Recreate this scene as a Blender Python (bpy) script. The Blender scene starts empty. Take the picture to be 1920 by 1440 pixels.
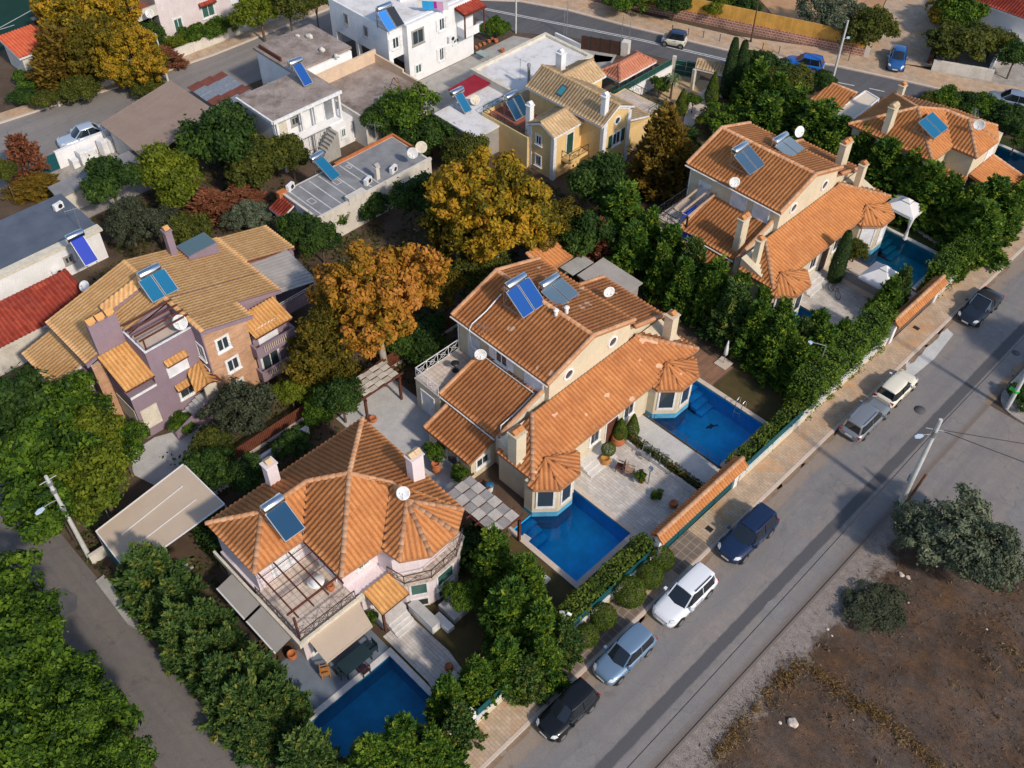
import bpy, bmesh, math, random
import numpy as np
from mathutils import Vector, Matrix
rad = math.radians
random.seed(7); RNG = np.random.default_rng(7)
scene = bpy.context.scene
COL = scene.collection

# ------------------------------------------------------------------ camera
CAM_H = 52.0
FPX, YAW, PITCH, ROLL = 1870.0, rad(-44.8336), rad(46.8118), rad(-0.5908)
def _cam_axes():
    cy, sy, cp, sp = math.cos(YAW), math.sin(YAW), math.cos(PITCH), math.sin(PITCH)
    f = np.array([cp*sy, cp*cy, -sp]); r = np.array([cy, -sy, 0.0]); d = np.cross(f, r)
    return r*math.cos(ROLL)+d*math.sin(ROLL), -r*math.sin(ROLL)+d*math.cos(ROLL), f
_r, _d, _f = _cam_axes()
cam_data = bpy.data.cameras.new("Camera")
cam = bpy.data.objects.new("Camera", cam_data); COL.objects.link(cam)
cam.matrix_world = Matrix(((_r[0], -_d[0], -_f[0], 0), (_r[1], -_d[1], -_f[1], 0), (_r[2], -_d[2], -_f[2], CAM_H), (0, 0, 0, 1)))
cam_data.sensor_width = 36.0; cam_data.lens = 36.0*FPX/1920.0
cam_data.clip_start = 0.5; cam_data.clip_end = 2000.0
scene.camera = cam

# ------------------------------------------------------------------ sky, sun, exposure
SUN_EL, SUN_AZ = rad(38.0), rad(-4.0)          # azimuth measured from +x towards +y
world = bpy.data.worlds.new("World"); scene.world = world; world.use_nodes = True
wn = world.node_tree; wn.nodes.clear()
sky = wn.nodes.new("ShaderNodeTexSky"); sky.sky_type = 'NISHITA'; sky.sun_disc = False
sky.sun_elevation = SUN_EL; sky.sun_rotation = math.pi/2 - SUN_AZ
bg = wn.nodes.new("ShaderNodeBackground"); bg.inputs[1].default_value = 0.15
wo = wn.nodes.new("ShaderNodeOutputWorld")
wn.links.new(sky.outputs[0], bg.inputs[0]); wn.links.new(bg.outputs[0], wo.inputs[0])
sd = bpy.data.lights.new("sun", 'SUN'); sd.energy = 3.1; sd.angle = rad(3.5); sd.color = (1.0, 0.88, 0.73)
sun = bpy.data.objects.new("sun", sd); COL.objects.link(sun)
_sv = Vector((math.cos(SUN_EL)*math.cos(SUN_AZ), math.cos(SUN_EL)*math.sin(SUN_AZ), math.sin(SUN_EL)))
sun.rotation_euler = _sv.to_track_quat('Z', 'Y').to_euler(); sun.location = (60, 0, 80)
scene.view_settings.view_transform = 'Standard'; scene.view_settings.look = 'None'
scene.view_settings.exposure = 0.13; scene.view_settings.gamma = 1.0
scene.cycles.max_bounces = 6; scene.cycles.diffuse_bounces = 3; scene.cycles.transparent_max_bounces = 12

# ------------------------------------------------------------------ helpers
def at(px, py, z=0.0):
    """photo pixel (1920x1440) on the plane of height z -> world (x, y)"""
    v = _r*((px-960)/FPX) + _d*((py-720)/FPX) + _f
    t = (z-CAM_H)/v[2]
    return float(v[0]*t), float(v[1]*t)
def at3(px, py, z=0.0):
    x, y = at(px, py, z); return Vector((x, y, z))
def depth(p): return float(np.dot(np.array(p)-np.array([0, 0, CAM_H]), _f))

ORG = {}
def tag(o, label=None, cat=None, group=None, kind=None):
    if label: o["label"] = label
    if cat: o["category"] = cat
    if group: o["group"] = group
    if kind: o["kind"] = kind
    return o
def thing(name, label, cat, loc=(0, 0, 0), rz=0.0, group=None):
    o = bpy.data.objects.new(name, None); COL.objects.link(o); o.empty_display_size = 0.3
    o.location = loc; o.rotation_euler = (0, 0, rz)
    ORG[o.name] = Vector(loc)
    return tag(o, label, cat, group)

class MB:
    """collects faces; build() links them as ONE mesh object"""
    def __init__(s): s.v = []; s.f = []; s.uv = []; s.sm = []; s.mi = []; s.cur = 0
    def _add(s, vs, fs, smooth=False):
        n = len(s.v); s.v.extend([tuple(p) for p in vs])
        for f in fs: s.f.append(tuple(i+n for i in f)); s.sm.append(smooth); s.mi.append(s.cur)
    def box(s, x0, x1, y0, y1, z0, z1):
        if x0 > x1: x0, x1 = x1, x0
        if y0 > y1: y0, y1 = y1, y0
        if z0 > z1: z0, z1 = z1, z0
        s._add([(x0,y0,z0),(x1,y0,z0),(x1,y1,z0),(x0,y1,z0),(x0,y0,z1),(x1,y0,z1),(x1,y1,z1),(x0,y1,z1)],
               [(0,3,2,1),(4,5,6,7),(0,1,5,4),(1,2,6,5),(2,3,7,6),(3,0,4,7)]); return s
    def obox(s, c, sx, sy, z0, z1, rz):
        ca, sa = math.cos(rz), math.sin(rz); P = []
        for z in (z0, z1):
            for dx, dy in ((-1,-1),(1,-1),(1,1),(-1,1)):
                a, b = dx*sx/2, dy*sy/2; P.append((c[0]+a*ca-b*sa, c[1]+a*sa+b*ca, z))
        s._add(P, [(0,3,2,1),(4,5,6,7),(0,1,5,4),(1,2,6,5),(2,3,7,6),(3,0,4,7)]); return s
    def poly(s, pts): s._add(pts, [tuple(range(len(pts)))]); return s
    def prism(s, pts, z0, z1):
        a = sum(pts[i][0]*pts[(i+1) % len(pts)][1]-pts[(i+1) % len(pts)][0]*pts[i][1] for i in range(len(pts)))
        if a < 0: pts = pts[::-1]
        n = len(pts)
        s._add([(p[0], p[1], z0) for p in pts]+[(p[0], p[1], z1) for p in pts],
               [tuple(range(n-1, -1, -1)), tuple(range(n, 2*n))]+[(i, (i+1) % n, n+(i+1) % n, n+i) for i in range(n)]); return s
    def extr(s, pts, vec):
        """solid between a planar polygon and its copy moved by vec"""
        n = len(pts); q = [tuple(Vector(p)+Vector(vec)) for p in pts]
        nn = Vector((0,0,0))
        for i in range(n): nn += Vector(pts[i]).cross(Vector(pts[(i+1) % n]))
        fs = [tuple(range(n)), tuple(range(2*n-1, n-1, -1))]+[(i, n+i, n+(i+1) % n, (i+1) % n) for i in range(n)]
        if nn.dot(Vector(vec)) > 0: fs = [f[::-1] for f in fs]
        s._add(list(pts)+q, fs); return s
    def tube(s, p, q, r, r2=None, n=8, caps=True):
        r2 = r if r2 is None else r2
        p, q = Vector(p), Vector(q); d = (q-p).normalized()
        a = d.cross(Vector((0,0,1)));
        if a.length < 1e-4: a = Vector((1,0,0))
        a.normalize(); b = d.cross(a)
        P = []
        for c, rr in ((p, r), (q, r2)):
            for i in range(n):
                t = 2*math.pi*i/n; P.append(c+a*(rr*math.cos(t))+b*(rr*math.sin(t)))
        s._add(P, [(i, n+i, n+(i+1) % n, (i+1) % n) for i in range(n)], True)
        if caps: s._add(P, [tuple(range(n)), tuple(range(2*n-1, n-1, -1))])
        return s
    def path(s, pts, r, n=6):
        for a, b in zip(pts[:-1], pts[1:]): s.tube(a, b, r, n=n)
        return s
    def bar(s, p, q, w, h):
        """rectangular beam from p to q, w wide (horizontal), h high"""
        p, q = Vector(p), Vector(q); d = (q-p).normalized(); a = d.cross(Vector((0,0,1)))
        if a.length < 1e-4: a = Vector((1,0,0))
        a.normalize(); b = a.cross(d); P = []
        for c in (p, q):
            for i, j in ((-1,-1),(1,-1),(1,1),(-1,1)): P.append(c+a*(i*w/2)+b*(j*h/2))
        s._add(P, [(0,1,2,3),(7,6,5,4),(0,4,5,1),(1,5,6,2),(2,6,7,3),(3,7,4,0)]); return s
    def lathe(s, prof, c=(0,0,0), n=16, sx=1, sy=1):
        P = []
        for r, z in prof:
            for i in range(n):
                t = 2*math.pi*i/n; P.append((c[0]+r*sx*math.cos(t), c[1]+r*sy*math.sin(t), c[2]+z))
        m = len(prof)
        s._add(P, [(k*n+i, k*n+(i+1) % n, (k+1)*n+(i+1) % n, (k+1)*n+i) for k in range(m-1) for i in range(n)], True)
        s._add(P, [tuple(range(n-1,-1,-1)), tuple(range((m-1)*n, m*n))]); return s
    def build(s, name, mats, parent=None, local=False, flat=False):
        me = bpy.data.meshes.new(name)
        o_ = Vector((0,0,0))
        if parent is not None and not local: o_ = ORG.get(parent.name, o_)
        me.from_pydata([(p[0]-o_[0], p[1]-o_[1], p[2]-o_[2]) for p in s.v], [], s.f)
        if not isinstance(mats, (list, tuple)): mats = [mats]
        for m in mats: me.materials.append(m)
        me.polygons.foreach_set("use_smooth", [bool(x) and not flat for x in s.sm])
        me.polygons.foreach_set("material_index", s.mi)
        me.update()
        o = bpy.data.objects.new(name, me); COL.objects.link(o)
        if parent is not None: o.parent = parent; ORG[o.name] = ORG.get(parent.name, Vector((0,0,0))) if not local else Vector((0,0,0))
        return o
def single(mb, name, mats, label, cat, base=None, group=None):
    """a thing that is one mesh, its origin at its base"""
    if base is None:
        xs = [p[0] for p in mb.v]; ys = [p[1] for p in mb.v]; zs = [p[2] for p in mb.v]
        base = ((min(xs)+max(xs))/2, (min(ys)+max(ys))/2, min(zs))
    b = Vector(base)
    mb.v = [(p[0]-b[0], p[1]-b[1], p[2]-b[2]) for p in mb.v]
    o = mb.build(name, mats); o.location = b
    return tag(o, label, cat, group)
def copy_tree(o, parent=None):
    c = o.copy(); COL.objects.link(c)
    if parent is not None: c.parent = parent
    for ch in list(o.children): copy_tree(ch, c)
    return c
def struct(mb, name, mats): return tag(mb.build(name, mats), kind="structure")

# ------------------------------------------------------------------ materials
def _new(name):
    m = bpy.data.materials.new(name); m.use_nodes = True; nt = m.node_tree; nt.nodes.clear()
    out = nt.nodes.new("ShaderNodeOutputMaterial"); b = nt.nodes.new("ShaderNodeBsdfPrincipled")
    nt.links.new(b.outputs[0], out.inputs[0]); return m, nt, b, out
def _node(nt, t, **kw):
    n = nt.nodes.new(t)
    for k, v in kw.items(): setattr(n, k, v)
    return n
def _mix(nt, fac, a, b, mode='MIX'):
    n = nt.nodes.new("ShaderNodeMix"); n.data_type = 'RGBA'; n.blend_type = mode
    for sock, v in ((n.inputs[0], fac), (n.inputs[6], a), (n.inputs[7], b)):
        if hasattr(v, 'is_output'): nt.links.new(v, sock)
        elif isinstance(v, (int, float)): sock.default_value = v
        else: sock.default_value = (*v[:3], 1)
    return n.outputs[2]
def _noise(nt, vec, scale, detail=4, rough=.6, lo=.35, hi=.65):
    n = _node(nt, "ShaderNodeTexNoise"); n.inputs['Scale'].default_value = scale
    n.inputs['Detail'].default_value = detail; n.inputs['Roughness'].default_value = rough
    nt.links.new(vec, n.inputs['Vector'])
    r = _node(nt, "ShaderNodeMapRange"); r.inputs[1].default_value = lo; r.inputs[2].default_value = hi
    nt.links.new(n.outputs[0], r.inputs[0]); return r.outputs[0]
def _pos(nt): return nt.nodes.new("ShaderNodeNewGeometry").outputs['Position']
def _bump(nt, b, h, dist, strength=.6):
    n = _node(nt, "ShaderNodeBump"); n.inputs['Strength'].default_value = strength; n.inputs['Distance'].default_value = dist
    nt.links.new(h, n.inputs['Height']); nt.links.new(n.outputs[0], b.inputs['Normal'])
def mat(name, c, rough=.85, c2=None, scale=1.2, fine=14, famt=.22, metal=0.0, spec=.25, bump=0.0, dirt=None, dirt_amt=.5, dirt_scale=.35):
    """base colour mottled towards c2 (worn patches), optional dirt stains"""
    m, nt, b, out = _new(name); pos = _pos(nt)
    c2 = c2 or tuple(x*.78 for x in c)
    f1 = _noise(nt, pos, scale, 5); f2 = _noise(nt, pos, fine, 3)
    col = _mix(nt, f1, c, c2)
    col = _mix(nt, f2, col, _mix(nt, .5, col, (0.5, 0.5, 0.5), 'SOFT_LIGHT'))
    fa = _node(nt, "ShaderNodeMath", operation='MULTIPLY_ADD'); nt.links.new(f2, fa.inputs[0]); fa.inputs[1].default_value = famt; fa.inputs[2].default_value = 1-famt/2
    col = _mix(nt, 1.0, col, fa.outputs[0], 'MULTIPLY')
    if dirt:
        d = _noise(nt, pos, dirt_scale, 6, .7, .52, .72)
        dm = _node(nt, "ShaderNodeMath", operation='MULTIPLY'); nt.links.new(d, dm.inputs[0]); dm.inputs[1].default_value = dirt_amt
        col = _mix(nt, dm.outputs[0], col, dirt)
        if 'plaster' in name or name == 'white_paint':   # rain streaks running down the render
            ms_ = _node(nt, "ShaderNodeMapping"); ms_.inputs['Scale'].default_value = (2.6, 2.6, .16); nt.links.new(pos, ms_.inputs[0])
            d2 = _noise(nt, ms_.outputs[0], 1.0, 5, .65, .52, .74); dm2 = _node(nt, "ShaderNodeMath", operation='MULTIPLY'); nt.links.new(d2, dm2.inputs[0]); dm2.inputs[1].default_value = dirt_amt*.8
            col = _mix(nt, dm2.outputs[0], col, dirt)
    nt.links.new(col, b.inputs['Base Color'])
    b.inputs['Roughness'].default_value = rough; b.inputs['Metallic'].default_value = metal; b.inputs['Specular IOR Level'].default_value = spec
    if bump: _bump(nt, b, f2, bump)
    return m
def plain(name, c, rough=.6, metal=0.0, spec=.5, coat=0.0):
    m, nt, b, out = _new(name)
    b.inputs['Base Color'].default_value = (*c, 1); b.inputs['Roughness'].default_value = rough
    b.inputs['Metallic'].default_value = metal; b.inputs['Specular IOR Level'].default_value = spec
    b.inputs['Coat Weight'].default_value = coat; b.inputs['Coat Roughness'].default_value = .05
    return m
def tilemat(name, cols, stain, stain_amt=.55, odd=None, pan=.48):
    """clay roof tiles: uv = (tile column, tile row); each tile has its own shade, lichen and soot stains on top"""
    m, nt, b, out = _new(name); pos = _pos(nt)
    uv = _node(nt, "ShaderNodeUVMap"); fl = _node(nt, "ShaderNodeVectorMath", operation='FLOOR'); nt.links.new(uv.outputs[0], fl.inputs[0])
    wn_ = _node(nt, "ShaderNodeTexWhiteNoise", noise_dimensions='2D'); nt.links.new(fl.outputs[0], wn_.inputs['Vector'])
    rp = _node(nt, "ShaderNodeValToRGB"); rp.color_ramp.interpolation = 'LINEAR'
    while len(rp.color_ramp.elements) < len(cols): rp.color_ramp.elements.new(.5)
    for i, c in enumerate(cols):
        rp.color_ramp.elements[i].position = i/(len(cols)-1); rp.color_ramp.elements[i].color = (*c, 1)
    nt.links.new(wn_.outputs[0], rp.inputs[0]); col = rp.outputs[0]
    # darker channel rows between cover tiles: shade between ribs painted into the colour
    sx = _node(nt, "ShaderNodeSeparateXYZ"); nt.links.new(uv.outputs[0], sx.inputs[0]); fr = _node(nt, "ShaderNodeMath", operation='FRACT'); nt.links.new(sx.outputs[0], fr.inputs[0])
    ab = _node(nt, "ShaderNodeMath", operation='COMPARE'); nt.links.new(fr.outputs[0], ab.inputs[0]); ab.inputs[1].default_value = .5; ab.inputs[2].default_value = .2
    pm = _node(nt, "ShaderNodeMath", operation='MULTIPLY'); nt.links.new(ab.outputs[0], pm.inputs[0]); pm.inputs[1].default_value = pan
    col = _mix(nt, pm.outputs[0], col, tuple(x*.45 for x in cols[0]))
    n1 = _noise(nt, pos, .55, 5, .65, .42, .68)
    dm = _node(nt, "ShaderNodeMath", operation='MULTIPLY'); nt.links.new(n1, dm.inputs[0]); dm.inputs[1].default_value = stain_amt
    col = _mix(nt, dm.outputs[0], col, stain)
    n2 = _noise(nt, pos, 9, 3, .6, .3, .75)
    fa = _node(nt, "ShaderNodeMath", operation='MULTIPLY_ADD'); nt.links.new(n2, fa.inputs[0]); fa.inputs[1].default_value = .24; fa.inputs[2].default_value = .88
    col = _mix(nt, 1.0, col, fa.outputs[0], 'MULTIPLY')
    n4 = _noise(nt, pos, 5.5, 5, .75, .60, .70); l4 = _node(nt, "ShaderNodeMath", operation='MULTIPLY'); nt.links.new(n4, l4.inputs[0]); l4.inputs[1].default_value = .45
    col = _mix(nt, l4.outputs[0], col, tuple(x*.5 for x in cols[0]))
    n5 = _noise(nt, pos, 4.1, 5, .75, .64, .72); l5 = _node(nt, "ShaderNodeMath", operation='MULTIPLY'); nt.links.new(n5, l5.inputs[0]); l5.inputs[1].default_value = .35
    col = _mix(nt, l5.outputs[0], col, tuple(min(1, x*1.15+.07) for x in cols[-1]))
    if odd:   # small groups of replaced, paler tiles
        n3 = _noise(nt, pos, .9, 1, .5, .70, .71)
        col = _mix(nt, n3, col, odd)
    nt.links.new(col, b.inputs['Base Color']); b.inputs['Roughness'].default_value = .85; b.inputs['Specular IOR Level'].default_value = .2
    return m
def leafmat(name, cols, trans=.25):
    m, nt, b, out = _new(name)
    uv = _node(nt, "ShaderNodeUVMap"); sp = _node(nt, "ShaderNodeSeparateXYZ"); nt.links.new(uv.outputs[0], sp.inputs[0])
    mx = _node(nt, "ShaderNodeMath", operation='MULTIPLY_ADD'); nt.links.new(sp.outputs[0], mx.inputs[0]); mx.inputs[1].default_value = .45
    my = _node(nt, "ShaderNodeMath", operation='MULTIPLY'); nt.links.new(sp.outputs[1], my.inputs[0]); my.inputs[1].default_value = .55
    nt.links.new(my.outputs[0], mx.inputs[2])
    rp = _node(nt, "ShaderNodeValToRGB")
    while len(rp.color_ramp.elements) < len(cols): rp.color_ramp.elements.new(.5)
    for i, c in enumerate(cols):
        rp.color_ramp.elements[i].position = i/(len(cols)-1); rp.color_ramp.elements[i].color = (*c, 1)
    nt.links.new(mx.outputs[0], rp.inputs[0])
    b.inputs['Roughness'].default_value = .65; b.inputs['Specular IOR Level'].default_value = .2
    nt.links.new(rp.outputs[0], b.inputs['Base Color'])
    tr = _node(nt, "ShaderNodeBsdfTranslucent"); nt.links.new(rp.outputs[0], tr.inputs[0])
    ms = _node(nt, "ShaderNodeMixShader"); ms.inputs[0].default_value = trans
    nt.links.new(b.outputs[0], ms.inputs[1]); nt.links.new(tr.outputs[0], ms.inputs[2]); nt.links.new(ms.outputs[0], out.inputs[0])
    return m
def paving(name, c, joint, w, h, rough=.85, c2=None, mortar=.03, off=.5, dirt=None, dirt_amt=.5, rot=0.0, vert=False):
    m, nt, b, out = _new(name); pos = _pos(nt); src = pos
    if vert:   # walls: run along the wall and up
        sp = _node(nt, "ShaderNodeSeparateXYZ"); nt.links.new(pos, sp.inputs[0]); ad = _node(nt, "ShaderNodeMath", operation='ADD'); nt.links.new(sp.outputs[0], ad.inputs[0]); nt.links.new(sp.outputs[1], ad.inputs[1])
        cb = _node(nt, "ShaderNodeCombineXYZ"); nt.links.new(ad.outputs[0], cb.inputs[0]); nt.links.new(sp.outputs[2], cb.inputs[1]); src = cb.outputs[0]
    mp = _node(nt, "ShaderNodeMapping"); mp.inputs['Rotation'].default_value = (0, 0, rot); nt.links.new(src, mp.inputs[0])
    br = _node(nt, "ShaderNodeTexBrick"); nt.links.new(mp.outputs[0], br.inputs['Vector'])
    br.inputs['Scale'].default_value = 1.0; br.inputs['Brick Width'].default_value = w; br.inputs['Row Height'].default_value = h
    br.inputs['Mortar Size'].default_value = mortar; br.offset = off
    br.inputs['Color1'].default_value = (*c, 1); br.inputs['Color2'].default_value = (*(c2 or tuple(x*.75 for x in c)), 1); br.inputs['Mortar'].default_value = (*joint, 1)
    col = br.outputs[0]
    n1 = _noise(nt, pos, 1.1, 5, .65); n2 = _noise(nt, pos, 12, 3)
    fa = _node(nt, "ShaderNodeMath", operation='MULTIPLY_ADD'); nt.links.new(n1, fa.inputs[0]); fa.inputs[1].default_value = .3; fa.inputs[2].default_value = .82
    col = _mix(nt, 1.0, col, fa.outputs[0], 'MULTIPLY')
    if dirt:
        d = _noise(nt, pos, .45, 6, .7, .5, .7)
        dm = _node(nt, "ShaderNodeMath", operation='MULTIPLY'); nt.links.new(d, dm.inputs[0]); dm.inputs[1].default_value = dirt_amt
        col = _mix(nt, dm.outputs[0], col, dirt)
    nt.links.new(col, b.inputs['Base Color']); b.inputs['Roughness'].default_value = rough; b.inputs['Specular IOR Level'].default_value = .2
    return m
def asphalt(name, c, patch, warm, line_y=None, strip=False):
    m, nt, b, out = _new(name); pos = _pos(nt)
    n1 = _noise(nt, pos, .22, 6, .65, .35, .7); n2 = _noise(nt, pos, 1.6, 5, .7); n3 = _noise(nt, pos, 30, 2)
    col = _mix(nt, n1, c, warm); 
    mm = _node(nt, "ShaderNodeMath", operation='MULTIPLY'); nt.links.new(n2, mm.inputs[0]); mm.inputs[1].default_value = .45
    col = _mix(nt, mm.outputs[0], col, patch)
    ms_ = _node(nt, "ShaderNodeMapping"); ms_.inputs['Scale'].default_value = (1.1, .045, 1) if line_y is None else (.045, 1.1, 1); nt.links.new(pos, ms_.inputs[0])
    st = _noise(nt, ms_.outputs[0], 1.0, 5, .6, .42, .62); sm_ = _node(nt, "ShaderNodeMath", operation='MULTIPLY'); nt.links.new(st, sm_.inputs[0]); sm_.inputs[1].default_value = .55
    col = _mix(nt, sm_.outputs[0], col, tuple(x*.74 for x in c))
    oi = _noise(nt, pos, .9, 3, .5, .66, .74); om = _node(nt, "ShaderNodeMath", operation='MULTIPLY'); nt.links.new(oi, om.inputs[0]); om.inputs[1].default_value = .4
    col = _mix(nt, om.outputs[0], col, tuple(x*.55 for x in patch))
    if strip:   # resurfaced tar band, fainter wheel track and sandy dust towards the kerb, all running along the street
        sp_ = _node(nt, "ShaderNodeSeparateXYZ"); nt.links.new(pos, sp_.inputs[0]); w1 = _node(nt, "ShaderNodeTexNoise"); w1.inputs['Scale'].default_value = .9; w1.inputs['Detail'].default_value = 6; w1.inputs['Roughness'].default_value = .75; nt.links.new(pos, w1.inputs['Vector'])
        for cx_, hw, amp, fac, cc in ((-15.3,.45,1.2,.55,(.33,.245,.175)), (-13.35,.35,.8,.50,(.19,.185,.19)), (-11.42,.30,.22,.92,(.085,.085,.092)), (-10.1,.28,.9,.35,(.20,.19,.185)), (-9.48,.10,.25,.7,(.16,.125,.10))):
            a1 = _node(nt, "ShaderNodeMath", operation='MULTIPLY_ADD'); nt.links.new(w1.outputs[0], a1.inputs[0]); a1.inputs[1].default_value = amp; a1.inputs[2].default_value = -cx_-amp*.5
            a2 = _node(nt, "ShaderNodeMath", operation='ADD'); nt.links.new(sp_.outputs[0], a2.inputs[0]); nt.links.new(a1.outputs[0], a2.inputs[1]); a3 = _node(nt, "ShaderNodeMath", operation='ABSOLUTE'); nt.links.new(a2.outputs[0], a3.inputs[0])
            a4 = _node(nt, "ShaderNodeMapRange"); a4.inputs[1].default_value = hw; a4.inputs[2].default_value = hw+(.10 if fac > .9 else .35); a4.inputs[3].default_value = fac; a4.inputs[4].default_value = 0; nt.links.new(a3.outputs[0], a4.inputs[0])
            col = _mix(nt, a4.outputs[0], col, cc)
    # hairline cracks
    mp = _node(nt, "ShaderNodeVectorMath", operation='ADD'); nz = _node(nt, "ShaderNodeTexNoise"); nz.inputs['Scale'].default_value = .8; nz.inputs['Detail'].default_value = 4
    nt.links.new(pos, nz.inputs['Vector']); nt.links.new(pos, mp.inputs[0]); nt.links.new(nz.outputs[1], mp.inputs[1])
    vo = _node(nt, "ShaderNodeTexVoronoi", feature='DISTANCE_TO_EDGE'); vo.inputs['Scale'].default_value = .35; nt.links.new(mp.outputs[0], vo.inputs['Vector'])
    lt = _node(nt, "ShaderNodeMapRange"); lt.inputs[1].default_value = .0; lt.inputs[2].default_value = .010; lt.inputs[3].default_value = .28; lt.inputs[4].default_value = 0
    nt.links.new(vo.outputs[0], lt.inputs[0]); col = _mix(nt, lt.outputs[0], col, tuple(x*.5 for x in patch))
    fa = _node(nt, "ShaderNodeMath", operation='MULTIPLY_ADD'); nt.links.new(n3, fa.inputs[0]); fa.inputs[1].default_value = .3; fa.inputs[2].default_value = .85
    col = _mix(nt, 1.0, col, fa.outputs[0], 'MULTIPLY')
    nt.links.new(col, b.inputs['Base Color']); b.inputs['Roughness'].default_value = .9; b.inputs['Specular IOR Level'].default_value = .2
    return m
def watermat(name, tint, rough=.03):
    m, nt, b, out = _new(name); nt.nodes.remove(b); pos = _pos(nt)
    tr = _node(nt, "ShaderNodeBsdfTransparent"); tr.inputs[0].default_value = (*tint, 1)
    gl = _node(nt, "ShaderNodeBsdfGlossy"); gl.inputs['Roughness'].default_value = rough
    fr = _node(nt, "ShaderNodeFresnel"); fr.inputs[0].default_value = 1.33
    n = _node(nt, "ShaderNodeTexNoise"); n.inputs['Scale'].default_value = 2.2; n.inputs['Detail'].default_value = 3; nt.links.new(pos, n.inputs['Vector'])
    bp = _node(nt, "ShaderNodeBump"); bp.inputs['Strength'].default_value = .25; bp.inputs['Distance'].default_value = .05
    nt.links.new(n.outputs[0], bp.inputs['Height']); nt.links.new(bp.outputs[0], gl.inputs['Normal']); nt.links.new(bp.outputs[0], fr.inputs['Normal'])
    ms = _node(nt, "ShaderNodeMixShader"); nt.links.new(fr.outputs[0], ms.inputs[0]); nt.links.new(tr.outputs[0], ms.inputs[1]); nt.links.new(gl.outputs[0], ms.inputs[2])
    nt.links.new(ms.outputs[0], out.inputs[0]); return m

M = {}
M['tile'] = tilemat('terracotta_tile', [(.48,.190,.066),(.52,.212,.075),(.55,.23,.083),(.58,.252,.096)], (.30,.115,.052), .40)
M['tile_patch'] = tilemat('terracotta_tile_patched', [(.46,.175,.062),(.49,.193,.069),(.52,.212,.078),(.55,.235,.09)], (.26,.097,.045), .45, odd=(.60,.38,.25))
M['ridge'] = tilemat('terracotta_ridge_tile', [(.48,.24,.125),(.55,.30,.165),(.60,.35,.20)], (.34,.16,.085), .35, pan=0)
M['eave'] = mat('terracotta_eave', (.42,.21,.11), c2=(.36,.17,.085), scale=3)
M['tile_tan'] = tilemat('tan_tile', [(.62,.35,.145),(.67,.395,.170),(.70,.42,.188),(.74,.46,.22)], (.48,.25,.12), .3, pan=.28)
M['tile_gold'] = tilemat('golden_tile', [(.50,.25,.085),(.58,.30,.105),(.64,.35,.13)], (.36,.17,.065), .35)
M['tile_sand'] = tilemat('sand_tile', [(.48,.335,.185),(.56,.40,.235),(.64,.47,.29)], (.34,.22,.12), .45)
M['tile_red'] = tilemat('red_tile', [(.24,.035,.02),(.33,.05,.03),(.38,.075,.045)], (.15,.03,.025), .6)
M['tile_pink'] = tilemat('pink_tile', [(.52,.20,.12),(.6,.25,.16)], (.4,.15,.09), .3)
M['cream'] = mat('cream_plaster', (.64,.56,.41), c2=(.59,.51,.37), dirt=(.40,.35,.26), dirt_amt=.35)
M['cream_trim'] = mat('cream_trim', (.70,.64,.52), scale=2)
M['white'] = mat('white_paint', (.80,.80,.80), c2=(.74,.74,.75), dirt=(.55,.53,.50), dirt_amt=.3)
M['white_trim'] = mat('white_trim', (.82,.82,.82), scale=3, rough=.6)
M['offwhite'] = mat('offwhite_plaster', (.66,.62,.56), c2=(.58,.54,.48), dirt=(.35,.30,.25), dirt_amt=.5)
M['pinkwall'] = mat('pale_pink_plaster', (.73,.645,.665), c2=(.68,.59,.615), dirt=(.52,.43,.43), dirt_amt=.3)
M['lilac'] = mat('lilac_plaster', (.275,.205,.245), c2=(.25,.185,.225), dirt=(.20,.14,.16), dirt_amt=.35)
M['yellow'] = mat('yellow_plaster', (.76,.54,.25), c2=(.70,.49,.22), dirt=(.55,.38,.19), dirt_amt=.3)
M['greywall'] = mat('grey_plaster', (.36,.34,.32), dirt=(.2,.19,.18))
M['stone'] = paving('split_stone', (.58,.32,.19), (.52,.36,.24), .42, .11, c2=(.42,.21,.12), mortar=.018, vert=True)
M['redstone'] = paving('red_stone_wall', (.40,.17,.12), (.52,.40,.32), .5, .28, c2=(.28,.11,.08), mortar=.04, vert=True)
M['concrete'] = mat('concrete', (.40,.385,.36), c2=(.32,.31,.29), dirt=(.2,.18,.16), dirt_amt=.6)
M['roofconc'] = mat('weathered_roof_screed', (.22,.175,.15), c2=(.37,.31,.275), scale=.55, fine=9, famt=.4, dirt=(.10,.075,.063), dirt_amt=.85, dirt_scale=.5)
M['greyroof'] = mat('grey_roof_coating', (.19,.19,.20), c2=(.26,.26,.27), scale=.8, dirt=(.38,.38,.38), dirt_amt=.5)
M['whiteroof'] = mat('white_roof_coating', (.70,.69,.69), c2=(.62,.61,.61), scale=.8, dirt=(.42,.36,.31), dirt_amt=.6, dirt_scale=.8)
M['blueroof'] = mat('slate_blue_roof', (.085,.105,.145), c2=(.11,.135,.175), scale=.6, dirt=(.06,.07,.09), dirt_amt=.5)
M['glass'] = plain('window_glass', (.035,.05,.06), .08, spec=.7)
M['greenglass'] = plain('green_shade_glass', (.05,.13,.11), .15, spec=.6)
M['shutter'] = paving('white_shutter', (.78,.79,.82), (.6,.6,.63), 4, .07, c2=(.76,.77,.8), mortar=.012, vert=True)
M['darkgreen'] = mat('dark_green_paint', (.015,.07,.055), scale=3, rough=.5)
M['teal'] = mat('teal_screen', (.008,.085,.10), c2=(.006,.07,.085), rough=.7, scale=2)
M['iron'] = plain('black_iron', (.02,.02,.022), .5)
M['bronze'] = plain('dark_bronze_rail', (.06,.045,.04), .5)
M['whitemetal'] = plain('white_metal', (.75,.75,.76), .4)
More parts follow.
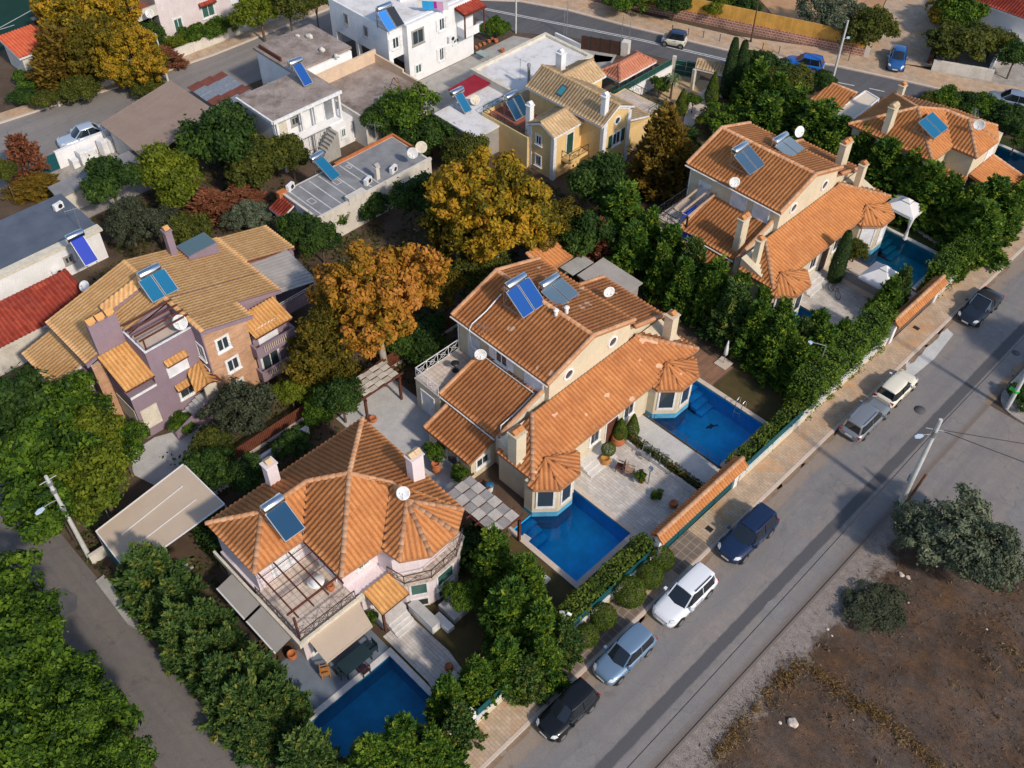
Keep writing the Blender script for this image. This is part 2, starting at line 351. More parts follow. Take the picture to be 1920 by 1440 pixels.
M['steel'] = plain('polished_steel', (.72,.73,.75), .22, metal=1.0)
M['galv'] = mat('galvanised_metal', (.42,.44,.46), metal=.6, rough=.45, scale=4)
M['panel'] = plain('solar_glass_blue', (.012,.075,.30), .12, spec=.6)
M['panel_dark'] = plain('solar_glass_navy', (.012,.055,.12), .12, spec=.7)
M['panel_teal'] = plain('solar_glass_teal', (.01,.13,.26), .12, spec=.6)
M['bluetarp'] = plain('bright_blue_cover', (.02,.19,.60), .5)
M['wood'] = mat('reddish_brown_wood', (.13,.045,.03), c2=(.09,.03,.02), scale=4, rough=.6)
M['deck'] = paving('wood_deck', (.30,.17,.11), (.10,.05,.035), 6, .14, c2=(.25,.14,.09), mortar=.012, rot=rad(90))
M['fencewood'] = paving('brown_fence_slats', (.17,.055,.03), (.03,.012,.01), .12, 9, c2=(.14,.045,.025), mortar=.02, off=0, vert=True)
M['reed'] = paving('reed_screen', (.72,.42,.10), (.45,.22,.05), .07, 9, c2=(.60,.33,.07), mortar=.012, off=0, vert=True)
M['canvas'] = mat('beige_canvas', (.52,.42,.32), c2=(.49,.39,.30), scale=.8, rough=.9, famt=.07)
M['canvas_grey'] = mat('grey_canvas', (.34,.32,.30), c2=(.31,.29,.27), scale=.8, rough=.9, famt=.07)
M['canvas_cream'] = mat('cream_canvas', (.66,.57,.46), c2=(.62,.53,.43), scale=.8, rough=.9, famt=.07)
M['canvas_white'] = mat('white_canvas', (.74,.73,.72), c2=(.70,.69,.69), scale=1, rough=.9, famt=.07)
M['canvas_tan'] = mat('brown_corrugated_sheet', (.27,.20,.16), c2=(.31,.235,.19), scale=.7, rough=.9, dirt=(.2,.14,.11))
M['polycarb'] = mat('grey_corrugated_sheet', (.40,.37,.34), c2=(.34,.31,.29), scale=.7, rough=.6)
M['rust'] = mat('rusty_sheet', (.21,.07,.05), c2=(.15,.05,.04), scale=1.5)
M['terracotta'] = mat('terracotta_pot', (.48,.17,.07), c2=(.40,.13,.055), scale=4)
M['rubber'] = plain('tyre_rubber', (.015,.015,.016), .8)
M['polewhite'] = mat('pale_concrete_pole', (.55,.55,.53), c2=(.45,.45,.43), scale=2)
M['soil'] = mat('bare_soil', (.085,.058,.040), c2=(.125,.085,.058), scale=.5, dirt=(.045,.036,.022), bump=.03)
M['lawn'] = mat('green_lawn', (.030,.052,.014), c2=(.055,.065,.020), scale=.8, fine=25, bump=.03)
M['drylawn'] = mat('dry_brown_lawn', (.11,.075,.03), c2=(.06,.055,.02), scale=.7, fine=25, bump=.03)
M['court'] = mat('green_sports_turf', (.006,.042,.03), c2=(.005,.035,.025), scale=.5, fine=30)
M['white_line'] = mat('worn_white_line', (.62,.62,.60), c2=(.45,.45,.44), scale=3)
M['road'] = asphalt('worn_asphalt', (.225,.215,.217), (.155,.152,.158), (.275,.232,.198), strip=True)
M['road_side'] = asphalt('worn_asphalt_junction', (.225,.212,.212), (.155,.152,.156), (.28,.235,.20))
M['road_dark'] = asphalt('dark_asphalt', (.115,.115,.125), (.09,.09,.10), (.13,.128,.13))
M['road_lane'] = asphalt('lane_asphalt', (.165,.150,.142), (.12,.11,.107), (.19,.163,.143), 1)
M['road_grey'] = asphalt('grey_asphalt', (.25,.235,.225), (.20,.19,.185), (.27,.24,.22))
M['tar'] = mat('tar_strip', (.085,.085,.092), c2=(.11,.108,.11), scale=1.3, dirt=(.17,.16,.15), dirt_amt=.5)
M['pave_tan'] = paving('tan_pavers', (.52,.40,.29), (.34,.25,.18), .4, .2, c2=(.45,.33,.23), mortar=.015, dirt=(.54,.28,.11), dirt_amt=.75)
M['pave_grey'] = paving('grey_pavers', (.40,.37,.34), (.25,.22,.20), .4, .2, c2=(.34,.31,.28), mortar=.015)
M['pave_dark'] = paving('brown_pavers', (.20,.155,.125), (.30,.25,.21), .5, .5, c2=(.17,.13,.105), mortar=.03, off=0)
M['pave_marble'] = paving('pale_stone_paving', (.60,.56,.52), (.34,.31,.28), .62, .2, c2=(.50,.46,.42), mortar=.012)
M['pave_blue'] = mat('blue_grey_pebble_deck', (.165,.20,.25), c2=(.14,.17,.215), scale=2, fine=40)
M['patio'] = mat('pale_concrete_patio', (.56,.55,.53), c2=(.47,.465,.455), scale=.9, dirt=(.36,.34,.32), dirt_amt=.5)
M['slab_grey'] = mat('grey_stone_slabs', (.42,.42,.42), c2=(.50,.49,.48), scale=1.2, dirt=(.28,.28,.29), dirt_amt=.5)
M['coping'] = mat('pale_coping_stone', (.60,.50,.42), c2=(.54,.45,.38), scale=2)
M['coping_w'] = mat('white_coping_stone', (.66,.64,.62), c2=(.56,.54,.52), scale=2)
M['pool'] = paving('pool_mosaic_blue', (.006,.48,.90), (.03,.52,.92), .12, .12, c2=(.006,.45,.88), mortar=.008, off=0)
M['pool_deep'] = paving('pool_mosaic_navy', (.004,.27,.52), (.02,.30,.54), .12, .12, c2=(.004,.25,.49), mortar=.008, off=0)
M['pool_teal'] = paving('pool_mosaic_teal', (.010,.30,.44), (.03,.34,.46), .12, .12, c2=(.010,.27,.41), mortar=.008, off=0)
M['water'] = watermat('pool_water', (.82,.97,.99))
M['bay_base'] = paving('pale_blue_mosaic', (.075,.33,.52), (.13,.38,.55), .12, .12, c2=(.065,.30,.48), mortar=.008, off=0, vert=True)
M['terrtile'] = paving('terrace_tile', (.58,.49,.42), (.38,.31,.26), .33, .33, c2=(.54,.45,.38), mortar=.02, off=0)
M['redfloor'] = mat('red_terrace_floor', (.36,.115,.07), c2=(.31,.10,.06), scale=1)
# ------------------------------------------------------------------ ground, roads, paving
POOLS = {'p1': (-25.45,-20.05,25.85,30.85), 'p2': (-25.6,-19.5,39.2,44.3), 'p3': (-24.2,-18.9,8.65,14.7),
         'p4': (-25.2,-19.75,64.45,69.6), 'p5': (-25.0,-20.0,51.3,56.4), 'p6': (-24.4,-18.2,84.6,88.2)}
HOLES = list(POOLS.values())
def sheet(name, x0, x1, y0, y1, z, m, holes=HOLES):
    hs = [h for h in holes if h[0] < x1 and h[1] > x0 and h[2] < y1 and h[3] > y0]
    xs = sorted({x0, x1, *[v for h in hs for v in h[:2] if x0 < v < x1]}); ys = sorted({y0, y1, *[v for h in hs for v in h[2:] if y0 < v < y1]})
    mb = MB()
    for a, b in zip(xs[:-1], xs[1:]):
        for c, d in zip(ys[:-1], ys[1:]):
            mx, my = (a+b)/2, (c+d)/2
            if any(h[0] < mx < h[1] and h[2] < my < h[3] for h in hs): continue
            mb.poly([(a,c,z),(b,c,z),(b,d,z),(a,d,z)])
    return struct(mb, name, m)
def psheet(name, pts, z, m): return struct(MB().poly([(p[0], p[1], z) for p in pts]), name, m)
def pix(pts, z=0.0): return [at(a, b, z) for a, b in pts]
def ccw(p):
    a = sum(p[i][0]*p[(i+1) % len(p)][1]-p[(i+1) % len(p)][0]*p[i][1] for i in range(len(p)))
    return p if a > 0 else p[::-1]
sheet('ground', -420, 320, -300, 460, 0.0, M['soil'])
# main street, its kerbs and pavement
sheet('road', -15.8, -9.4, -60, 108, .010, M['road'])
sheet('road_junction', -9.4, 60, 45.6, 57.2, .008, M['road_side'])
_rt = np.random.default_rng(3)
def blotch(x, y, rx, ry, z, m, name='road_patch', seed=0):
    r_ = np.random.default_rng(seed); P = [(x+rx*math.cos(t)*(1+.22*r_.normal()), y+ry*math.sin(t)*(1+.22*r_.normal())) for t in np.linspace(0, 2*math.pi, 15)[:-1]]; psheet(name, P, z, m)
_pd = mat('darker_road_patch', (.185,.178,.178), c2=(.225,.215,.21), scale=1.5); _pl = mat('dusty_road_patch', (.36,.30,.25), c2=(.30,.265,.235), scale=1.2); _ps = mat('sandy_gutter_dirt', (.26,.185,.125), c2=(.20,.145,.105), scale=2)
for q_ in ((-13.2,39.5,.8,1.4,1),(-10.6,33,.5,1.2,2),(-13.6,47.2,.9,.7,4),(-9.95,59,.4,2.2,5),(-12.6,18,.5,1.2,6),(-2,50,2.2,1.6,11),(4,47.5,2,.9,12),(-13.4,66,1.2,2.2,13)): blotch(q_[0],q_[1],q_[2],q_[3],.0155,_pd,seed=q_[4])
for k, y in enumerate(np.arange(12, 72, 2.3)): blotch(-15.62, y, .14+.10*_rt.random(), .8+.7*_rt.random(), .0175, _ps, 'gutter_dirt', 40+k)
for k, y in enumerate(np.arange(58, 78, 2.0)): blotch(-9.7, y, .28, 1.0, .0175, _ps, 'gutter_dirt', 80+k)
psheet('road_patch', [(-15.8,55.0),(-14.75,54.6),(-14.5,58.6),(-14.8,62.0),(-15.8,62.4)], .015, M['patio'])
mb = MB(); mb.box(-17.7,-15.95,-60,108,-.05,.13); struct(mb, 'pavement', M['pave_tan'])
mb = MB(); mb.box(-15.95,-15.75,-60,108,-.05,.14); struct(mb, 'kerb', M['coping'])
mb = MB(); mb.box(-9.42,-9.27,-60,45.4,-.05,.07); struct(mb, 'kerb', M['road'])
for nm, y0, y1 in (('driveway',30.6,33.6),('driveway',18.5,28.2)):
    mb = MB(); mb.box(-17.68,-15.97,y0,y1,.1,.137); struct(mb, nm, M['pave_dark'])
# rounded corner pavement at the junction
pts = [(60,57.3),(60,64),(-9.4,110),(-9.4,59.2)]+[(-7.5-1.9*math.cos(t), 59.2-1.9*math.sin(t)) for t in np.linspace(.15, math.pi/2, 7)]
mb = MB(); mb.prism(ccw(pts), -.05, .13); struct(mb, 'pavement', M['pave_grey'])
psheet('planting_bed', [(60,60.2),(60,64),(-7.4,108),(-7.4,60.2)], .14, M['lawn'])
# vacant lot
def lotmat():
    """dry burnt soil with rusty earth, ash grey patches and pale crushed concrete along the road edge"""
    m, nt, b, out = _new('burnt_dry_lot'); pos = _pos(nt)
    n1 = _noise(nt, pos, .22, 6, .7, .38, .66); n2 = _noise(nt, pos, .6, 6, .75, .45, .66); n3 = _noise(nt, pos, 2.6, 6, .7, .35, .7); n4 = _noise(nt, pos, 16, 4, .7, .3, .75); n5 = _noise(nt, pos, 34, 2, .6, .66, .74)
    col = _mix(nt, n1, (.075,.050,.036), (.155,.118,.100)); f_ = _node(nt, "ShaderNodeMath", operation='MULTIPLY'); nt.links.new(n2, f_.inputs[0]); f_.inputs[1].default_value = .6
    col = _mix(nt, f_.outputs[0], col, (.21,.105,.045)); f2_ = _node(nt, "ShaderNodeMath", operation='MULTIPLY'); nt.links.new(n3, f2_.inputs[0]); f2_.inputs[1].default_value = .6
    col = _mix(nt, f2_.outputs[0], col, (.040,.030,.024))
    sp_ = _node(nt, "ShaderNodeSeparateXYZ"); nt.links.new(pos, sp_.inputs[0]); w1 = _node(nt, "ShaderNodeTexNoise"); w1.inputs['Scale'].default_value = .45; w1.inputs['Detail'].default_value = 8; w1.inputs['Roughness'].default_value = .7; nt.links.new(pos, w1.inputs['Vector'])
    a1 = _node(nt, "ShaderNodeMath", operation='MULTIPLY_ADD'); nt.links.new(w1.outputs[0], a1.inputs[0]); a1.inputs[1].default_value = 6.0; nt.links.new(sp_.outputs[0], a1.inputs[2])
    a4 = _node(nt, "ShaderNodeMapRange"); a4.inputs[1].default_value = -4.9; a4.inputs[2].default_value = -4.3; a4.inputs[3].default_value = .95; a4.inputs[4].default_value = 0; nt.links.new(a1.outputs[0], a4.inputs[0])
    col = _mix(nt, a4.outputs[0], col, _mix(nt, n3, (.33,.29,.265), (.20,.165,.145)))
    col = _mix(nt, n5, col, (.36,.30,.25))
    fa = _node(nt, "ShaderNodeMath", operation='MULTIPLY_ADD'); nt.links.new(n4, fa.inputs[0]); fa.inputs[1].default_value = .9; fa.inputs[2].default_value = .55
    col = _mix(nt, 1.0, col, fa.outputs[0], 'MULTIPLY'); nt.links.new(col, b.inputs['Base Color']); b.inputs['Roughness'].default_value = .95; b.inputs['Specular IOR Level'].default_value = .1
    _bump(nt, b, n4, .06, .5); return m
sheet('vacant_lot', -9.27, 60, -60, 45.5, .004, lotmat())
# lane on the left
sheet('lane', -75, -15.8, 1.9, 5.45, .008, M['road_lane'])
psheet('lane_patch', [(-41.7,2.6),(-41.3,2.1),(-40.3,2.0),(-39.5,2.7),(-39.4,3.5),(-40.2,4.0),(-41.3,3.7)], .013, M['tar'])
mb = MB(); mb.prism(ccw(pix([(180,1092),(196,1080),(260,1160),(258,1182),(240,1172)])), 0, .16); struct(mb, 'kerb', M['concrete'])
# left street
lst = pix([(-260,330),(0,233),(100,200),(240,160),(400,105),(618,18),(720,-25)])
psheet('left_street', ccw(lst+[(-81.6,75),(-81.6,20),(-81.8,0)]), .008, M['road_grey'])
fk = lst[1:]
for i, (w0, w1, z1, m_, nm) in enumerate(((0,.22,.13,'coping','kerb'),(.22,1.75,.12,'pave_tan','pavement'))):
    L = [(p[0]-w0, p[1]) for p in fk]; Rr = [(p[0]-w1, p[1]) for p in fk]
    mb = MB()
    for a in range(len(L)-1): mb.prism([L[a], L[a+1], Rr[a+1], Rr[a]], -.02, z1)
    struct(mb, nm, M[m_])
psheet('court', [(-135,25),(-104.5,27),(-106.5,41),(-108,60),(-135,60)], .006, M['court'])
for (a, b) in (((0,52),(76,10)), ((0,55.5),(27,47))):
    p, q_ = at(*a), at(*b); d = Vector((q_[0]-p[0], q_[1]-p[1])).normalized(); n = Vector((-d.y, d.x))*.06
    psheet('court_line', ccw([(p[0]+n.x,p[1]+n.y),(q_[0]+n.x,q_[1]+n.y),(q_[0]-n.x,q_[1]-n.y),(p[0]-n.x,p[1]-n.y)]), .012, M['white_line'])
# upper road
NE = [(860,-12),(893,3),(973,8),(1040,20),(1170,46),(1180,52),(1365,95),(1558,123),(1700,155),(1812,181),(1960,205)]
N_ = pix([(840,-14),(893,1),(973,4),(1060,20),(1180,52),(1365,97),(1558,124),(1700,155),(1812,181),(1960,205)])
S_ = pix([(870,24),(910,42),(975,62),(1060,68),(1165,90),(1320,128),(1560,165),(1700,192),(1812,216),(1960,240)])
psheet('upper_road', ccw(S_+N_[::-1]), .016, M['road_dark'])
def stripe(name, a, b, w, z=.022):
    p, q_ = at(*a), at(*b); d = Vector((q_[0]-p[0], q_[1]-p[1])).normalized(); n = Vector((-d.y, d.x))*w/2
    psheet(name, ccw([(p[0]+n.x,p[1]+n.y),(q_[0]+n.x,q_[1]+n.y),(q_[0]-n.x,q_[1]-n.y),(p[0]-n.x,p[1]-n.y)]), z, M['white_line'])
stripe('road_marking', (893,12.5), (1200,73.5), .13); stripe('road_marking', (893,15), (1200,76.2), .13)
stripe('road_marking', (1200,73.5), (1361,111), .13); stripe('road_marking', (1200,76.2), (1361,114), .13)
for a, b in (((1562,153),(1602,161)), ((1630,166),(1658,172)), ((1690,180),(1712,184)), ((1452,133),(1490,141))): stripe('road_marking', a, b, .14)
kp = []
for i, p in enumerate(N_): kp.append(p)
mb = MB(); mb2 = MB(); Np = [(p[0]-.42*3.4, p[1]+.9*3.4) for p in N_]; Nk = [(p[0]-.42*.25, p[1]+.9*.25) for p in N_]
for a in range(len(N_)-1):
    mb.prism([Nk[a], Nk[a+1], Np[a+1], Np[a]], -.02, .12); mb2.prism([N_[a], N_[a+1], Nk[a+1], Nk[a]], -.02, .14)
struct(mb, 'pavement', M['pave_tan']); struct(mb2, 'kerb', M['coping'])
psheet('brick_driveway', ccw(pix([(1612,112),(1690,-60),(1800,-60),(1745,128)])), .125, M['pave_tan'])
psheet('sandy_yard', ccw(pix([(1425,0),(1470,52),(1620,85),(1690,-40),(1440,-40)])), .02, mat('sandy_soil', (.50,.30,.16), c2=(.38,.21,.11), scale=.6, dirt=(.22,.12,.06), dirt_amt=.5))
psheet('paved_yard', ccw(pix([(1745,128),(1780,50),(1960,30),(1960,230),(1812,200)])), .02, M['pave_grey'])
# yards and terraces
psheet('concrete_yard', [(-70.4,55.6),(-70.4,70.5),(-60.2,75.6),(-57.5,70),(-63.9,68),(-62.2,57.2),(-62.6,51),(-66.3,46.5),(-70,52)], .006, M['concrete'])
psheet('yard', [(-82,20.5),(-73,20.5),(-73,29),(-79,29.5),(-82,29)], .006, M['pave_grey'])
psheet('paved_path', ccw(pix([(1290,190),(1330,160),(1350,180),(1300,235),(1278,245)])), .010, M['coping'])
psheet('entrance_court', ccw(pix([(1235,185),(1262,140),(1345,155),(1335,190),(1290,200)])), .008, mat('ochre_court', (.55,.38,.22), scale=1))
psheet('lawn', ccw(pix([(1300,230),(1345,175),(1400,180),(1470,230),(1330,290)])), .006, M['drylawn'])
psheet('lawn', ccw(pix([(1110,118),(1115,102),(1150,107),(1145,115)])), .006, M['lawn'])
sheet('lawn', -27, -17.9, 69.6, 90, .004, M['lawn'])
sheet('lawn', -24.2, -17.9, 44.6, 51.0, .004, M['drylawn'])
sheet('lawn', -25.5, -17.9, 15.0, 25.6, .004, M['drylawn'])
sheet('lawn', -36.5, -27.5, 5.7, 10.9, .004, M['soil'])
sheet('wood_deck', -28.2, -24.3, 44.35, 47.2, .06, M['deck'])
sheet('wood_deck', -29.2, -25.2, 23.4, 26.6, .05, M['deck'])
sheet('terrace', -26.2, -18.2, 31.15, 36.2, .05, M['pave_marble'])
sheet('patio', -26.2, -18.3, 36.7, 39.0, .04, M['patio'])
sheet('terrace', -26.2, -18.4, 56.6, 61.0, .05, M['pave_marble'])
sheet('patio', -26.2, -18.6, 61.0, 64.2, .03, M['coping'])
sheet('back_patio', -40.6, -30.3, 23.6, 28.9, .02, M['slab_grey'])
sheet('pool_deck', -28.2, -18.0, 7.6, 15.0, .03, M['pave_blue'])
psheet('front_path', [(-25.4,15.2),(-21.5,15.2),(-20.4,15.0),(-20.2,17.0),(-22.0,17.3),(-25.4,17.2)], .04, M['pave_marble'])
psheet('yard', ccw(pix([(245,850),(290,820),(360,800),(430,830),(330,930),(250,890)])), .01, M['slab_grey'])
psheet('yard', ccw(pix([(1220,430),(1300,350),(1330,380),(1290,460),(1240,470)])), .02, M['pave_dark'])
# stepping stones in the lawns
for (px, py) in ((330,1090),(318,1105),(345,1112),(310,1122),(340,1070),(352,1065),(985,1010),(1000,1080),(1022,1086)):
    x, y = at(px, py); single(MB().obox((x,y), .55, .5, 0, .05, .1), 'stepping_stone', M['slab_grey'], 'flat grey stepping stone set in the garden soil', 'stepping stone', group='stepping stones in the gardens')
for (px, py) in ((1717,430),(1727,436),(1736,443),(1746,449),(1755,455)):
    x, y = at(px, py); single(MB().prism([(x+.28*math.cos(t), y+.22*math.sin(t)) for t in np.linspace(0,5.5,7)], 0, .05), 'stepping_stone', M['coping'], 'round pale stepping stone in the lawn beside the gazebo', 'stepping stone', group='stepping stones beside the gazebo')

# ------------------------------------------------------------------ swimming pools
def pool(key, label, basin_m, coping_m, sides='NSEW', steps=None, lvl=-.12, dep=1.5, w=.36):
    x0, x1, y0, y1 = POOLS[key]
    t = thing('swimming_pool', label, 'pool', ((x0+x1)/2, (y0+y1)/2, 0), group='garden swimming pools')
    mb = MB()
    for q_ in ([(x0,y0,-dep),(x1,y0,-dep),(x1,y1,-dep),(x0,y1,-dep)], [(x0,y0,-dep),(x0,y0,.02),(x1,y0,.02),(x1,y0,-dep)], [(x0,y1,-dep),(x1,y1,-dep),(x1,y1,.02),(x0,y1,.02)],
               [(x0,y0,-dep),(x0,y1,-dep),(x0,y1,.02),(x0,y0,.02)], [(x1,y0,-dep),(x1,y0,.02),(x1,y1,.02),(x1,y1,-dep)]): mb.poly(q_)
    mb.build('basin', basin_m, t)
    mb = MB()
    if 'S' in sides: mb.box(x0-w, x1+w, y0-w, y0, -.05, .085)
    if 'N' in sides: mb.box(x0-w, x1+w, y1, y1+w, -.05, .085)
    if 'E' in sides: mb.box(x1, x1+w, y0, y1, -.05, .085)
    if 'W' in sides: mb.box(x0-w, x0, y0, y1, -.05, .085)
    mb.build('coping', coping_m, t)
    if steps:
        ax, k, (a, b) = steps; mb = MB()
        for i in range(k):
            z = -.38-.3*i
            if ax == 'W': mb.box(x0+.002, x0+.5*(i+1), a, b, -dep+.002, z)
            else: mb.box(a, b, y0+.002, y0+.45*(i+1), -dep+.002, z)
        mb.build('pool_step', basin_m, t)
    MB().poly([(x0,y0,lvl),(x1,y0,lvl),(x1,y1,lvl),(x0,y1,lvl)]).build('water_surface', M['water'], t)
    return t
pool('p1', 'bright blue pool with pale coping beside the checkered shade pergola', M['pool'], M['coping'], 'NSE', ('W', 3, (25.86,27.5)))
pool('p2', 'bright blue pool below the right-hand bay window of the central house', M['pool'], M['coping'], 'NE', ('W', 4, (42.9,44.28)))
pool('p3', 'deep navy pool with white coping in front of the beige awning', M['pool_deep'], M['coping_w'], 'NSW')
pool('p4', 'teal pool between the white gazebo and the white parasol', M['pool_teal'], M['coping_w'], 'NE', ('W', 4, (68.0,69.58)))
pool('p5', 'narrow dark blue pool almost hidden behind tall conifers', M['pool_deep'], M['coping'], 'NS')
pool('p6', 'small blue pool at the right edge behind the upper right villa', M['pool_teal'], M['coping_w'], 'NSEW')

# dark mosaic figures on the floor of the second pool
_t2 = [o_ for o_ in bpy.data.objects if o_.name.startswith('swimming_pool') and o_.get('label','').startswith('bright blue pool below')][0]
for (cx_, cy_, a_) in ((-24.2,43.0,.4),(-22.6,42.7,1.2)):
    pts = [(-.42,.0),(-.2,.16),(.1,.20),(.18,.36),(.26,.16),(.45,.02),(.62,.12),(.56,-.06),(.60,-.2),(.4,-.06),(.1,-.08),(-.05,-.2),(-.1,-.06)]
    q2 = [(cx_+x*math.cos(a_)-y*math.sin(a_), cy_+x*math.sin(a_)+y*math.cos(a_)) for x, y in pts]
    MB().poly([(x, y, -1.49) for x, y in ccw(q2)]).build('floor_mosaic', plain('dark_mosaic', (.004,.03,.07), .5), _t2)
# ------------------------------------------------------------------ roofs
class Tiles:
    def __init__(s): s.v = []; s.f = []; s.uv = []
    def facet(s, pts, p=.31, row=.40, h=.085, lift=.02):
        P = [Vector(q_) for q_ in pts]
        n = Vector((0,0,0))
        for i in range(len(P)): n += P[i].cross(P[(i+1) % len(P)])
        n.normalize()
        if n.z < 0: n = -n
        u = Vector((0,0,1)).cross(n); u.normalize(); v = n.cross(u)
        O = P[0]; q_ = [((a-O).dot(u), (a-O).dot(v)) for a in P]
        u0, u1 = min(a[0] for a in q_), max(a[0] for a in q_); vmin = min(a[1] for a in q_)
        K = 6; off = random.random()*p
        us = [u0]+[k*p/K-off for k in range(int((u0+off)/(p/K))-1, int((u1+off)/(p/K))+2) if u0+.01 < k*p/K-off < u1-.01]+[u1]
        us = np.array(sorted(set(us+[a[0] for a in q_])))
        def rng(uu):
            lo, hi = 1e9, -1e9
            for i in range(len(q_)):
                (a0, b0), (a1, b1) = q_[i], q_[(i+1) % len(q_)]
                if abs(a1-a0) < 1e-6:
                    if abs(uu-a0) < 1e-5: lo = min(lo, b0, b1); hi = max(hi, b0, b1)
                elif min(a0,a1)-1e-5 <= uu <= max(a0,a1)+1e-5:
                    b = b0+(b1-b0)*(uu-a0)/(a1-a0); lo = min(lo, b); hi = max(hi, b)
            return (lo, hi) if hi > -1e8 else (0, 0)
        R_ = np.array([rng(float(a)) for a in us]); vmax = max(a[1] for a in q_)
        rows = np.arange(vmin, vmax+row, row); nr = len(rows)-1
        if nr < 1: return
        ph = 2*np.pi*(us+off)/p; prof = h*np.abs(np.cos(ph/2))**1.15
        base = len(s.v); nu = len(us)
        lo, hi = R_[:, 0], R_[:, 1]
        un, vn, nn, On = np.array(u), np.array(v), np.array(n), np.array(O)
        for k in range(nr):
            for e, (vv, ex) in enumerate(((rows[k], .022), (rows[k+1], 0.0))):
                vc = np.clip(vv, lo, hi)
                pos = On+us[:, None]*un+vc[:, None]*vn+(prof+ex+lift)[:, None]*nn
                s.v.extend(map(tuple, pos))
                s.uv.extend(zip(((us+off)/p).tolist(), [k+.5]*nu))
        for k in range(nr):
            r0 = base+2*k*nu; r1 = r0+nu
            ok = (np.minimum(rows[k+1], hi)-np.maximum(rows[k], lo)) > 1e-4
            for i in range(nu-1):
                if ok[i] or ok[i+1]: s.f.append((r0+i, r0+i+1, r1+i+1, r1+i))
            if k < nr-1:
                r2 = r0+2*nu
                for i in range(nu-1):
                    if (ok[i] or ok[i+1]) and lo[i] < rows[k+1] < hi[i] and lo[i+1] < rows[k+1] < hi[i+1]: s.f.append((r1+i, r1+i+1, r2+i+1, r2+i))
    def cap(s, a, b, r=.17, seg=.42):
        a, b = Vector(a), Vector(b); d = b-a; L = d.length; d.normalize()
        side = d.cross(Vector((0,0,1)));
        if side.length < 1e-4: return
        side.normalize(); up = side.cross(d); n = max(1, int(L/seg))
        for k in range(n):
            c0, c1 = a+d*(L*k/n), a+d*(L*(k+1)/n+.04); base = len(s.v); M_ = 7
            for c, rr in ((c0, r*.82), (c1, r)):
                for j in range(M_):
                    t = math.pi*j/(M_-1); s.v.append(tuple(c+side*(rr*math.cos(t))+up*(rr*math.sin(t)*.9+.02))); s.uv.append((100+k+.5, 200+.5+int(L*7)))
            for j in range(M_-1): s.f.append((base+j, base+j+1, base+M_+j+1, base+M_+j))
            s.f.append(tuple(range(base+M_, base+2*M_)))
    def build(s, name, m, parent):
        o_ = ORG.get(parent.name, Vector((0,0,0)))
        me = bpy.data.meshes.new(name); me.from_pydata([(a[0]-o_[0], a[1]-o_[1], a[2]-o_[2]) for a in s.v], [], s.f)
        me.materials.append(m); me.polygons.foreach_set("use_smooth", [True]*len(me.polygons))
        ul = me.uv_layers.new(name="UVMap"); idx = np.empty(len(me.loops), np.int32); me.loops.foreach_get("vertex_index", idx)
        ul.data.foreach_set("uv", np.array(s.uv, np.float32)[idx].ravel()); me.update()
        o = bpy.data.objects.new(name, me); COL.objects.link(o); o.parent = parent; ORG[o.name] = o_
        return o
def roof(parent, facets, caps, m, under=None, thick=.13, name='roof', p=.31):
    T = Tiles()
    for f in facets: T.facet(f, p=p)
    o = T.build(name, m, parent)
    mb = MB()
    for f in facets: mb.extr([(a[0], a[1], a[2]-.015) for a in f], (0, 0, -thick))
    mb.build('eave_board', under or (M['eave'] if m in (M['tile'], M['tile_patch']) else M['white_trim']), o)
    if caps:
        for a, b in caps:
            T2 = Tiles(); T2.cap(a, b); T2.build('ridge_tile', M['ridge'] if m in (M['tile'], M['tile_patch']) else m, o)
    return o
# ------------------------------------------------------------------ wall fittings: face = (axis, value, outward sign)
def fpt(face, s, t, d):
    ax, val, sg = face
    return (val+sg*d, s, t) if ax == 'x' else (s, val+sg*d, t)
def fbox(mb, face, s0, s1, t0, t1, d0, d1):
    a, b = fpt(face, s0, t0, d0), fpt(face, s1, t1, d1); mb.box(a[0], b[0], a[1], b[1], a[2], b[2]); return mb
def window(parent, face, s, t, w, h, frame=None, pane=None, surround=.14, mull=1, sill=True, shutters=None, name='window', grille=False):
    frame = frame or M['white_trim']; pane = pane or M['glass']
    s0, s1, t0, t1 = s-w/2, s+w/2, t-h/2, t+h/2; u = surround
    mb = MB()
    fbox(mb, face, s0-u, s0, t0-u, t1+u, .0, .055); fbox(mb, face, s1, s1+u, t0-u, t1+u, .0, .055)
    fbox(mb, face, s0, s1, t1, t1+u, .0, .055); fbox(mb, face, s0, s1, t0-u, t0, .0, .055)
    f = mb.build(name, frame, parent)
    mb = MB(); fbox(mb, face, s0, s1, t0, t1, .002, .014); mb.build('pane', pane, f)
    mb = MB(); k = .035
    for i in range(mull): 
        c = s0+(s1-s0)*(i+1)/(mull+1); fbox(mb, face, c-k, c+k, t0, t1, .0, .035)
    fbox(mb, face, s0, s0+k, t0, t1, .0, .034); fbox(mb, face, s1-k, s1, t0, t1, .0, .034); fbox(mb, face, s0+k, s1-k, t1-k, t1, .0, .034)
    mb.build('window_frame', frame, f)
    if sill: mb = MB(); fbox(mb, face, s0-u-.05, s1+u+.05, t0-u-.07, t0-u-.003, .0, .13); mb.build('sill', frame, f)
    if grille:
        mb = MB()
        for c in np.arange(s0+.1, s1, .14): fbox(mb, face, c-.01, c+.01, t0, t1, .06, .08)
        mb.build('grille', M['iron'], f)
    if shutters is not None:
        for sg in (-1, 1):
            c = s0-u-w*.27 if sg < 0 else s1+u+w*.27
            mb = MB(); fbox(mb, face, c-w*.24, c+w*.24, t0-.05, t1+.05, .03, .075); mb.build('shutter', shutters, f)
    return f
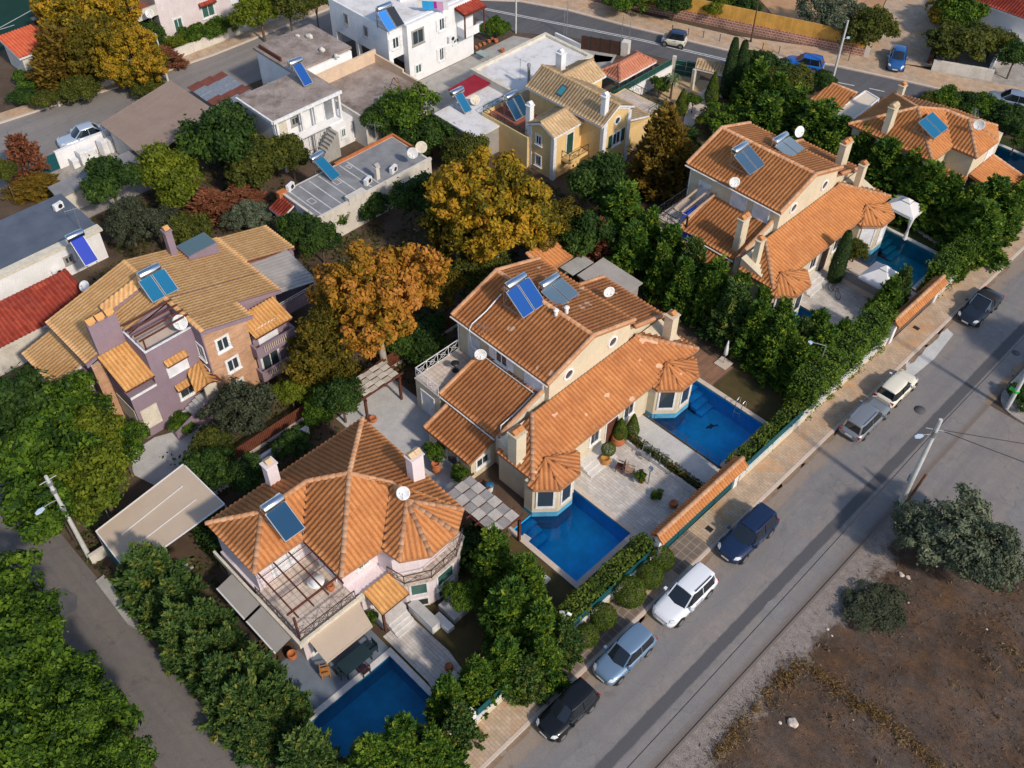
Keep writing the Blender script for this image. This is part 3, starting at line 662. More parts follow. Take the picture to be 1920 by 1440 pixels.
def rollershut(parent, face, s, t, w, h):
    mb = MB(); u = .1
    fbox(mb, face, s-w/2-u, s-w/2, t-h/2-u, t+h/2+u, 0, .06); fbox(mb, face, s+w/2, s+w/2+u, t-h/2-u, t+h/2+u, 0, .06); fbox(mb, face, s-w/2, s+w/2, t+h/2, t+h/2+u, 0, .06); fbox(mb, face, s-w/2, s+w/2, t-h/2-u, t-h/2, 0, .06)
    f = mb.build('window', M['white_trim'], parent)
    mb = MB(); fbox(mb, face, s-w/2, s+w/2, t-h/2, t+h/2, .002, .03); mb.build('shutter', M['shutter'], f)
def oculus(parent, face, s, t, r):
    def ring(r0, r1, d):
        mb = MB(); P = []
        for rr in (r0, r1):
            for dd in (0, d):
                for i in range(20): a = 2*math.pi*i/20; P.append(fpt(face, s+rr*math.cos(a), t+rr*math.sin(a), dd))
        fs = []
        for i in range(20):
            j = (i+1) % 20
            fs += [(20+i, 20+j, 60+j, 60+i), (40+i, 60+i, 60+j, 40+j), (i, j, 20+j, 20+i)]
        mb._add(P, fs); return mb
    f = ring(r*.7, r, .07).build('window', M['white_trim'], parent)
    mb = MB(); mb._add([fpt(face, s+r*.72*math.cos(2*math.pi*i/20), t+r*.72*math.sin(2*math.pi*i/20), .015) for i in range(20)], [tuple(range(20))]); mb.build('pane', M['glass'], f)
def door(parent, face, s, t0, w, h, m, frame=None, name='door'):
    mb = MB(); u = .1
    fbox(mb, face, s-w/2-u, s-w/2, t0, t0+h+u, 0, .06); fbox(mb, face, s+w/2, s+w/2+u, t0, t0+h+u, 0, .06); fbox(mb, face, s-w/2, s+w/2, t0+h, t0+h+u, 0, .06)
    f = mb.build(name, frame or M['white_trim'], parent)
    mb = MB(); fbox(mb, face, s-w/2, s+w/2, t0, t0+h, .003, .03); l = mb.build('door_leaf', m, f)
    mb = MB(); fbox(mb, face, s+w/2-.16, s+w/2-.08, t0+1.0, t0+1.06, .03, .07); mb.build('handle', M['steel'], f)
def railing(parent, pts, z, h, m, name='railing', step=.16, style='bars'):
    mb = MB()
    for a, b in zip(pts[:-1], pts[1:]):
        A, B = Vector((*a, z)), Vector((*b, z)); d = B-A; L = d.length; d.normalize(); H_ = Vector((0,0,h))
        mb.bar(A+H_, B+H_, .05, .04); mb.bar(A+Vector((0,0,.09)), B+Vector((0,0,.09)), .03, .03)
        n = max(1, int(L/(step if style == 'bars' else .9)))
        for k in range(n+1):
            p = A+d*(L*k/n); mb.tube(p, p+H_, .012 if style == 'bars' and k % 8 else .025, n=5)
            if style == 'cross' and k < n:
                q_ = A+d*(L*(k+1)/n); lo, hi = Vector((0,0,.12)), Vector((0,0,h-.06)); mb.bar(p+lo, q_+hi, .02, .02); mb.bar(p+hi, q_+lo, .02, .02)
                c = (p+q_)/2+Vector((0,0,h/2)); r = h*.22
                for i in range(10): a0, a1 = 2*math.pi*i/10, 2*math.pi*(i+1)/10; mb.bar(c+d*(r*math.cos(a0))+Vector((0,0,r*math.sin(a0))), c+d*(r*math.cos(a1))+Vector((0,0,r*math.sin(a1))), .02, .02)
    return mb.build(name, m, parent)
def chimney(parent, x, y, z0, z1, sx, sy, m, capm, style='house'):
    mb = MB(); mb.box(x-sx/2, x+sx/2, y-sy/2, y+sy/2, z0, z1); mb.box(x-sx/2-.06, x+sx/2+.06, y-sy/2-.06, y+sy/2+.06, z1, z1+.09)
    c = mb.build('chimney', m, parent)
    mb = MB(); n = 2 if sy > .7 or sx > .7 else 1; al = sy >= sx
    for i in range(n):
        o_ = (i-(n-1)/2)*max(sx, sy)/n; cx, cy = (x, y+o_) if al else (x+o_, y); w = .2
        mb.box(cx-w+.05, cx+w-.05, cy-w+.05, cy+w-.05, z1+.09, z1+.24)
        mb.extr([(cx-w-.1, cy-w, z1+.24), (cx+w+.1, cy-w, z1+.24), (cx, cy-w, z1+.42)], (0, 2*w, 0))
    mb.build('chimney_cap', capm, c); return c
def awning_tile(parent, x0, x1, y0, y1, zt, zb, m=None, side='+x'):
    """small tiled canopy; falls from zt at the wall to zb"""
    if side == '+x': f = [(x1,y0,zb),(x1,y1,zb),(x0,y1,zt),(x0,y0,zt)]
    else: f = [(x0,y0,zb),(x1,y0,zb),(x1,y1,zt),(x0,y1,zt)]
    return roof(parent, [f], [], m or M['tile_gold'], under=M['wood'], thick=.07, name='canopy', p=.27)

# ------------------------------------------------------------------ the two cream villas (central, and its twin to the right)
def villa(dy, label, tilem, twin):
    Y = lambda v: v+dy
    t = thing('villa', label, 'house', (-31.5, Y(35.5), 0))
    mb = MB()
    x0, x1 = -37.6, -28.95
    mb.extr([(x0,Y(32.5),0),(x0,Y(40.4),0),(x0,Y(40.4),5.9),(x0,Y(36.4),7.22),(x0,Y(32.5),5.9)], (x1-x0,0,0))
    mb.extr([(-34.3,Y(40.4),0),(-34.3,Y(43.7),0),(-34.3,Y(43.7),4.3),(-34.3,Y(40.4),5.3)], (5.2,0,0))       # right lean-to
    mb.extr([(-35.0,Y(28.8),0),(-35.0,Y(32.5),0),(-35.0,Y(32.5),4.0),(-35.0,Y(28.8),2.85)], (5.7,0,0))      # left lean-to
    mb.extr([(-34.2,Y(26.6),0),(-34.2,Y(28.8),0),(-34.2,Y(28.8),2.5),(-34.2,Y(26.6),1.9)], (4.1,0,0))       # annex
    mb.box(-37.5,-35.0,Y(28.4),Y(32.5),0,2.8)                                                               # under balcony
    mb.box(-28.95,-26.0,Y(28.0),Y(43.9),0,3.0)
    mb.extr([(-28.95,Y(28.0),3.0),(-26.0,Y(28.0),3.0),(-28.95,Y(28.0),4.0)], (0,15.9,0))
    mb.build('wall', M['cream'], t)
    # sloping parapet walls along the lean-to roofs
    mb = MB(); mb.extr([(-29.7,Y(28.45),2.0),(-29.7,Y(28.45),3.35),(-29.7,Y(32.48),4.65),(-29.7,Y(32.48),3.5)], (.4,0,0)); mb.build('parapet', M['cream_trim'], t)
    bays = []
    for by, pts in ((29.35, [(-26.1,27.45),(-25.4,27.45),(-24.3,28.65),(-24.3,30.0),(-25.4,31.2),(-26.1,31.2)]), (41.25, [(-26.1,39.35),(-25.4,39.35),(-24.3,40.55),(-24.3,41.95),(-25.4,43.15),(-26.1,43.15)])):
        P = [(a, Y(b)) for a, b in pts]
        mb = MB(); mb.prism(P, .32, 3.0); b_ = mb.build('bay', M['cream'], t)
        mb = MB(); mb.prism([((a+.0) if a < -26 else a+.02, b+(.02 if b > Y(by) else -.02)) for a, b in P], -1.55, .32); mb.build('bay_base', M['bay_base'], b_)
        # corner windows on the slanted and front faces
        for (A, B) in zip(P[1:-2], P[2:-1]):
            A, B = Vector((*A, 0)), Vector((*B, 0)); d = (B-A); L = d.length; d.normalize(); n = Vector((d.y, -d.x, 0)); m_ = (A+B)/2
            mb = MB(); w = L*.74
            def ob(u0, u1, z0, z1, d0, d1):
                q_ = [m_+d*u0+n*d0, m_+d*u1+n*d0, m_+d*u1+n*d1, m_+d*u0+n*d1]; mb.prism([(a.x, a.y) for a in q_], z0, z1)
            for (a, b, c, e) in ((-w/2,-w/2+.12,.75,2.75),(w/2-.12,w/2,.75,2.75),(-w/2+.12,w/2-.12,2.6,2.75),(-w/2+.12,w/2-.12,.75,.95)): ob(a,b,c,e,0,.07)
            f = mb.build('window', M['white_trim'], b_)
            mb = MB(); ob(-w/2+.12,w/2-.12,.95,2.6,.004,.03); mb.build('pane', M['shutter'] if twin and by > 35 else M['glass'], f)
    # roofs
    E = 3.1; cy0, cy1 = Y(27.69), Y(44.2); TX = -28.9; TZ = 4.2
    main = [[(-37.87,Y(32.18),6.0),(-28.75,Y(32.18),6.0),(-28.75,Y(36.4),7.42),(-37.87,Y(36.4),7.42)], [(-37.87,Y(36.4),7.42),(-28.75,Y(36.4),7.42),(-28.75,Y(40.65),6.0),(-37.87,Y(40.65),6.0)]]
    caps = [((-37.87,Y(36.4),7.45),(-28.75,Y(36.4),7.45)), ((-28.85,Y(32.15),6.05),(-28.85,Y(36.4),7.48)), ((-28.85,Y(40.7),6.05),(-28.85,Y(36.4),7.48)), ((-37.8,Y(32.15),6.05),(-37.8,Y(36.4),7.48)), ((-37.8,Y(40.7),6.05),(-37.8,Y(36.4),7.48))]
    roof(t, main, caps, tilem)
    roof(t, [[(-34.5,Y(40.66),5.45),(-34.5,Y(44.0),4.4),(-28.65,Y(44.0),4.4),(-28.65,Y(40.66),5.45)]], [((-28.75,Y(44.0),4.45),(-28.75,Y(40.66),5.5)), ((-34.4,Y(44.0),4.45),(-34.4,Y(40.66),5.5))], tilem)
    roof(t, [[(-35.25,Y(28.5),2.97),(-29.7,Y(28.5),2.97),(-29.7,Y(32.5),4.2),(-35.25,Y(32.5),4.2)]], [((-35.15,Y(28.5),3.02),(-35.15,Y(32.5),4.25)), ((-29.5,Y(28.4),3.38),(-29.5,Y(32.5),4.68))], tilem)
    roof(t, [[(-34.4,Y(26.35),1.95),(-29.95,Y(26.35),1.95),(-29.95,Y(28.8),2.68),(-34.4,Y(28.8),2.68)]], [((-34.35,Y(26.35),2.0),(-34.35,Y(28.8),2.72))], tilem)
    strip = [[(-25.62,cy0,E),(-25.62,cy1,E),(TX,Y(41.1),TZ),(TX,Y(30.9),TZ)], [(-25.62,cy0,E),(TX,Y(30.9),TZ),(TX,cy0,E)], [(-25.62,cy1,E),(TX,cy1,E),(TX,Y(41.1),TZ)]]
    caps = [((-25.65,cy0,E),(TX,Y(30.9),TZ+.03)), ((-25.65,cy1,E),(TX,Y(41.1),TZ+.03))]
    for by in (29.35, 41.25):
        ap = (-26.2, Y(by), 3.42); ring = [(-25.65,Y(by-2.1)), (-25.15,Y(by-2.1)), (-24.0,Y(by-.9)), (-24.0,Y(by+.9)), (-25.15,Y(by+2.1)), (-25.65,Y(by+2.1))]
        for a, b in zip(ring[:-1], ring[1:]): strip.append([(a[0],a[1],2.98),(b[0],b[1],2.98),ap])
        for a in ring[1:-1]: caps.append(((a[0],a[1],2.99), ap))
    roof(t, strip, caps[:2], tilem)
    for a, b in caps[2:]: T3 = Tiles(); T3.cap(a, b, r=.085); T3.build('bay_ridge', tilem, t)
    # windows, doors
    fx = ('x', -28.95, 1); oculus(t, fx, Y(34.3), 5.35, .48); oculus(t, fx, Y(38.6), 5.35, .48)
    fy = ('y', Y(32.5), -1)
    if twin: rollershut(t, fy, -32.7, 4.9, 1.3, 1.2); rollershut(t, fy, -30.6, 4.9, 1.3, 1.2)
    else: window(t, fy, -33.3, 5.0, 1.0, 1.1, shutters=M['shutter']); rollershut(t, fy, -30.3, 4.7, 1.5, 1.2)
    door(t, fy, -36.0, 2.8, .95, 2.1, M['shutter'])
    fa = ('y', Y(26.6), -1); window(t, fa, -32.4, 1.0, 2.0, 1.7, mull=1, sill=False, name='glass_door')
    window(t, ('x', -30.1, 1), Y(27.6), 1.25, 1.0, .7)
    window(t, ('x', -26.0, 1), Y(37.3), 1.9, .9, 1.0, grille=True); window(t, ('x', -26.0, 1), Y(33.9), 1.9, .8, 1.0, grille=True)
    door(t, ('x', -26.0, 1), Y(35.6), .05, 1.1, 2.2, M['wood'])
    door(t, ('y', Y(28.4), -1), -36.3, .05, 1.2, 2.1, M['shutter'])
    mb = MB()
    for i in range(3): mb.box(-26.0,-25.6+.35*(2-i)+.2,Y(32.3),Y(34.9),.05+.16*i,.05+.16*(i+1)-.001)
    mb.build('entrance_step', M['coping_w'], t)
    mb = MB(); mb.box(-37.55,-35.0,Y(28.35),Y(32.5),2.8,2.9); b_ = mb.build('balcony', M['terrtile'], t)
    railing(b_, [(-35.2,Y(28.45)),(-37.45,Y(28.45)),(-37.45,Y(32.4))], 2.9, .95, M['bluetarp'] if False else (M['iron'] if twin else M['whitemetal']), style='cross')
    # gutters and downpipes
    mb = MB(); mb.tube((-37.9,Y(32.12),5.86),(-28.8,Y(32.12),5.86),.06,n=6); mb.tube((-37.45,Y(32.4),5.8),(-37.45,Y(32.4),2.9),.04,n=6); mb.tube((-35.3,Y(28.44),2.84),(-29.8,Y(28.44),2.84),.055,n=6); mb.tube((-25.98,Y(31.6),3.0),(-25.98,Y(31.6),.1),.04,n=6); mb.build('gutter', M['white_trim'], t)
    if not twin:
        chimney(t, -27.5, 28.15, 3.2, 5.75, .75, .85, M['cream'], M['tile']); chimney(t, -27.55, 43.15, 3.3, 5.7, .7, .7, M['cream'], M['tile'])
        for (x, y) in ((-31.9,36.1),(-31.6,36.8)): mb = MB(); mb.tube((x,y,7.3),(x,y,7.85),.13,n=8); mb.tube((x,y,7.85),(x,y,7.95),.2,.1,n=8); mb.build('roof_vent', M['white_trim'], t)
        mb = MB(); mb.path([(-35.9,35.0,7.4),(-35.9,33.6,6.75),(-36.0,32.35,6.3),(-36.0,32.1,5.9),(-36.0,32.3,4.3),(-35.0,32.2,4.3),(-32.8,32.2,4.3),(-29.95,32.2,4.3),(-29.9,30.3,3.8),(-30.0,29.2,3.5),(-29.4,28.6,3.5),(-28.4,28.0,3.8)], .045); mb.build('pipe', M['whitemetal'], t)
    else:
        chimney(t, -30.3, Y(29.6), 3.0, 6.1, .5, .9, M['cream'], M['tile']); chimney(t, -28.2, Y(28.9), 3.2, 5.6, .45, .6, M['cream'], M['tile'])
        chimney(t, -29.9, Y(42.6), 4.6, 6.9, .55, 1.0, M['cream'], M['tile']); chimney(t, -27.9, Y(42.4), 3.3, 5.9, .5, .6, M['cream'], M['tile'])
    return t
V1 = villa(0.0, 'cream villa with layered terracotta roofs standing between two bright blue pools', M['tile_patch'], False)
V2 = villa(25.4, 'cream villa with white roller shutters beside the teal pool and white parasol', M['tile'], True)

# ------------------------------------------------------------------ pink villa in the foreground
def pink():
    t = thing('villa', 'pale pink villa with a wide hipped terracotta roof and beige awning over a navy pool', 'house', (-30.5, 16.5, 0))
    mb = MB()
    mb.box(-35.1,-27.25,11.2,15.2,0,2.55); mb.box(-35.1,-27.0,15.2,22.1,0,2.55)
    mb.box(-35.1,-31.2,11.35,14.8,2.55,5.05); mb.box(-35.1,-28.0,14.8,22.1,2.55,5.05)
    mb.prism([(-28.0,17.3),(-26.6,17.3),(-25.8,18.6),(-25.9,20.9),(-26.7,22.1),(-28.0,22.1)], 2.55, 5.05)
    mb.prism([(-27.0,17.0),(-25.85,17.45),(-25.0,18.8),(-25.1,20.8),(-25.9,22.0),(-27.0,22.1)], 0, 2.55)
    mb.build('wall', M['pinkwall'], t)
    e = 5.2; A = (-31.3,18.4,7.0); B = (-33.1,13.5,6.22); P6 = (-33.1,16.6,6.22); V = (-30.65,14.35,e); T1 = (-29.55,20.0,6.25); C2 = (-27.2,14.35,e); V2_ = (-27.0,17.1,e); TU = (-28.0,19.8,6.25)
    ring = [(-25.75,17.25,e),(-24.8,18.75,e),(-24.9,20.8,e),(-25.87,22.2,e)]
    fac = [[(-35.4,11.1,e),(-30.7,11.1,e),B], [(-30.7,11.1,e),V,P6,B], [V,C2,A,P6], [C2,V2_,T1,A],
           [V2_,ring[0],TU,T1], [ring[0],ring[1],TU], [ring[1],ring[2],TU], [ring[2],ring[3],TU], [ring[3],(-35.4,22.45,e),A], [ring[3],A,T1], [ring[3],T1,TU],
           [(-35.4,22.45,e),(-35.4,16.6,e),P6,A], [(-35.4,16.6,e),(-35.4,11.1,e),B,P6]]
    caps = [((-35.4,11.1,e),B), ((-30.7,11.1,e),B), (B,P6), (P6,A), (C2,A), ((-35.4,22.45,e),A), (A,T1), (T1,TU)]+[(r_, TU) for r_ in ring]
    r_ = roof(t, fac, caps, M['tile'])
    mb = MB()
    for a, b in ((V,P6),(V2_,T1)): mb.bar(Vector(a)+Vector((0,0,.075)), Vector(b)+Vector((0,0,.075)), .10, .03)
    mb.build('valley_gutter', M['iron'], r_)
    # roof terrace with its railing
    mb = MB(); mb.box(-31.2,-27.05,11.0,14.9,2.552,2.68); mb.build('terrace_floor', M['terrtile'], t)
    mb = MB(); mb.box(-27.05,-26.85,10.85,17.2,2.3,2.72); mb.box(-35.3,-27.05,10.85,11.0,2.3,2.72); mb.build('cornice', M['cream_trim'], t)
    railing(t, [(-31.1,11.05),(-27.0,11.05),(-27.0,14.85)], 2.7, .85, M['bronze'], style='cross')
    mb = MB(); mb.prism([(-27.0,17.1),(-25.7,17.3),(-24.9,18.75),(-25.0,20.85),(-25.8,22.1),(-27.0,22.2)], 2.552, 2.7); b_ = mb.build('balcony', M['terrtile'], t)
    railing(b_, [(-26.95,17.15),(-25.78,17.4),(-25.0,18.8),(-25.1,20.8),(-25.85,22.0)], 2.7, .85, M['bronze'], style='cross')
    chimney(t, -35.0, 15.5, 4.9, 7.1, .55, .7, M['pinkwall'], M['tile_sand']); chimney(t, -29.3, 21.6, 5.3, 7.6, .6, .85, M['pinkwall'], M['tile_sand'])
    window(t, ('x', -28.0, 1), 16.3, 3.9, .7, .9, grille=True)
    door(t, ('y', 14.8, -1), -29.4, 2.7, 1.4, 2.0, M['shutter']); window(t, ('x', -31.2, 1), 13.2, 3.8, 1.6, 1.6, pane=M['shutter'], sill=False)
    # bay windows
    for (a, b) in (((-25.85,17.45),(-25.0,18.8)), ((-25.0,18.8),(-25.1,20.8))):
        A_, B_ = Vector((*a,0)), Vector((*b,0)); d = B_-A_; L = d.length; d.normalize(); n = Vector((d.y,-d.x,0)); m_ = (A_+B_)/2; w = L*.72
        for (z0, z1, pm) in ((1.35,2.35,M['greenglass']), (.1,.75,M['glass'])):
            mb = MB()
            def ob(u0,u1,c0,c1,d0,d1):
                q_ = [m_+d*u0+n*d0, m_+d*u1+n*d0, m_+d*u1+n*d1, m_+d*u0+n*d1]; mb.prism([(p.x,p.y) for p in q_], c0, c1)
            for (u0,u1,c0,c1) in ((-w/2,-w/2+.13,z0-.12,z1+.12),(w/2-.13,w/2,z0-.12,z1+.12),(-w/2+.13,w/2-.13,z1,z1+.12),(-w/2+.13,w/2-.13,z0-.12,z0)): ob(u0,u1,c0,c1,0,.06)
            f = mb.build('window', M['white_trim'], t); mb = MB(); ob(-w/2+.13,w/2-.13,z0,z1,.004,.03); mb.build('pane', pm, f)
    # entrance porch
    awning_tile(t, -27.0, -25.3, 15.35, 17.35, 2.75, 2.35, M['tile_gold'])
    mb = MB(); mb.box(-25.5,-25.36,15.4,15.54,.3,2.2); mb.build('porch_post', M['wood'], t)
    mb = MB(); mb.box(-27.0,-25.75,15.5,17.3,.03,.62)
    for i in range(4): mb.box(-25.75,-24.65-.0+(-.27*i),15.75,17.15,.03+.15*i,.03+.15*(i+1)-.002)
    mb.build('entrance_step', M['coping_w'], t)
    mb = MB(); mb.box(-25.6,-23.5,17.35,17.95,.0,.75); mb.box(-24.2,-22.9,18.0,18.5,0,.35); mb.build('side_wall', M['white'], t)
    mb = MB(); mb.box(-25.62,-23.48,17.33,17.97,.752,.80); mb.build('wall_cap', M['slab_grey'], t)
    door(t, ('x', -27.0, 1), 16.4, .62, 1.0, 1.7, M['wood'])
    window(t, ('x', -27.25, 1), 13.0, 1.1, 2.6, 1.9, sill=False, name='glass_door', mull=2)
    # awnings
    mb = MB(); mb.extr([(-27.1,11.45,2.5),(-27.1,14.95,2.5),(-25.35,14.6,2.2),(-25.35,11.4,2.2)], (0,0,-.03)); mb.box(-25.38,-25.3,11.4,14.6,1.98,2.2); mb.build('awning', M['canvas'], t)
    for (xa, xb) in ((-33.4,-30.65), (-30.45,-27.7)):
        mb = MB(); mb.extr([(xa,11.0,2.5),(xb,11.0,2.5),(xb,9.75,2.15),(xa,9.75,2.15)], (0,0,-.03)); a_ = mb.build('awning', M['canvas_grey'], t)
        mb = MB(); mb.tube((xa,9.75,2.14),(xb,9.75,2.14),.05,n=6); mb.build('awning_bar', M['whitemetal'], a_)
    return t
V3 = pink()

# ------------------------------------------------------------------ lilac house
def lilac():
    t = thing('apartment_house', 'three storey lilac house with a stone clad tower and tan tiled roof', 'house', (-52, 19, 0))
    mb = MB()
    mb.extr([(-56.2,12.7,0),(-56.2,25.4,0),(-56.2,25.4,5.4),(-56.2,18.7,7.2),(-56.2,12.7,5.6)], (5.2,0,0))            # rear body
    mb.extr([(-51.0,18.7,0),(-51.0,25.4,0),(-51.0,25.4,5.4),(-51.0,18.7,7.2)], (2.2,0,0))
    mb.box(-51.0,-48.07,15.2,18.7,0,5.95); mb.box(-51.0,-48.07,13.3,15.2,0,4.1)                                                                             # front block under the terrace
    mb.box(-48.8,-46.95,21.9,25.2,0,.9)
    mb.box(-57.1,-52.9,10.6,12.7,0,3.6); mb.box(-56.2,-52.6,25.4,29.6,0,4.4)
    mb.build('wall', M['lilac'], t)
    mb = MB(); mb.box(-48.25,-48.07,15.2,18.65,5.95,6.9); mb.box(-51.0,-48.25,15.2,15.38,5.95,6.9); p_ = mb.build('parapet', M['lilac'], t)
    mb = MB(); mb.box(-48.2,-48.05,15.18,18.62,6.9,6.94); mb.box(-50.8,-48.2,15.18,15.3,6.9,6.94); mb.build('parapet_cap', M['white_trim'], p_)
    mb = MB(); mb.box(-51.0,-48.25,15.38,18.7,5.952,6.0); mb.build('terrace_floor', M['coping'], t)
    # chimney slab with three pots
    mb = MB(); mb.box(-51.3,-50.85,13.3,15.2,5.0,8.5); c_ = mb.build('chimney', M['lilac'], t)
    for y in (13.6,14.25,14.9):
        mb = MB(); mb.box(-51.3,-50.9,y-.2,y+.2,8.5,8.7); mb.extr([(-51.4,y-.27,8.7),(-50.8,y-.27,8.7),(-51.1,y-.27,8.95)], (0,.54,0)); mb.build('chimney_cap', M['tile_gold'], c_)
    # stone clad tower and strip
    mb = MB(); mb.box(-48.8,-46.95,18.7,21.9,0,6.3); mb.extr([(-48.8,18.7,6.3),(-48.8,21.9,6.3),(-48.8,18.7,7.15)], (1.85,0,0)); mb.build('stone_cladding', M['stone'], t); mb = MB(); mb.box(-51.0,-50.8,12.55,13.28,0,5.5); mb.build('stone_cladding', M['stone'], t)
    mb = MB(); mb.box(-48.75,-46.93,18.62,18.699,0,7.0); mb.build('tower_side', M['lilac'], t)
    # roofs
    m = M['tile_tan']; s = .262
    zr = 7.4
    lo = lambda y: zr-(18.7-y)*s; ro = lambda y: zr-(y-18.7)*.27
    f = [[(-56.5,12.35,lo(12.35)),(-51.0,12.35,lo(12.35)),(-51.0,18.7,zr),(-56.5,18.7,zr)],
         [(-56.5,18.7,zr),(-51.0,18.7,zr),(-51.0,25.75,ro(25.75)),(-56.5,25.75,ro(25.75))],
         [(-51.0,18.7,zr),(-48.5,18.7,zr),(-48.5,25.75,ro(25.75)),(-51.0,25.75,ro(25.75))],
         [(-48.5,18.55,zr),(-46.75,18.55,zr),(-46.75,22.35,ro(22.35)),(-48.5,22.35,ro(22.35))]]
    roof(t, f, [((-56.5,18.7,zr),(-46.75,18.7,zr))], m, under=M['lilac'], thick=.3, p=.29)
    roof(t, [[(-56.6,25.76,5.35),(-52.9,25.76,5.35),(-52.9,29.95,4.3),(-56.6,29.95,4.3)]], [], m, under=M['rust'], thick=.15, p=.29)
    roof(t, [[(-57.4,10.3,3.65),(-52.8,10.3,3.65),(-52.8,12.75,4.3),(-57.4,12.75,4.3)]], [], m, under=M['white_trim'], p=.29)
    # raised dormer strip and roof box
    roof(t, [[(-53.2,15.3,6.75),(-53.2,19.9,7.85),(-54.0,19.9,8.1),(-54.0,15.3,7.0)]], [], M['tile_tan'], under=M['lilac'], thick=.45, name='dormer')
    mb = MB(); mb.box(-56.3,-54.6,22.5,24.8,5.7,6.72); d_ = mb.build('roof_box', M['lilac'], t)
    mb = MB(); mb.box(-56.25,-54.65,22.55,24.75,6.72,6.76); mb.build('skylight', plain('skylight_glass', (.09,.15,.17), .15, spec=.6), d_)
    chimney(t, -55.9, 22.0, 6.3, 8.6, .5, .5, M['lilac'], M['tile_gold'])
    # corrugated canopy over the right balcony
    mb = MB(); a = [(-53.2,26.0,5.0),(-49.0,25.5,4.95),(-48.6,28.8,4.45),(-53.0,29.3,4.5)]
    mb.extr(a, (0,0,-.05))
    for k in np.linspace(0,1,13):
        p = Vector(a[0]).lerp(Vector(a[1]), k); q_ = Vector(a[3]).lerp(Vector(a[2]), k); mb.bar(p+Vector((0,0,.02)), q_+Vector((0,0,.02)), .12, .05)
    mb.build('balcony_canopy', M['polycarb'], t)
    mb = MB(); mb.box(-52.6,-49.2,25.4,29.2,2.3,2.5); mb.box(-52.6,-49.2,29.05,29.2,2.5,3.4); mb.box(-49.35,-49.2,25.4,29.05,2.5,3.4); b_ = mb.build('balcony', M['lilac'], t)
    railing(b_, [(-49.27,25.5),(-49.27,29.1),(-52.5,29.1)], 3.4, .25, M['whitemetal'])
    # tower windows, small side windows
    fx = ('x', -46.95, 1); fy = ('y', 18.62, -1)
    window(t, fx, 19.9, 5.35, .8, .95); window(t, fx, 20.2, 3.2, .8, .95); window(t, fx, 20.1, 1.0, .85, 1.0, grille=True)
    window(t, fy, -47.7, 5.0, .7, 1.1); window(t, fy, -47.7, 2.95, .7, 1.1)
    f0 = ('x', -48.07, 1)
    rollershut(t, f0, 16.9, 4.55, 1.35, 1.1); awning_tile(t, -48.06, -47.6, 16.1, 17.7, 5.5, 5.25)
    window(t, f0, 17.1, 2.15, 1.2, .9, grille=True); awning_tile(t, -48.06, -47.6, 16.25, 17.95, 3.05, 2.8)
    window(t, f0, 15.7, .45, .6, .35, sill=False)
    # bay loggia
    mb = MB(); fbox(mb, f0, 13.55, 14.75, .8, 2.6, .003, .05); mb.build('panel', M['cream_trim'], t)
    mb = MB(); mb.box(-50.6,-48.3,13.262,13.298,.9,2.7); mb.build('panel', M['cream_trim'], t)
    mb = MB(); fbox(mb, ('x',-50.2,1), 13.45, 15.15, 4.15, 5.1, .002, .012); mb.build('loggia', M['iron'], t)
    awning_tile(t, -50.84, -47.75, 13.1, 15.2, 6.0, 5.05, M['tile_gold'])
    mb = MB(); fbox(mb, f0, 13.3, 15.2, 3.95, 4.12, 0, .06); mb.build('sill', M['white_trim'], t)
    # right balconies with balusters
    for z in (3.0, .7):
        mb = MB(); mb.box(-46.95,-46.2,21.75,25.0,z,z+.14); mb.box(-46.34,-46.2,21.75,22.3,z+.14,z+.95); mb.box(-46.34,-46.2,24.3,25.0,z+.14,z+.95); mb.box(-46.34,-46.2,22.3,24.3,z+.14,z+.28); mb.box(-46.34,-46.2,22.3,24.3,z+.85,z+.95); mb.box(-46.95,-46.34,24.86,25.0,z+.14,z+.95); mb.box(-46.95,-46.34,21.75,21.89,z+.14,z+.95)
        b_ = mb.build('balcony', M['lilac'], t)
        mb = MB()
        for y in np.arange(22.42, 24.3, .16): mb.tube((-46.27,y,z+.28),(-46.27,y,z+.85),.04,n=6)
        mb.build('baluster', M['coping'], b_)
    mb = MB(); mb.box(-48.0,-46.955,22.0,24.9,.9,4.65); mb.build('inner_wall', M['lilac'], t)
    fi = ('x', -46.953, 1); window(t, fi, 23.0, 1.85, 1.3, 1.7, sill=False, name='glass_door'); rollershut(t, fi, 23.2, 4.1, 1.4, 1.6)
    awning_tile(t, -48.5, -46.3, 21.95, 25.0, 5.3, 4.75, M['tile_gold'])
    # entrance stairs, hood and side wall
    mb = MB()
    for i in range(9): mb.box(-47.9,-46.6,14.9+.3*i,15.2+.3*i,0,.15*(i+1)-.002)
    mb.box(-47.9,-46.9,17.6,18.6,0,1.35); mb.build('entrance_step', M['slab_grey'], t)
    mb = MB(); mb.extr([(-46.6,14.8,0),(-46.6,18.6,0),(-46.6,18.6,1.9),(-46.6,17.6,1.9),(-46.6,14.8,.7)], (.16,0,0)); mb.build('stair_wall', M['lilac'], t)
    mb = MB(); mb.box(-46.95,-46.75,17.7,18.6,1.36,3.0); mb.build('door', M['cream_trim'], t)
    roof(t, [[(-48.06,17.4,3.6),(-46.4,16.9,3.1),(-46.4,18.0,3.35),(-48.06,18.5,3.9)], [(-46.4,18.0,3.35),(-46.4,18.9,3.0),(-48.06,18.6,3.6),(-48.06,18.5,3.9)]], [((-48.06,18.45,3.85),(-46.4,18.0,3.4))], M['tile_gold'], under=M['wood'], thick=.06, name='canopy', p=.27)
    # lower left balcony
    mb = MB(); mb.box(-52.9,-52.2,10.6,12.5,2.0,2.15); mb.box(-52.3,-52.2,10.6,12.5,2.15,2.7); b_ = mb.build('balcony', M['lilac'], t)
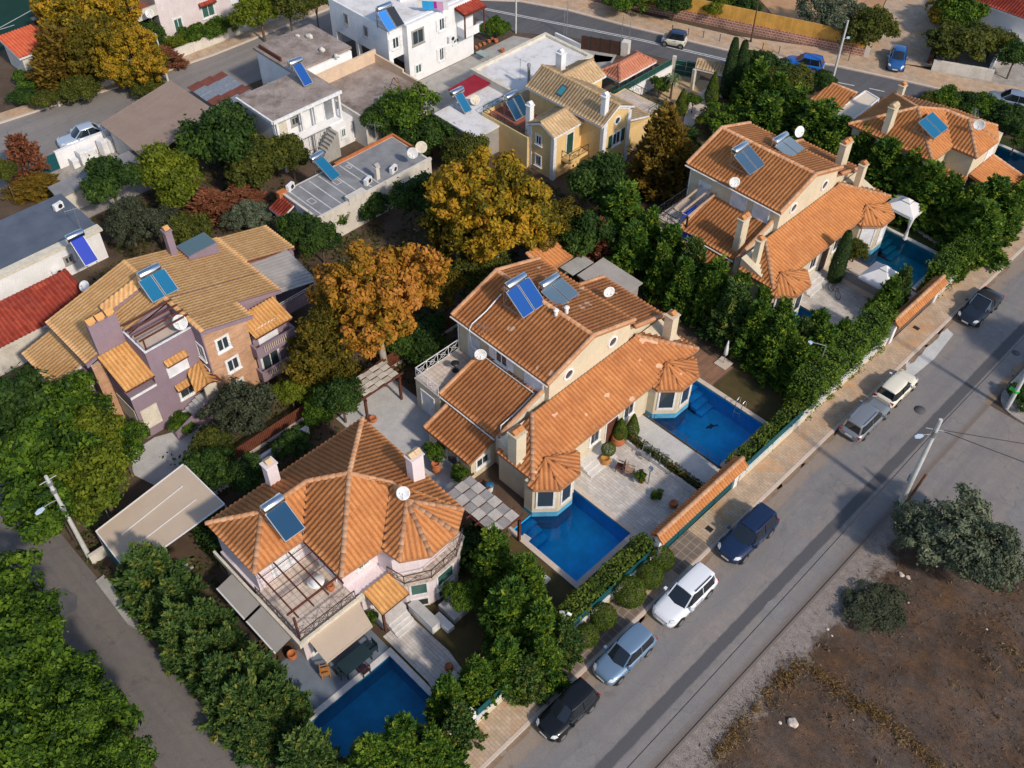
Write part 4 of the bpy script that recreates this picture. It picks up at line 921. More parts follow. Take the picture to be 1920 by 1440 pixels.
    railing(b_, [(-52.2,10.6),(-52.2,12.5)], 2.7, .35, M['whitemetal'], style='cross')
    # pergola beams over the roof terrace
    mb = MB()
    for x in (-50.4,-49.7,-49.0,-48.4): mb.bar((x,15.2,7.7),(x,18.8,7.75),.07,.12)
    mb.tube((-48.5,15.5,6.0),(-48.5,15.5,7.65),.06,n=6); mb.build('pergola_beam', M['wood'], t)
    return t
lilac()

# ------------------------------------------------------------------ upper right villa
def upper_right():
    t = thing('villa', 'villa with a broad hipped terracotta roof behind the conifer row at the upper right', 'house', (-28.5, 77.3, 0))
    mb = MB(); mb.box(-32.3,-25.0,73.8,80.4,0,4.85); mb.box(-28,-22.75,77.0,82.1,0,4.85); mb.build('wall', M['cream'], t)
    e = 5.0; A = (-28.75,77.2,6.75); T1 = (-27.3,79.4,6.25); TU = (-25.1,79.5,6.25); L0 = (-32.65,73.5,e); F0 = (-24.7,73.5,e); V = (-24.65,76.6,e); W0 = (-22.45,76.7,e); W1 = (-22.35,80.3,e); W2 = (-23.6,82.5,e); B0 = (-32.65,80.8,e); K = (-27.2,82.3,e)
    f = [[L0,F0,A], [F0,V,T1,A], [V,W0,TU,T1], [W0,W1,TU], [W1,W2,TU], [W2,K,TU], [K,T1,TU], [K,B0,A], [K,A,T1], [B0,L0,A]]
    caps = [(L0,A),(F0,A),(A,T1),(T1,TU),(W0,TU),(W1,TU),(W2,TU),(B0,A)]
    roof(t, f, caps, M['tile'])
    roof(t, [[(-22.7,77.3,2.95),(-18.9,77.3,2.1),(-18.9,81.4,2.1),(-22.7,81.4,2.95)]], [((-22.7,81.4,3.0),(-18.9,81.4,2.15))], M['tile'])
    roof(t, [[(-25.0,76.3,2.5),(-22.6,76.3,2.5),(-22.6,77.0,2.85),(-25.0,77.0,2.85)]], [], M['tile'])
    chimney(t, -29.6, 74.4, 5.2, 7.6, .55, .85, M['cream'], M['tile_sand']); chimney(t, -31.9, 80.6, 4.9, 6.1, .5, .5, M['cream'], M['tile'])
    window(t, ('x', -22.75, 1), 80.6, 3.4, 1.2, 1.3, pane=M['shutter']); window(t, ('x', -25.0, 1), 75.0, 3.3, 1.0, 1.2, pane=M['shutter'])
    return t
upper_right()

# ------------------------------------------------------------------ yellow house
def yellow():
    t = thing('house', 'warm yellow house with sand coloured tiles and white corner pilasters', 'house', (-51.5, 59.5, 0))
    mb = MB()
    mb.extr([(-52.4,54.6,0),(-49.5,54.6,0),(-49.5,54.6,4.4),(-51.0,54.6,5.05),(-52.4,54.6,4.4)], (0,3.5,0))
    mb.extr([(-55.9,58.1,0),(-55.9,61.6,0),(-55.9,61.6,5.4),(-55.9,59.8,6.25),(-55.9,58.1,5.25)], (8.9,0,0))
    mb.extr([(-55.2,61.6,0),(-52.3,61.6,0),(-52.3,61.6,5.3),(-53.75,61.6,6.05),(-55.2,61.6,5.3)], (0,2.2,0))
    mb.box(-58.2,-52.4,54.3,58.1,0,2.75); mb.box(-52.3,-47.4,61.6,67.3,0,2.75)
    mb.build('wall', M['yellow'], t)
    mb = MB()
    for (x0,x1,y0,y1,z) in ((-49.8,-49.44,54.54,54.9,4.35),(-52.46,-52.1,54.54,54.9,4.35),(-47.3,-46.94,58.04,58.5,5.2),(-47.3,-46.94,61.2,61.66,5.35)): MB().box(x0,x1,y0,y1,0,z).build('pilaster', M['white_trim'], t)
    mb.extr([(-52.46,54.54,4.2),(-51.0,54.54,4.85),(-49.44,54.54,4.2),(-49.44,54.54,4.42),(-51.0,54.54,5.07),(-52.46,54.54,4.42)], (0,.1,0))
    mb.extr([(-46.94,58.04,5.05),(-46.94,59.8,6.05),(-46.94,61.66,5.2),(-46.94,61.66,5.42),(-46.94,59.8,6.27),(-46.94,58.04,5.27)], (-.1,0,0))
    mb.build('gable_trim', M['white_trim'], t)
    m = M['tile_sand']
    roof(t, [[(-52.65,54.35,4.4),(-52.65,58.6,4.4),(-51.0,60.0,5.2),(-51.0,54.35,5.2)], [(-51.0,54.35,5.2),(-51.0,60.0,5.2),(-49.3,58.2,4.45),(-49.3,54.35,4.45)]], [((-51.0,54.35,5.22),(-51.0,59.8,5.22))], m, p=.32)
    roof(t, [[(-56.1,57.7,5.15),(-46.85,57.7,5.15),(-46.85,59.8,6.4),(-56.1,59.8,6.4)], [(-56.1,59.8,6.4),(-46.85,59.8,6.4),(-46.85,61.9,5.45),(-56.1,61.9,5.45)]], [((-56.1,59.8,6.42),(-46.85,59.8,6.42))], m, p=.32)
    roof(t, [[(-55.45,60.0,5.45),(-55.45,64.0,5.45),(-53.75,64.0,6.3),(-53.75,60.0,6.3)], [(-53.75,60.0,6.3),(-53.75,64.0,6.3),(-52.0,64.0,5.4),(-52.0,60.0,5.4)]], [((-53.75,60.0,6.32),(-53.75,64.0,6.32))], m, p=.32)
    roof(t, [[(-52.3,61.9,3.9),(-47.2,61.9,3.9),(-47.2,64.9,3.1),(-52.3,64.9,3.1)]], [], m, p=.32)
    mb = MB(); mb.box(-58.0,-52.6,54.5,57.9,2.752,2.8); mb.build('terrace_floor', M['redfloor'], t)
    mb = MB(); mb.box(-58.2,-58.0,54.3,58.1,2.75,3.1); mb.box(-58.0,-52.4,54.3,54.5,2.75,3.1); mb.build('parapet', M['yellow'], t)
    railing(t, [(-52.6,54.4),(-58.1,54.4),(-58.1,58.0)], 3.1, .6, M['darkgreen'], style='cross')
    mb = MB(); mb.box(-52.0,-47.7,64.9,67.0,2.752,2.8); mb.build('terrace_floor', M['terrtile'], t)
    railing(t, [(-52.2,65.0),(-52.2,67.2),(-47.5,67.2),(-47.5,64.9)], 2.75, .9, M['darkgreen'], style='cross')
    chimney(t, -52.75, 54.9, 2.75, 5.9, .5, .5, M['white'], M['white_trim']); chimney(t, -47.6, 58.7, 5.3, 7.4, .5, .5, M['white'], M['white_trim']); chimney(t, -55.3, 61.4, 5.4, 7.3, .7, .6, M['white'], M['white_trim'])
    f1 = ('y', 54.6, -1); window(t, f1, -51.3, 3.3, .55, .75); window(t, f1, -51.3, 1.2, .55, .9)
    fx = ('x', -47.0, 1); oculus(t, fx, 59.8, 4.9, .42); window(t, fx, 59.9, 3.1, .9, 1.1, shutters=M['darkgreen'])
    door(t, ('x', -49.5, 1), 56.6, 1.9, .8, 2.0, M['darkgreen'])
    mb = MB(); mb.box(-49.5,-48.5,55.6,58.0,1.6,1.85); b_ = mb.build('balcony', M['yellow'], t); railing(b_, [(-49.45,55.65),(-48.55,55.65),(-48.55,58.05)], 1.85, .75, M['bronze'], style='cross')
    mb = MB(); P = [(-52.6,58.6),(-51.9,58.6),(-51.9,59.3),(-52.6,59.3)]; zz = lambda y: 5.15+(y-57.7)*.595+.12
    mb.extr([(-52.9,58.2,zz(58.2)),(-52.2,58.2,zz(58.2)),(-52.2,59.1,zz(59.1)),(-52.9,59.1,zz(59.1))], (0,0,.07)); s_ = mb.build('skylight', plain('skylight_frame', (.06,.06,.07), .5), t); q2 = MB(); q2.poly([(-52.82,58.3,zz(58.3)+.075),(-52.28,58.3,zz(58.3)+.075),(-52.28,59.0,zz(59.0)+.075),(-52.82,59.0,zz(59.0)+.075)]); q2.build('pane', plain('skylight_pane', (.04,.22,.28), .12, spec=.7), s_)
    return t
yellow()

# ------------------------------------------------------------------ flat roofed buildings
def flat(name, label, boxes, wall, roofm, par=.3, parm=None, cat='building', parw=.2, skip=''):
    t = thing(name, label, cat, ((boxes[0][0]+boxes[0][1])/2, (boxes[0][2]+boxes[0][3])/2, 0))
    w = MB(); r_ = MB(); p = MB()
    for (x0,x1,y0,y1,z0,z1) in boxes:
        w.box(x0,x1,y0,y1,z0,z1); r_.box(x0+parw,x1-parw,y0+parw,y1-parw,z1+.002,z1+.03)
        if par:
            if 'E' not in skip: p.box(x1-parw,x1,y0,y1,z1,z1+par)
            if 'W' not in skip: p.box(x0,x0+parw,y0,y1,z1,z1+par)
            if 'S' not in skip: p.box(x0+parw,x1-parw,y0,y0+parw,z1,z1+par)
            if 'N' not in skip: p.box(x0+parw,x1-parw,y1-parw,y1,z1,z1+par)
    w.build('wall', wall, t); r_.build('roof', roofm, t)
    if par: p.build('parapet', parm or wall, t)
    return t
def aircon(parent, x, y, z, rz=0):
    mb = MB(); mb.obox((x,y), .3, .8, z, z+.55, rz); o = mb.build('air_conditioner', M['white_trim'], parent)
    ca, sa = math.cos(rz), math.sin(rz); mb = MB(); mb.tube((x+.15*ca-.1*sa, y+.15*sa+.1*ca, z+.28), (x+.165*ca-.1*sa, y+.165*sa+.1*ca, z+.28), .2, n=12); mb.build('fan_grille', M['iron'], o)
# big white house
t = flat('white_house', 'two storey white cube house with blue covered water heater and washing line on its roof', [(-80.3,-71.25,54.4,64.8,2.95,6.0),(-71.25,-70.5,56.2,64.8,0,6.0),(-79.6,-71.25,58.5,64.8,0,2.95)], M['white'], M['whiteroof'], .12)
mb = MB(); mb.box(-80.3,-79.6,54.4,55.0,0,2.95); mb.box(-76.5,-76.1,54.4,54.8,0,2.95); mb.box(-71.7,-71.25,54.4,54.9,0,2.95); mb.build('pillar', M['white'], t)
fx = ('x', -70.5, 1); window(t, fx, 57.5, 4.6, 1.3, 1.3, frame=M['greywall']); window(t, fx, 60.6, 4.8, .6, 1.1, shutters=M['white_trim']); window(t, fx, 60.4, 1.7, .5, 1.2, shutters=M['white_trim']); window(t, fx, 57.3, 1.3, .7, .8, pane=M['greenglass']); window(t, fx, 62.4, 2.4, .7, .35, pane=M['greenglass'])
window(t, ('x', -71.25, 1), 55.3, 4.5, .7, 1.0, shutters=M['white_trim'])
fy = ('y', 54.4, -1); window(t, fy, -77.6, 4.9, .4, .8, frame=M['greywall']); window(t, fy, -74.6, 4.7, .4, .8, frame=M['greywall'])
aircon(t, -70.3, 61.6, 2.7); aircon(t, -77.5, 60.5, 6.05, .8)
mb = MB(); mb.box(-70.5,-69.4,62.6,64.6,2.9,3.05); mb.box(-69.5,-69.4,62.6,64.6,3.05,3.8); mb.box(-70.5,-69.5,62.6,62.7,3.05,3.8); b_ = mb.build('balcony', M['white'], t)
roof(t, [[(-71.6,62.3,6.0),(-69.0,62.3,5.5),(-69.0,65.3,5.5),(-71.6,65.3,6.0)]], [], M['tile_red'], under=M['wood'], name='canopy')
mb = MB()
for (x, y) in ((-69.2,62.5),(-69.2,65.1)): mb.box(x-.06,x+.06,y-.06,y+.06,3.05,5.45)
mb.build('porch_post', M['wood'], t)
mb = MB(); mb.box(-75.0,-74.7,59.0,62.0,6.03,6.9); mb.build('roof_wall', M['white'], t)
# long concrete roofed building with a white balcony front
t = flat('old_house', 'old two storey house with cracked brown concrete roof and a white arcade balcony', [(-78.3,-72.0,44.3,50.6,0,5.1),(-72.0,-67.5,38.3,45.1,0,5.1)], M['white'], M['roofconc'], .0)
mb = MB(); mb.box(-72.2,-66.7,38.0,45.3,5.14,5.36); mb.box(-78.5,-72.2,44.1,50.8,5.14,5.36); mb.build('roof_slab', M['roofconc'], t)
mb = MB(); mb.box(-66.78,-66.62,38.0,45.3,5.1,5.38); mb.box(-72.2,-66.78,37.9,38.06,5.1,5.38); mb.build('roof_edge', M['white_trim'], t)
mb = MB(); mb.box(-67.5,-66.7,38.3,45.1,2.5,2.65); mb.box(-66.8,-66.7,38.3,43.4,2.65,3.25); b_ = mb.build('balcony', M['white'], t)
mb = MB()
for y in (38.35,40.9,42.3,45.0): mb.box(-66.95,-66.72,y-.1,y+.1,2.65,5.1)
for y in (38.5,42.0): mb.box(-66.95,-66.72,y-.1,y+.1,0,2.5)
mb.build('pillar', M['white_trim'], t)
fx = ('x', -67.5, 1); door(t, fx, 39.3, 2.65, .8, 2.0, M['cream_trim']); window(t, fx, 40.6, 4.0, .6, .6, frame=M['greywall']); door(t, fx, 44.2, 2.65, .9, 2.0, M['galv'])
mb = MB()
for i in range(10): mb.box(-66.4,-65.4,40.9+.26*i,41.16+.26*i,0,.25*(i+1))
s_ = mb.build('outside_stair', M['concrete'], t)
railing(s_, [(-66.4,41.0),(-66.4,43.4)], 1.2, 1.5, M['galv'])
mb = MB(); mb.box(-68.5,-66.5,43.6,46.9,0,2.5); mb.build('stair_block', M['white'], t); window(t, ('x', -66.5, 1), 44.8, 1.4, .4, .7, pane=M['greenglass']); window(t, ('x', -66.5, 1), 46.3, 1.2, .8, 1.7, sill=False, name='glass_door', mull=2)
mb = MB(); mb.box(-77.9,-74.5,44.4,44.55,5.36,5.75); mb.build('timber_stack', M['wood'], t)
t = flat('courtyard_house', 'low house with an empty brown roof terrace inside cream parapet walls', [(-71.9,-64.6,46.0,53.2,0,3.1)], M['offwhite'], M['roofconc'], .0)
mb = MB(); mb.box(-71.9,-71.7,46.0,53.2,3.1,4.4); mb.box(-71.7,-67.6,53.0,53.2,3.1,4.0); mb.box(-67.6,-64.6,53.0,53.2,3.1,3.7); mb.box(-64.8,-64.6,50.5,53.0,3.1,3.5); mb.build('parapet', mat('peach_plaster', (.66,.50,.36), c2=(.60,.44,.30), dirt=(.42,.33,.27)), t)
# grey roofed low house with painted lines
t = flat('grey_house', 'low house with grey tarred roof painted with white lines and two satellite dishes', [(-61.3,-56.2,34.4,46.4,0,2.75)], M['offwhite'], M['greyroof'], .0)
mb = MB(); mb.box(-61.4,-61.2,40.0,46.5,2.75,2.95); mb.box(-61.2,-58.2,46.3,46.5,2.75,2.95); mb.box(-61.4,-60.9,34.0,34.9,2.4,2.95); mb.build('tile_coping', M['tile_gold'] if False else mat('orange_coping', (.52,.17,.06), scale=2), t)
mb = MB(); mb.box(-56.35,-56.1,34.4,46.4,2.75,2.98); mb.box(-56.6,-56.0,37.4,39.2,2.75,3.3); mb.box(-61.2,-56.4,34.3,34.42,2.72,2.86); mb.build('parapet', M['offwhite'], t)
mb = MB()
for i, y in enumerate((34.95,36.0,37.0,38.0,39.0,40.2,41.0)): mb.box(-60.9,-56.6,y-.05,y+.05,2.782,2.792)
for (xa,xb,ya,yb) in ((-58.9,-58.2,35.2,35.7),(-59.6,-58.9,38.3,38.8),(-60.5,-60.0,40.5,40.8)):
    mb.box(xa,xb,ya,ya+.06,2.782,2.795); mb.box(xa,xb,yb,yb+.06,2.782,2.795); mb.box(xa,xa+.06,ya,yb,2.782,2.796); mb.box(xb,xb+.06,ya,yb,2.782,2.796)
mb.build('painted_line', M['white_line'], t)
for (x,y,r_) in ((-57.2,40.3,.3),(-57.0,42.9,.3),(-61.0,35.2,.3)): aircon(t, x, y, 2.8, r_)
chimney(t, -57.2, 41.3, 2.78, 3.9, .35, .35, M['offwhite'], M['concrete'])
window(t, ('x', -56.2, 1), 43.7, 1.3, 1.2, 1.3, grille=True)
roof(t, [[(-61.2,33.0,1.9),(-59.4,33.0,1.9),(-59.4,34.3,2.5),(-61.2,34.3,2.5)]], [], M['tile_red'])
# white flat roof next to the yellow house
t = flat('flat_roofed_house', 'wide low house with bright white flat roof and cream rim beside the yellow house', [(-64.0,-57.6,58.3,68.6,0,3.2)], M['offwhite'], M['whiteroof'], .28, M['cream_trim'], parw=.35)
mb = MB(); mb.box(-61.4,-56.0,51.5,58.25,0,2.6); mb.build('wing', M['greywall'], t)
mb = MB(); mb.box(-61.5,-55.9,51.4,58.28,2.6,2.75); mb.build('wing_roof', M['whiteroof'], t)
mb = MB(); mb.extr([(-63.4,54.9,2.95),(-61.4,54.9,2.95),(-61.2,58.3,3.15),(-63.4,58.3,3.15)], (0,0,-.08)); mb.build('sheet_roof', mat('crimson_sheet_roof', (.33,.02,.035), scale=1, rough=.5), t)
mb = MB(); mb.tube((-57.9,60.0,3.2),(-57.9,60.0,5.6),.14,n=8); mb.tube((-57.9,60.0,5.6),(-57.9,60.0,5.8),.2,.14,n=8); mb.build('flue', M['galv'], t)
# blue grey roofed house at the left edge
t = flat('low_house', 'low white house with slate blue roof at the left edge', [(-73.2,-67.2,8.0,21.2,0,2.8)], M['white'], M['blueroof'], .0)
mb = MB(); mb.box(-73.4,-67.7,7.9,21.3,2.84,3.0); mb.build('roof_sheet', M['blueroof'], t)
mb = MB(); mb.box(-67.7,-66.9,7.9,21.4,2.75,2.98); mb.build('roof_edge', M['cream_trim'], t)
aircon(t, -71.5, 20.2, 3.02, .2); window(t, ('x', -67.2, 1), 18.2, 1.5, .5, .5, frame=M['greywall']); aircon(t, -66.95, 17.0, .8)
# red roofed low house left of the lilac house
t = thing('cottage', 'low house with a wet looking dark red tiled roof beside the lilac house', 'house', (-62.5, 12.5, 0))
MB().box(-63.5,-60.6,4.0,16.5,0,2.4).build('wall', M['offwhite'], t)
roof(t, [[(-64.0,3.5,3.2),(-60.3,3.5,2.4),(-60.3,16.8,2.4),(-64.0,16.8,3.2)]], [((-64.0,16.75,3.25),(-60.3,16.75,2.45))], M['tile_red'], under=M['bluetarp'] if False else M['offwhite'], p=.32)
# sheds by the left street
t = thing('carport', 'big brown corrugated shed roof beside the left street', 'shed', (-77.5, 33, 0))
mb = MB(); a = [(-80.9,28.9,2.75),(-73.0,28.9,2.75),(-75.2,37.4,2.9),(-82.8,37.3,2.9)]; mb.extr(a, (0,0,-.07))
for k in np.linspace(0,1,10): mb.bar(Vector(a[0]).lerp(Vector(a[1]),k)+Vector((0,0,.01)), Vector(a[3]).lerp(Vector(a[2]),k)+Vector((0,0,.01)), .05, .03)
mb.build('roof', M['canvas_tan'], t)
mb = MB(); mb.box(-80.2,-76.5,29.3,29.5,0,2.65); mb.box(-82.0,-75.8,37.0,37.15,0,2.7); mb.build('wall', M['offwhite'], t)
mb = MB()
for p in a: mb.tube((p[0]*.995-.35,p[1]*.99+.3,0),(p[0]*.995-.35,p[1]*.99+.3,2.7),.06,n=6)
mb.build('post', M['galv'], t)
t = thing('shed', 'low shed patched with rusty and grey corrugated sheets', 'shed', (-78, 40, 0))
mb = MB(); mb.box(-80.8,-74.8,38.2,41.6,0,2.4); mb.build('wall', M['offwhite'], t)
for i in range(6):
    for j in range(3):
        x0 = -81.3+i*1.13; y0 = 38.0+j*1.3
        mb = MB(); mb.extr([(x0,y0,2.5+.03*((i+j) % 2)),(x0+1.2,y0,2.5+.03*((i+j) % 2)),(x0+1.15,y0+1.35,2.62+.03*((i+j) % 2)),(x0-.05,y0+1.35,2.62+.03*((i+j) % 2))], (0,0,-.03)); mb.build('roof_sheet', M['rust'] if (i*7+j*5) % 5 < 2 or i == 0 else M['galv'], t)
# grey lean-to below the yard wall
t = thing('lean_to', 'flat grey sheet roof sloping below the yard with the white goods', 'shed', (-75.5, 25, 0))
mb = MB(); mb.extr([(-76.3,21.3,2.1),(-74.3,21.2,2.0),(-74.8,29.4,2.0),(-76.4,29.1,2.1)], (0,0,-.08)); mb.build('roof', M['greyroof'], t)
mb = MB(); mb.box(-76.2,-74.6,21.5,29.0,0,1.98); mb.build('wall', M['offwhite'], t)
# pale pink apartment building at the top
t = thing('apartment_building', 'pale pink two storey apartment building with loggia at the top left', 'building', (-100, 48, 0))
mb = MB(); mb.box(-104,-94.9,43.3,58,0,7.2); mb.box(-104,-99.5,40.5,43.3,0,3.1); mb.box(-104,-94.9,40.5,43.3,6.0,7.2); mb.box(-95.3,-94.9,40.5,40.9,0,6.0); mb.build('wall', mat('rose_white_plaster', (.70,.62,.62), c2=(.64,.56,.56), dirt=(.5,.43,.42)), t)
mb = MB(); mb.box(-99.5,-94.9,40.5,43.3,2.95,3.1); mb.box(-95.1,-94.9,40.9,43.3,3.1,4.0); mb.box(-99.5,-95.1,40.5,40.7,3.1,4.0); b_ = mb.build('balcony', M['offwhite'], t)
mb = MB(); mb.box(-99.4,-95.1,40.7,43.3,3.102,3.13); mb.build('balcony_floor', M['redfloor'], b_)
fx = ('x', -94.9, 1); rollershut(t, fx, 48.2, 4.9, 1.9, 1.7); window(t, fx, 51.8, 5.2, 1.6, 1.3); window(t, fx, 48.9, 1.5, 1.4, 1.2, pane=M['greenglass']); window(t, fx, 45.2, 1.3, .9, 1.1, pane=M['greenglass']); rollershut(t, fx, 52.6, 1.4, 1.7, 1.5)
for y in (48.9, 52.8): awning_tile(t, -94.89, -94.45, y-1.0, y+1.0, 2.5, 2.3, M['tile_red'])
# red roofed hut by the court
t = thing('hut', 'small hut with bright orange red tiled roof next to the green court', 'hut', (-100, 31.5, 0))
MB().box(-101.6,-97.8,29.6,35.0,0,2.3).build('wall', M['offwhite'], t)
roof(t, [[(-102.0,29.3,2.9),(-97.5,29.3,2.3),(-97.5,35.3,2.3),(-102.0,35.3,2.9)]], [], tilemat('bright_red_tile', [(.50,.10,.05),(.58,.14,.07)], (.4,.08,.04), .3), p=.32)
chimney(t, -101.3, 33.2, 2.7, 3.5, .4, .4, M['iron'], M['concrete'])
# neighbour at the upper right corner
t = thing('house', 'red tiled house corner at the top right edge', 'house', (-33, 112, 0))
MB().box(-38.0,-30.0,107.0,120,0,3.0).build('wall', M['white'], t)
c_ = [at3(1780,-8,3.2), at3(1893,28,3.2), at3(1925,-20,3.2)]
roof(t, [[(-39.0,106.4,3.2),(-30.0,106.4,3.2),(-34.0,112.5,5.0),(-39,112.5,5.0)], [(-30.0,106.4,3.2),(-30.0,121,3.2),(-34.0,121,5.0),(-34.0,112.5,5.0)]], [((-30,106.4,3.25),(-34,112.5,5.05))], M['tile_red'])

# sheds behind the central villa
t = thing('shed', 'small tiled shed and pale slab roofs tucked behind the central villa', 'shed', (-39.5,45,0))
MB().box(-41.2,-39.2,43.2,45.6,0,2.4).build('wall', M['cream'], t)
roof(t, [[(-41.4,43.0,3.1),(-39.0,43.0,2.6),(-39.0,45.8,2.6),(-41.4,45.8,3.1)]], [((-41.35,43.0,3.15),(-39.0,43.0,2.65))], M['tile'])
t = thing('shed', 'grey slab roofed store behind the right lean-to of the central villa', 'shed', (-35.5,46,0))
MB().box(-37.2,-33.6,44.6,47.3,0,2.3).build('wall', M['greywall'], t)
mb = MB(); mb.extr([(-37.4,44.5,2.45),(-33.4,44.5,2.35),(-33.4,47.5,2.35),(-37.4,47.5,2.45)], (0,0,-.1)); mb.build('roof', M['polycarb'], t)
mb = MB(); mb.extr([(-38.9,44.2,2.5),(-37.6,44.2,2.5),(-37.6,46.6,2.4),(-38.9,46.6,2.4)], (0,0,-.08)); mb.build('roof_sheet', M['concrete'], t)
# ------------------------------------------------------------------ cars
def paint(name, c, metal=.0, rough=.3): return plain(name, c, rough, metal=metal, spec=.5, coat=.8)
GLASSC = plain('car_glass', (.012,.016,.022), .06, spec=.8)
LAMPW = plain('headlamp_glass', (.62,.64,.66), .12); LAMPR = plain('tail_lamp_red', (.42,.012,.02), .2)
PLATE = plain('number_plate', (.62,.62,.60), .5); BLACKP = plain('black_plastic', (.02,.02,.022), .6); RIM = plain('alloy_rim', (.45,.46,.48), .35, metal=.8)
def loft(mb, rings, caps=True, smooth=True):
    n = len(rings[0]); base = len(mb.v); P = [p for r_ in rings for p in r_]
    fs = [(k*n+i, k*n+(i+1) % n, (k+1)*n+(i+1) % n, (k+1)*n+i) for k in range(len(rings)-1) for i in range(n)]
    mb._add(P, fs, smooth)
    if caps: mb._add(rings[0], [tuple(range(n-1,-1,-1))]); mb._add(rings[-1], [tuple(range(n))])
def car(label, x, y, rz, L, W, H, body, kind='hatch', top=None, group='cars parked along the street', name='parked_car', wheel_r=.31, z=.012, pillar=None):
    t = thing(name, label, 'car', (x, y, z), rz, group)
    w = W/2; belt = H*.60; hood = H*.50
    S = {'hatch': dict(cowl=.20, rear=-.49, rf=.03, rr=-.40, tail=belt*.98), 'suv': dict(cowl=.19, rear=-.49, rf=.03, rr=-.42, tail=belt), 'wagon': dict(cowl=.21, rear=-.49, rf=.06, rr=-.42, tail=belt*.96),
         'cabrio': dict(cowl=.14, rear=-.32, rf=-.03, rr=-.20, tail=belt*.94), 'sedan': dict(cowl=.18, rear=-.36, rf=.02, rr=-.23, tail=belt*.95), 'micro': dict(cowl=.33, rear=-.48, rf=.12, rr=-.40, tail=belt)}[kind]
    cx, rx = S['cowl']*L, S['rear']*L
    def ring(xx, ww, zt, zb=.19):
        s = [(-ww*.80, zb), (-ww*.97, zb+.10), (-ww, (zb+zt)*.52), (-ww*.985, zt-.14), (-ww*.90, zt-.035), (-ww*.55, zt+.012)]
        return [(xx, a, b) for a, b in s]+[(xx, -a, b) for a, b in s[::-1]]
    st = [(-.5*L, w*.80, S['tail']*.80, .34), (-.487*L, w*.90, S['tail']*.93, .25), (-.46*L, w*.965, S['tail'], .21), (-.36*L, w*.995, belt, .19), (-.1*L, w, belt*.985, .18), (cx-.02*L, w*.995, belt*.97, .18), (cx+.07*L, w*.985, belt*.91, .18),
          (.36*L, w*.955, hood*1.10, .19), (.44*L, w*.88, hood*1.02, .21), (.478*L, w*.78, hood*.90, .24), (.5*L, w*.60, hood*.72, .30)]
    mb = MB(); loft(mb, [ring(*s_) for s_ in st]); b = mb.build('body', body, t, local=True)
    # greenhouse
    zr = H-.03; tw = w*.70; bw = w*.90; rf, rr = S['rf']*L, S['rr']*L; rear_b = rx+.035*L if kind not in ('cabrio','sedan') else rx
    B = [(cx, bw*.80, belt*.955), (cx-.10*L, bw, belt-.015), (rear_b+.06*L, bw, belt-.015), (rear_b, bw*.82, belt-.02)]
    T = [(rf, tw*.92, zr), (rf-.05*L, tw, zr), (rr+.05*L, tw, zr), (rr, tw*.90, zr-.03)]
    def side(sg):
        q_ = MB(); q_._add([(a[0], sg*a[1], a[2]) for a in B]+[(a[0], sg*a[1], a[2]) for a in T], [(0,1,5,4),(1,2,6,5),(2,3,7,6)] if sg < 0 else [(4,5,1,0),(5,6,2,1),(6,7,3,2)]); return q_
    for sg in (-1, 1): side(sg).build('side_window', GLASSC, t, local=True)
    mb = MB(); mb._add([(B[0][0],-B[0][1],B[0][2]),(B[0][0]+.03*L,0,B[0][2]+.01),(B[0][0],B[0][1],B[0][2]),(T[0][0],T[0][1],T[0][2]),(T[0][0]+.015*L,0,T[0][2]+.02),(T[0][0],-T[0][1],T[0][2])], [(0,1,4,5),(1,2,3,4)], True); mb.build('windscreen', GLASSC, t, local=True)
    mb = MB(); mb._add([(B[3][0],-B[3][1],B[3][2]),(B[3][0],B[3][1],B[3][2]),(T[3][0],T[3][1],T[3][2]),(T[3][0],-T[3][1],T[3][2])], [(0,3,2,1)]); mb.build('rear_window', GLASSC, t, local=True)
    # roof skin with pillars
    tm = top or body; mb = MB(); rings = []
    for u in np.linspace(0, 1, 6):
        xx = rf+.02*L+(rr-rf-.035*L)*u; e = 1-(2*u-1)**4*.10; zz = zr+.035*(1-(2*u-1)**2)
        rings.append([(xx,-tw*e*1.02,zr-.045), (xx,-tw*e*1.03,zz-.02), (xx,-tw*e*.86,zz+.025), (xx,-tw*.4,zz+.045), (xx,tw*.4,zz+.045), (xx,tw*e*.86,zz+.025), (xx,tw*e*1.03,zz-.02), (xx,tw*e*1.02,zr-.045)])
    loft(mb, rings); mb.build('roof_panel', tm, t, local=True)
    mb = MB(); pm = pillar or (body if kind != 'micro' else (top or body))
    for sg in (-1, 1):
        for bi, ti, wd in ((0,0,.07),(3,3,.13)): mb.bar((B[bi][0],sg*B[bi][1],B[bi][2]),(T[ti][0],sg*T[ti][1],T[ti][2]), wd, .06)
        xm = (B[1][0]+B[2][0])/2; mb.bar((xm,sg*bw*1.0,belt-.02),(xm,sg*tw*1.0,zr-.02), .03, .09)
    mb.build('pillar', pm, t, local=True)
    if kind == 'cabrio':
        mb = MB(); mb.bar((B[0][0],-B[0][1],B[0][2]+.01),(T[0][0]+.02,-T[0][1]-.02,T[0][2]+.01),.05,.05); mb.bar((B[0][0],B[0][1],B[0][2]+.01),(T[0][0]+.02,T[0][1]+.02,T[0][2]+.01),.05,.05); mb.bar((T[0][0]+.03,-T[0][1],T[0][2]+.03),(T[0][0]+.03,T[0][1],T[0][2]+.03),.06,.05); mb.build('windscreen_trim', M['steel'], t, local=True)
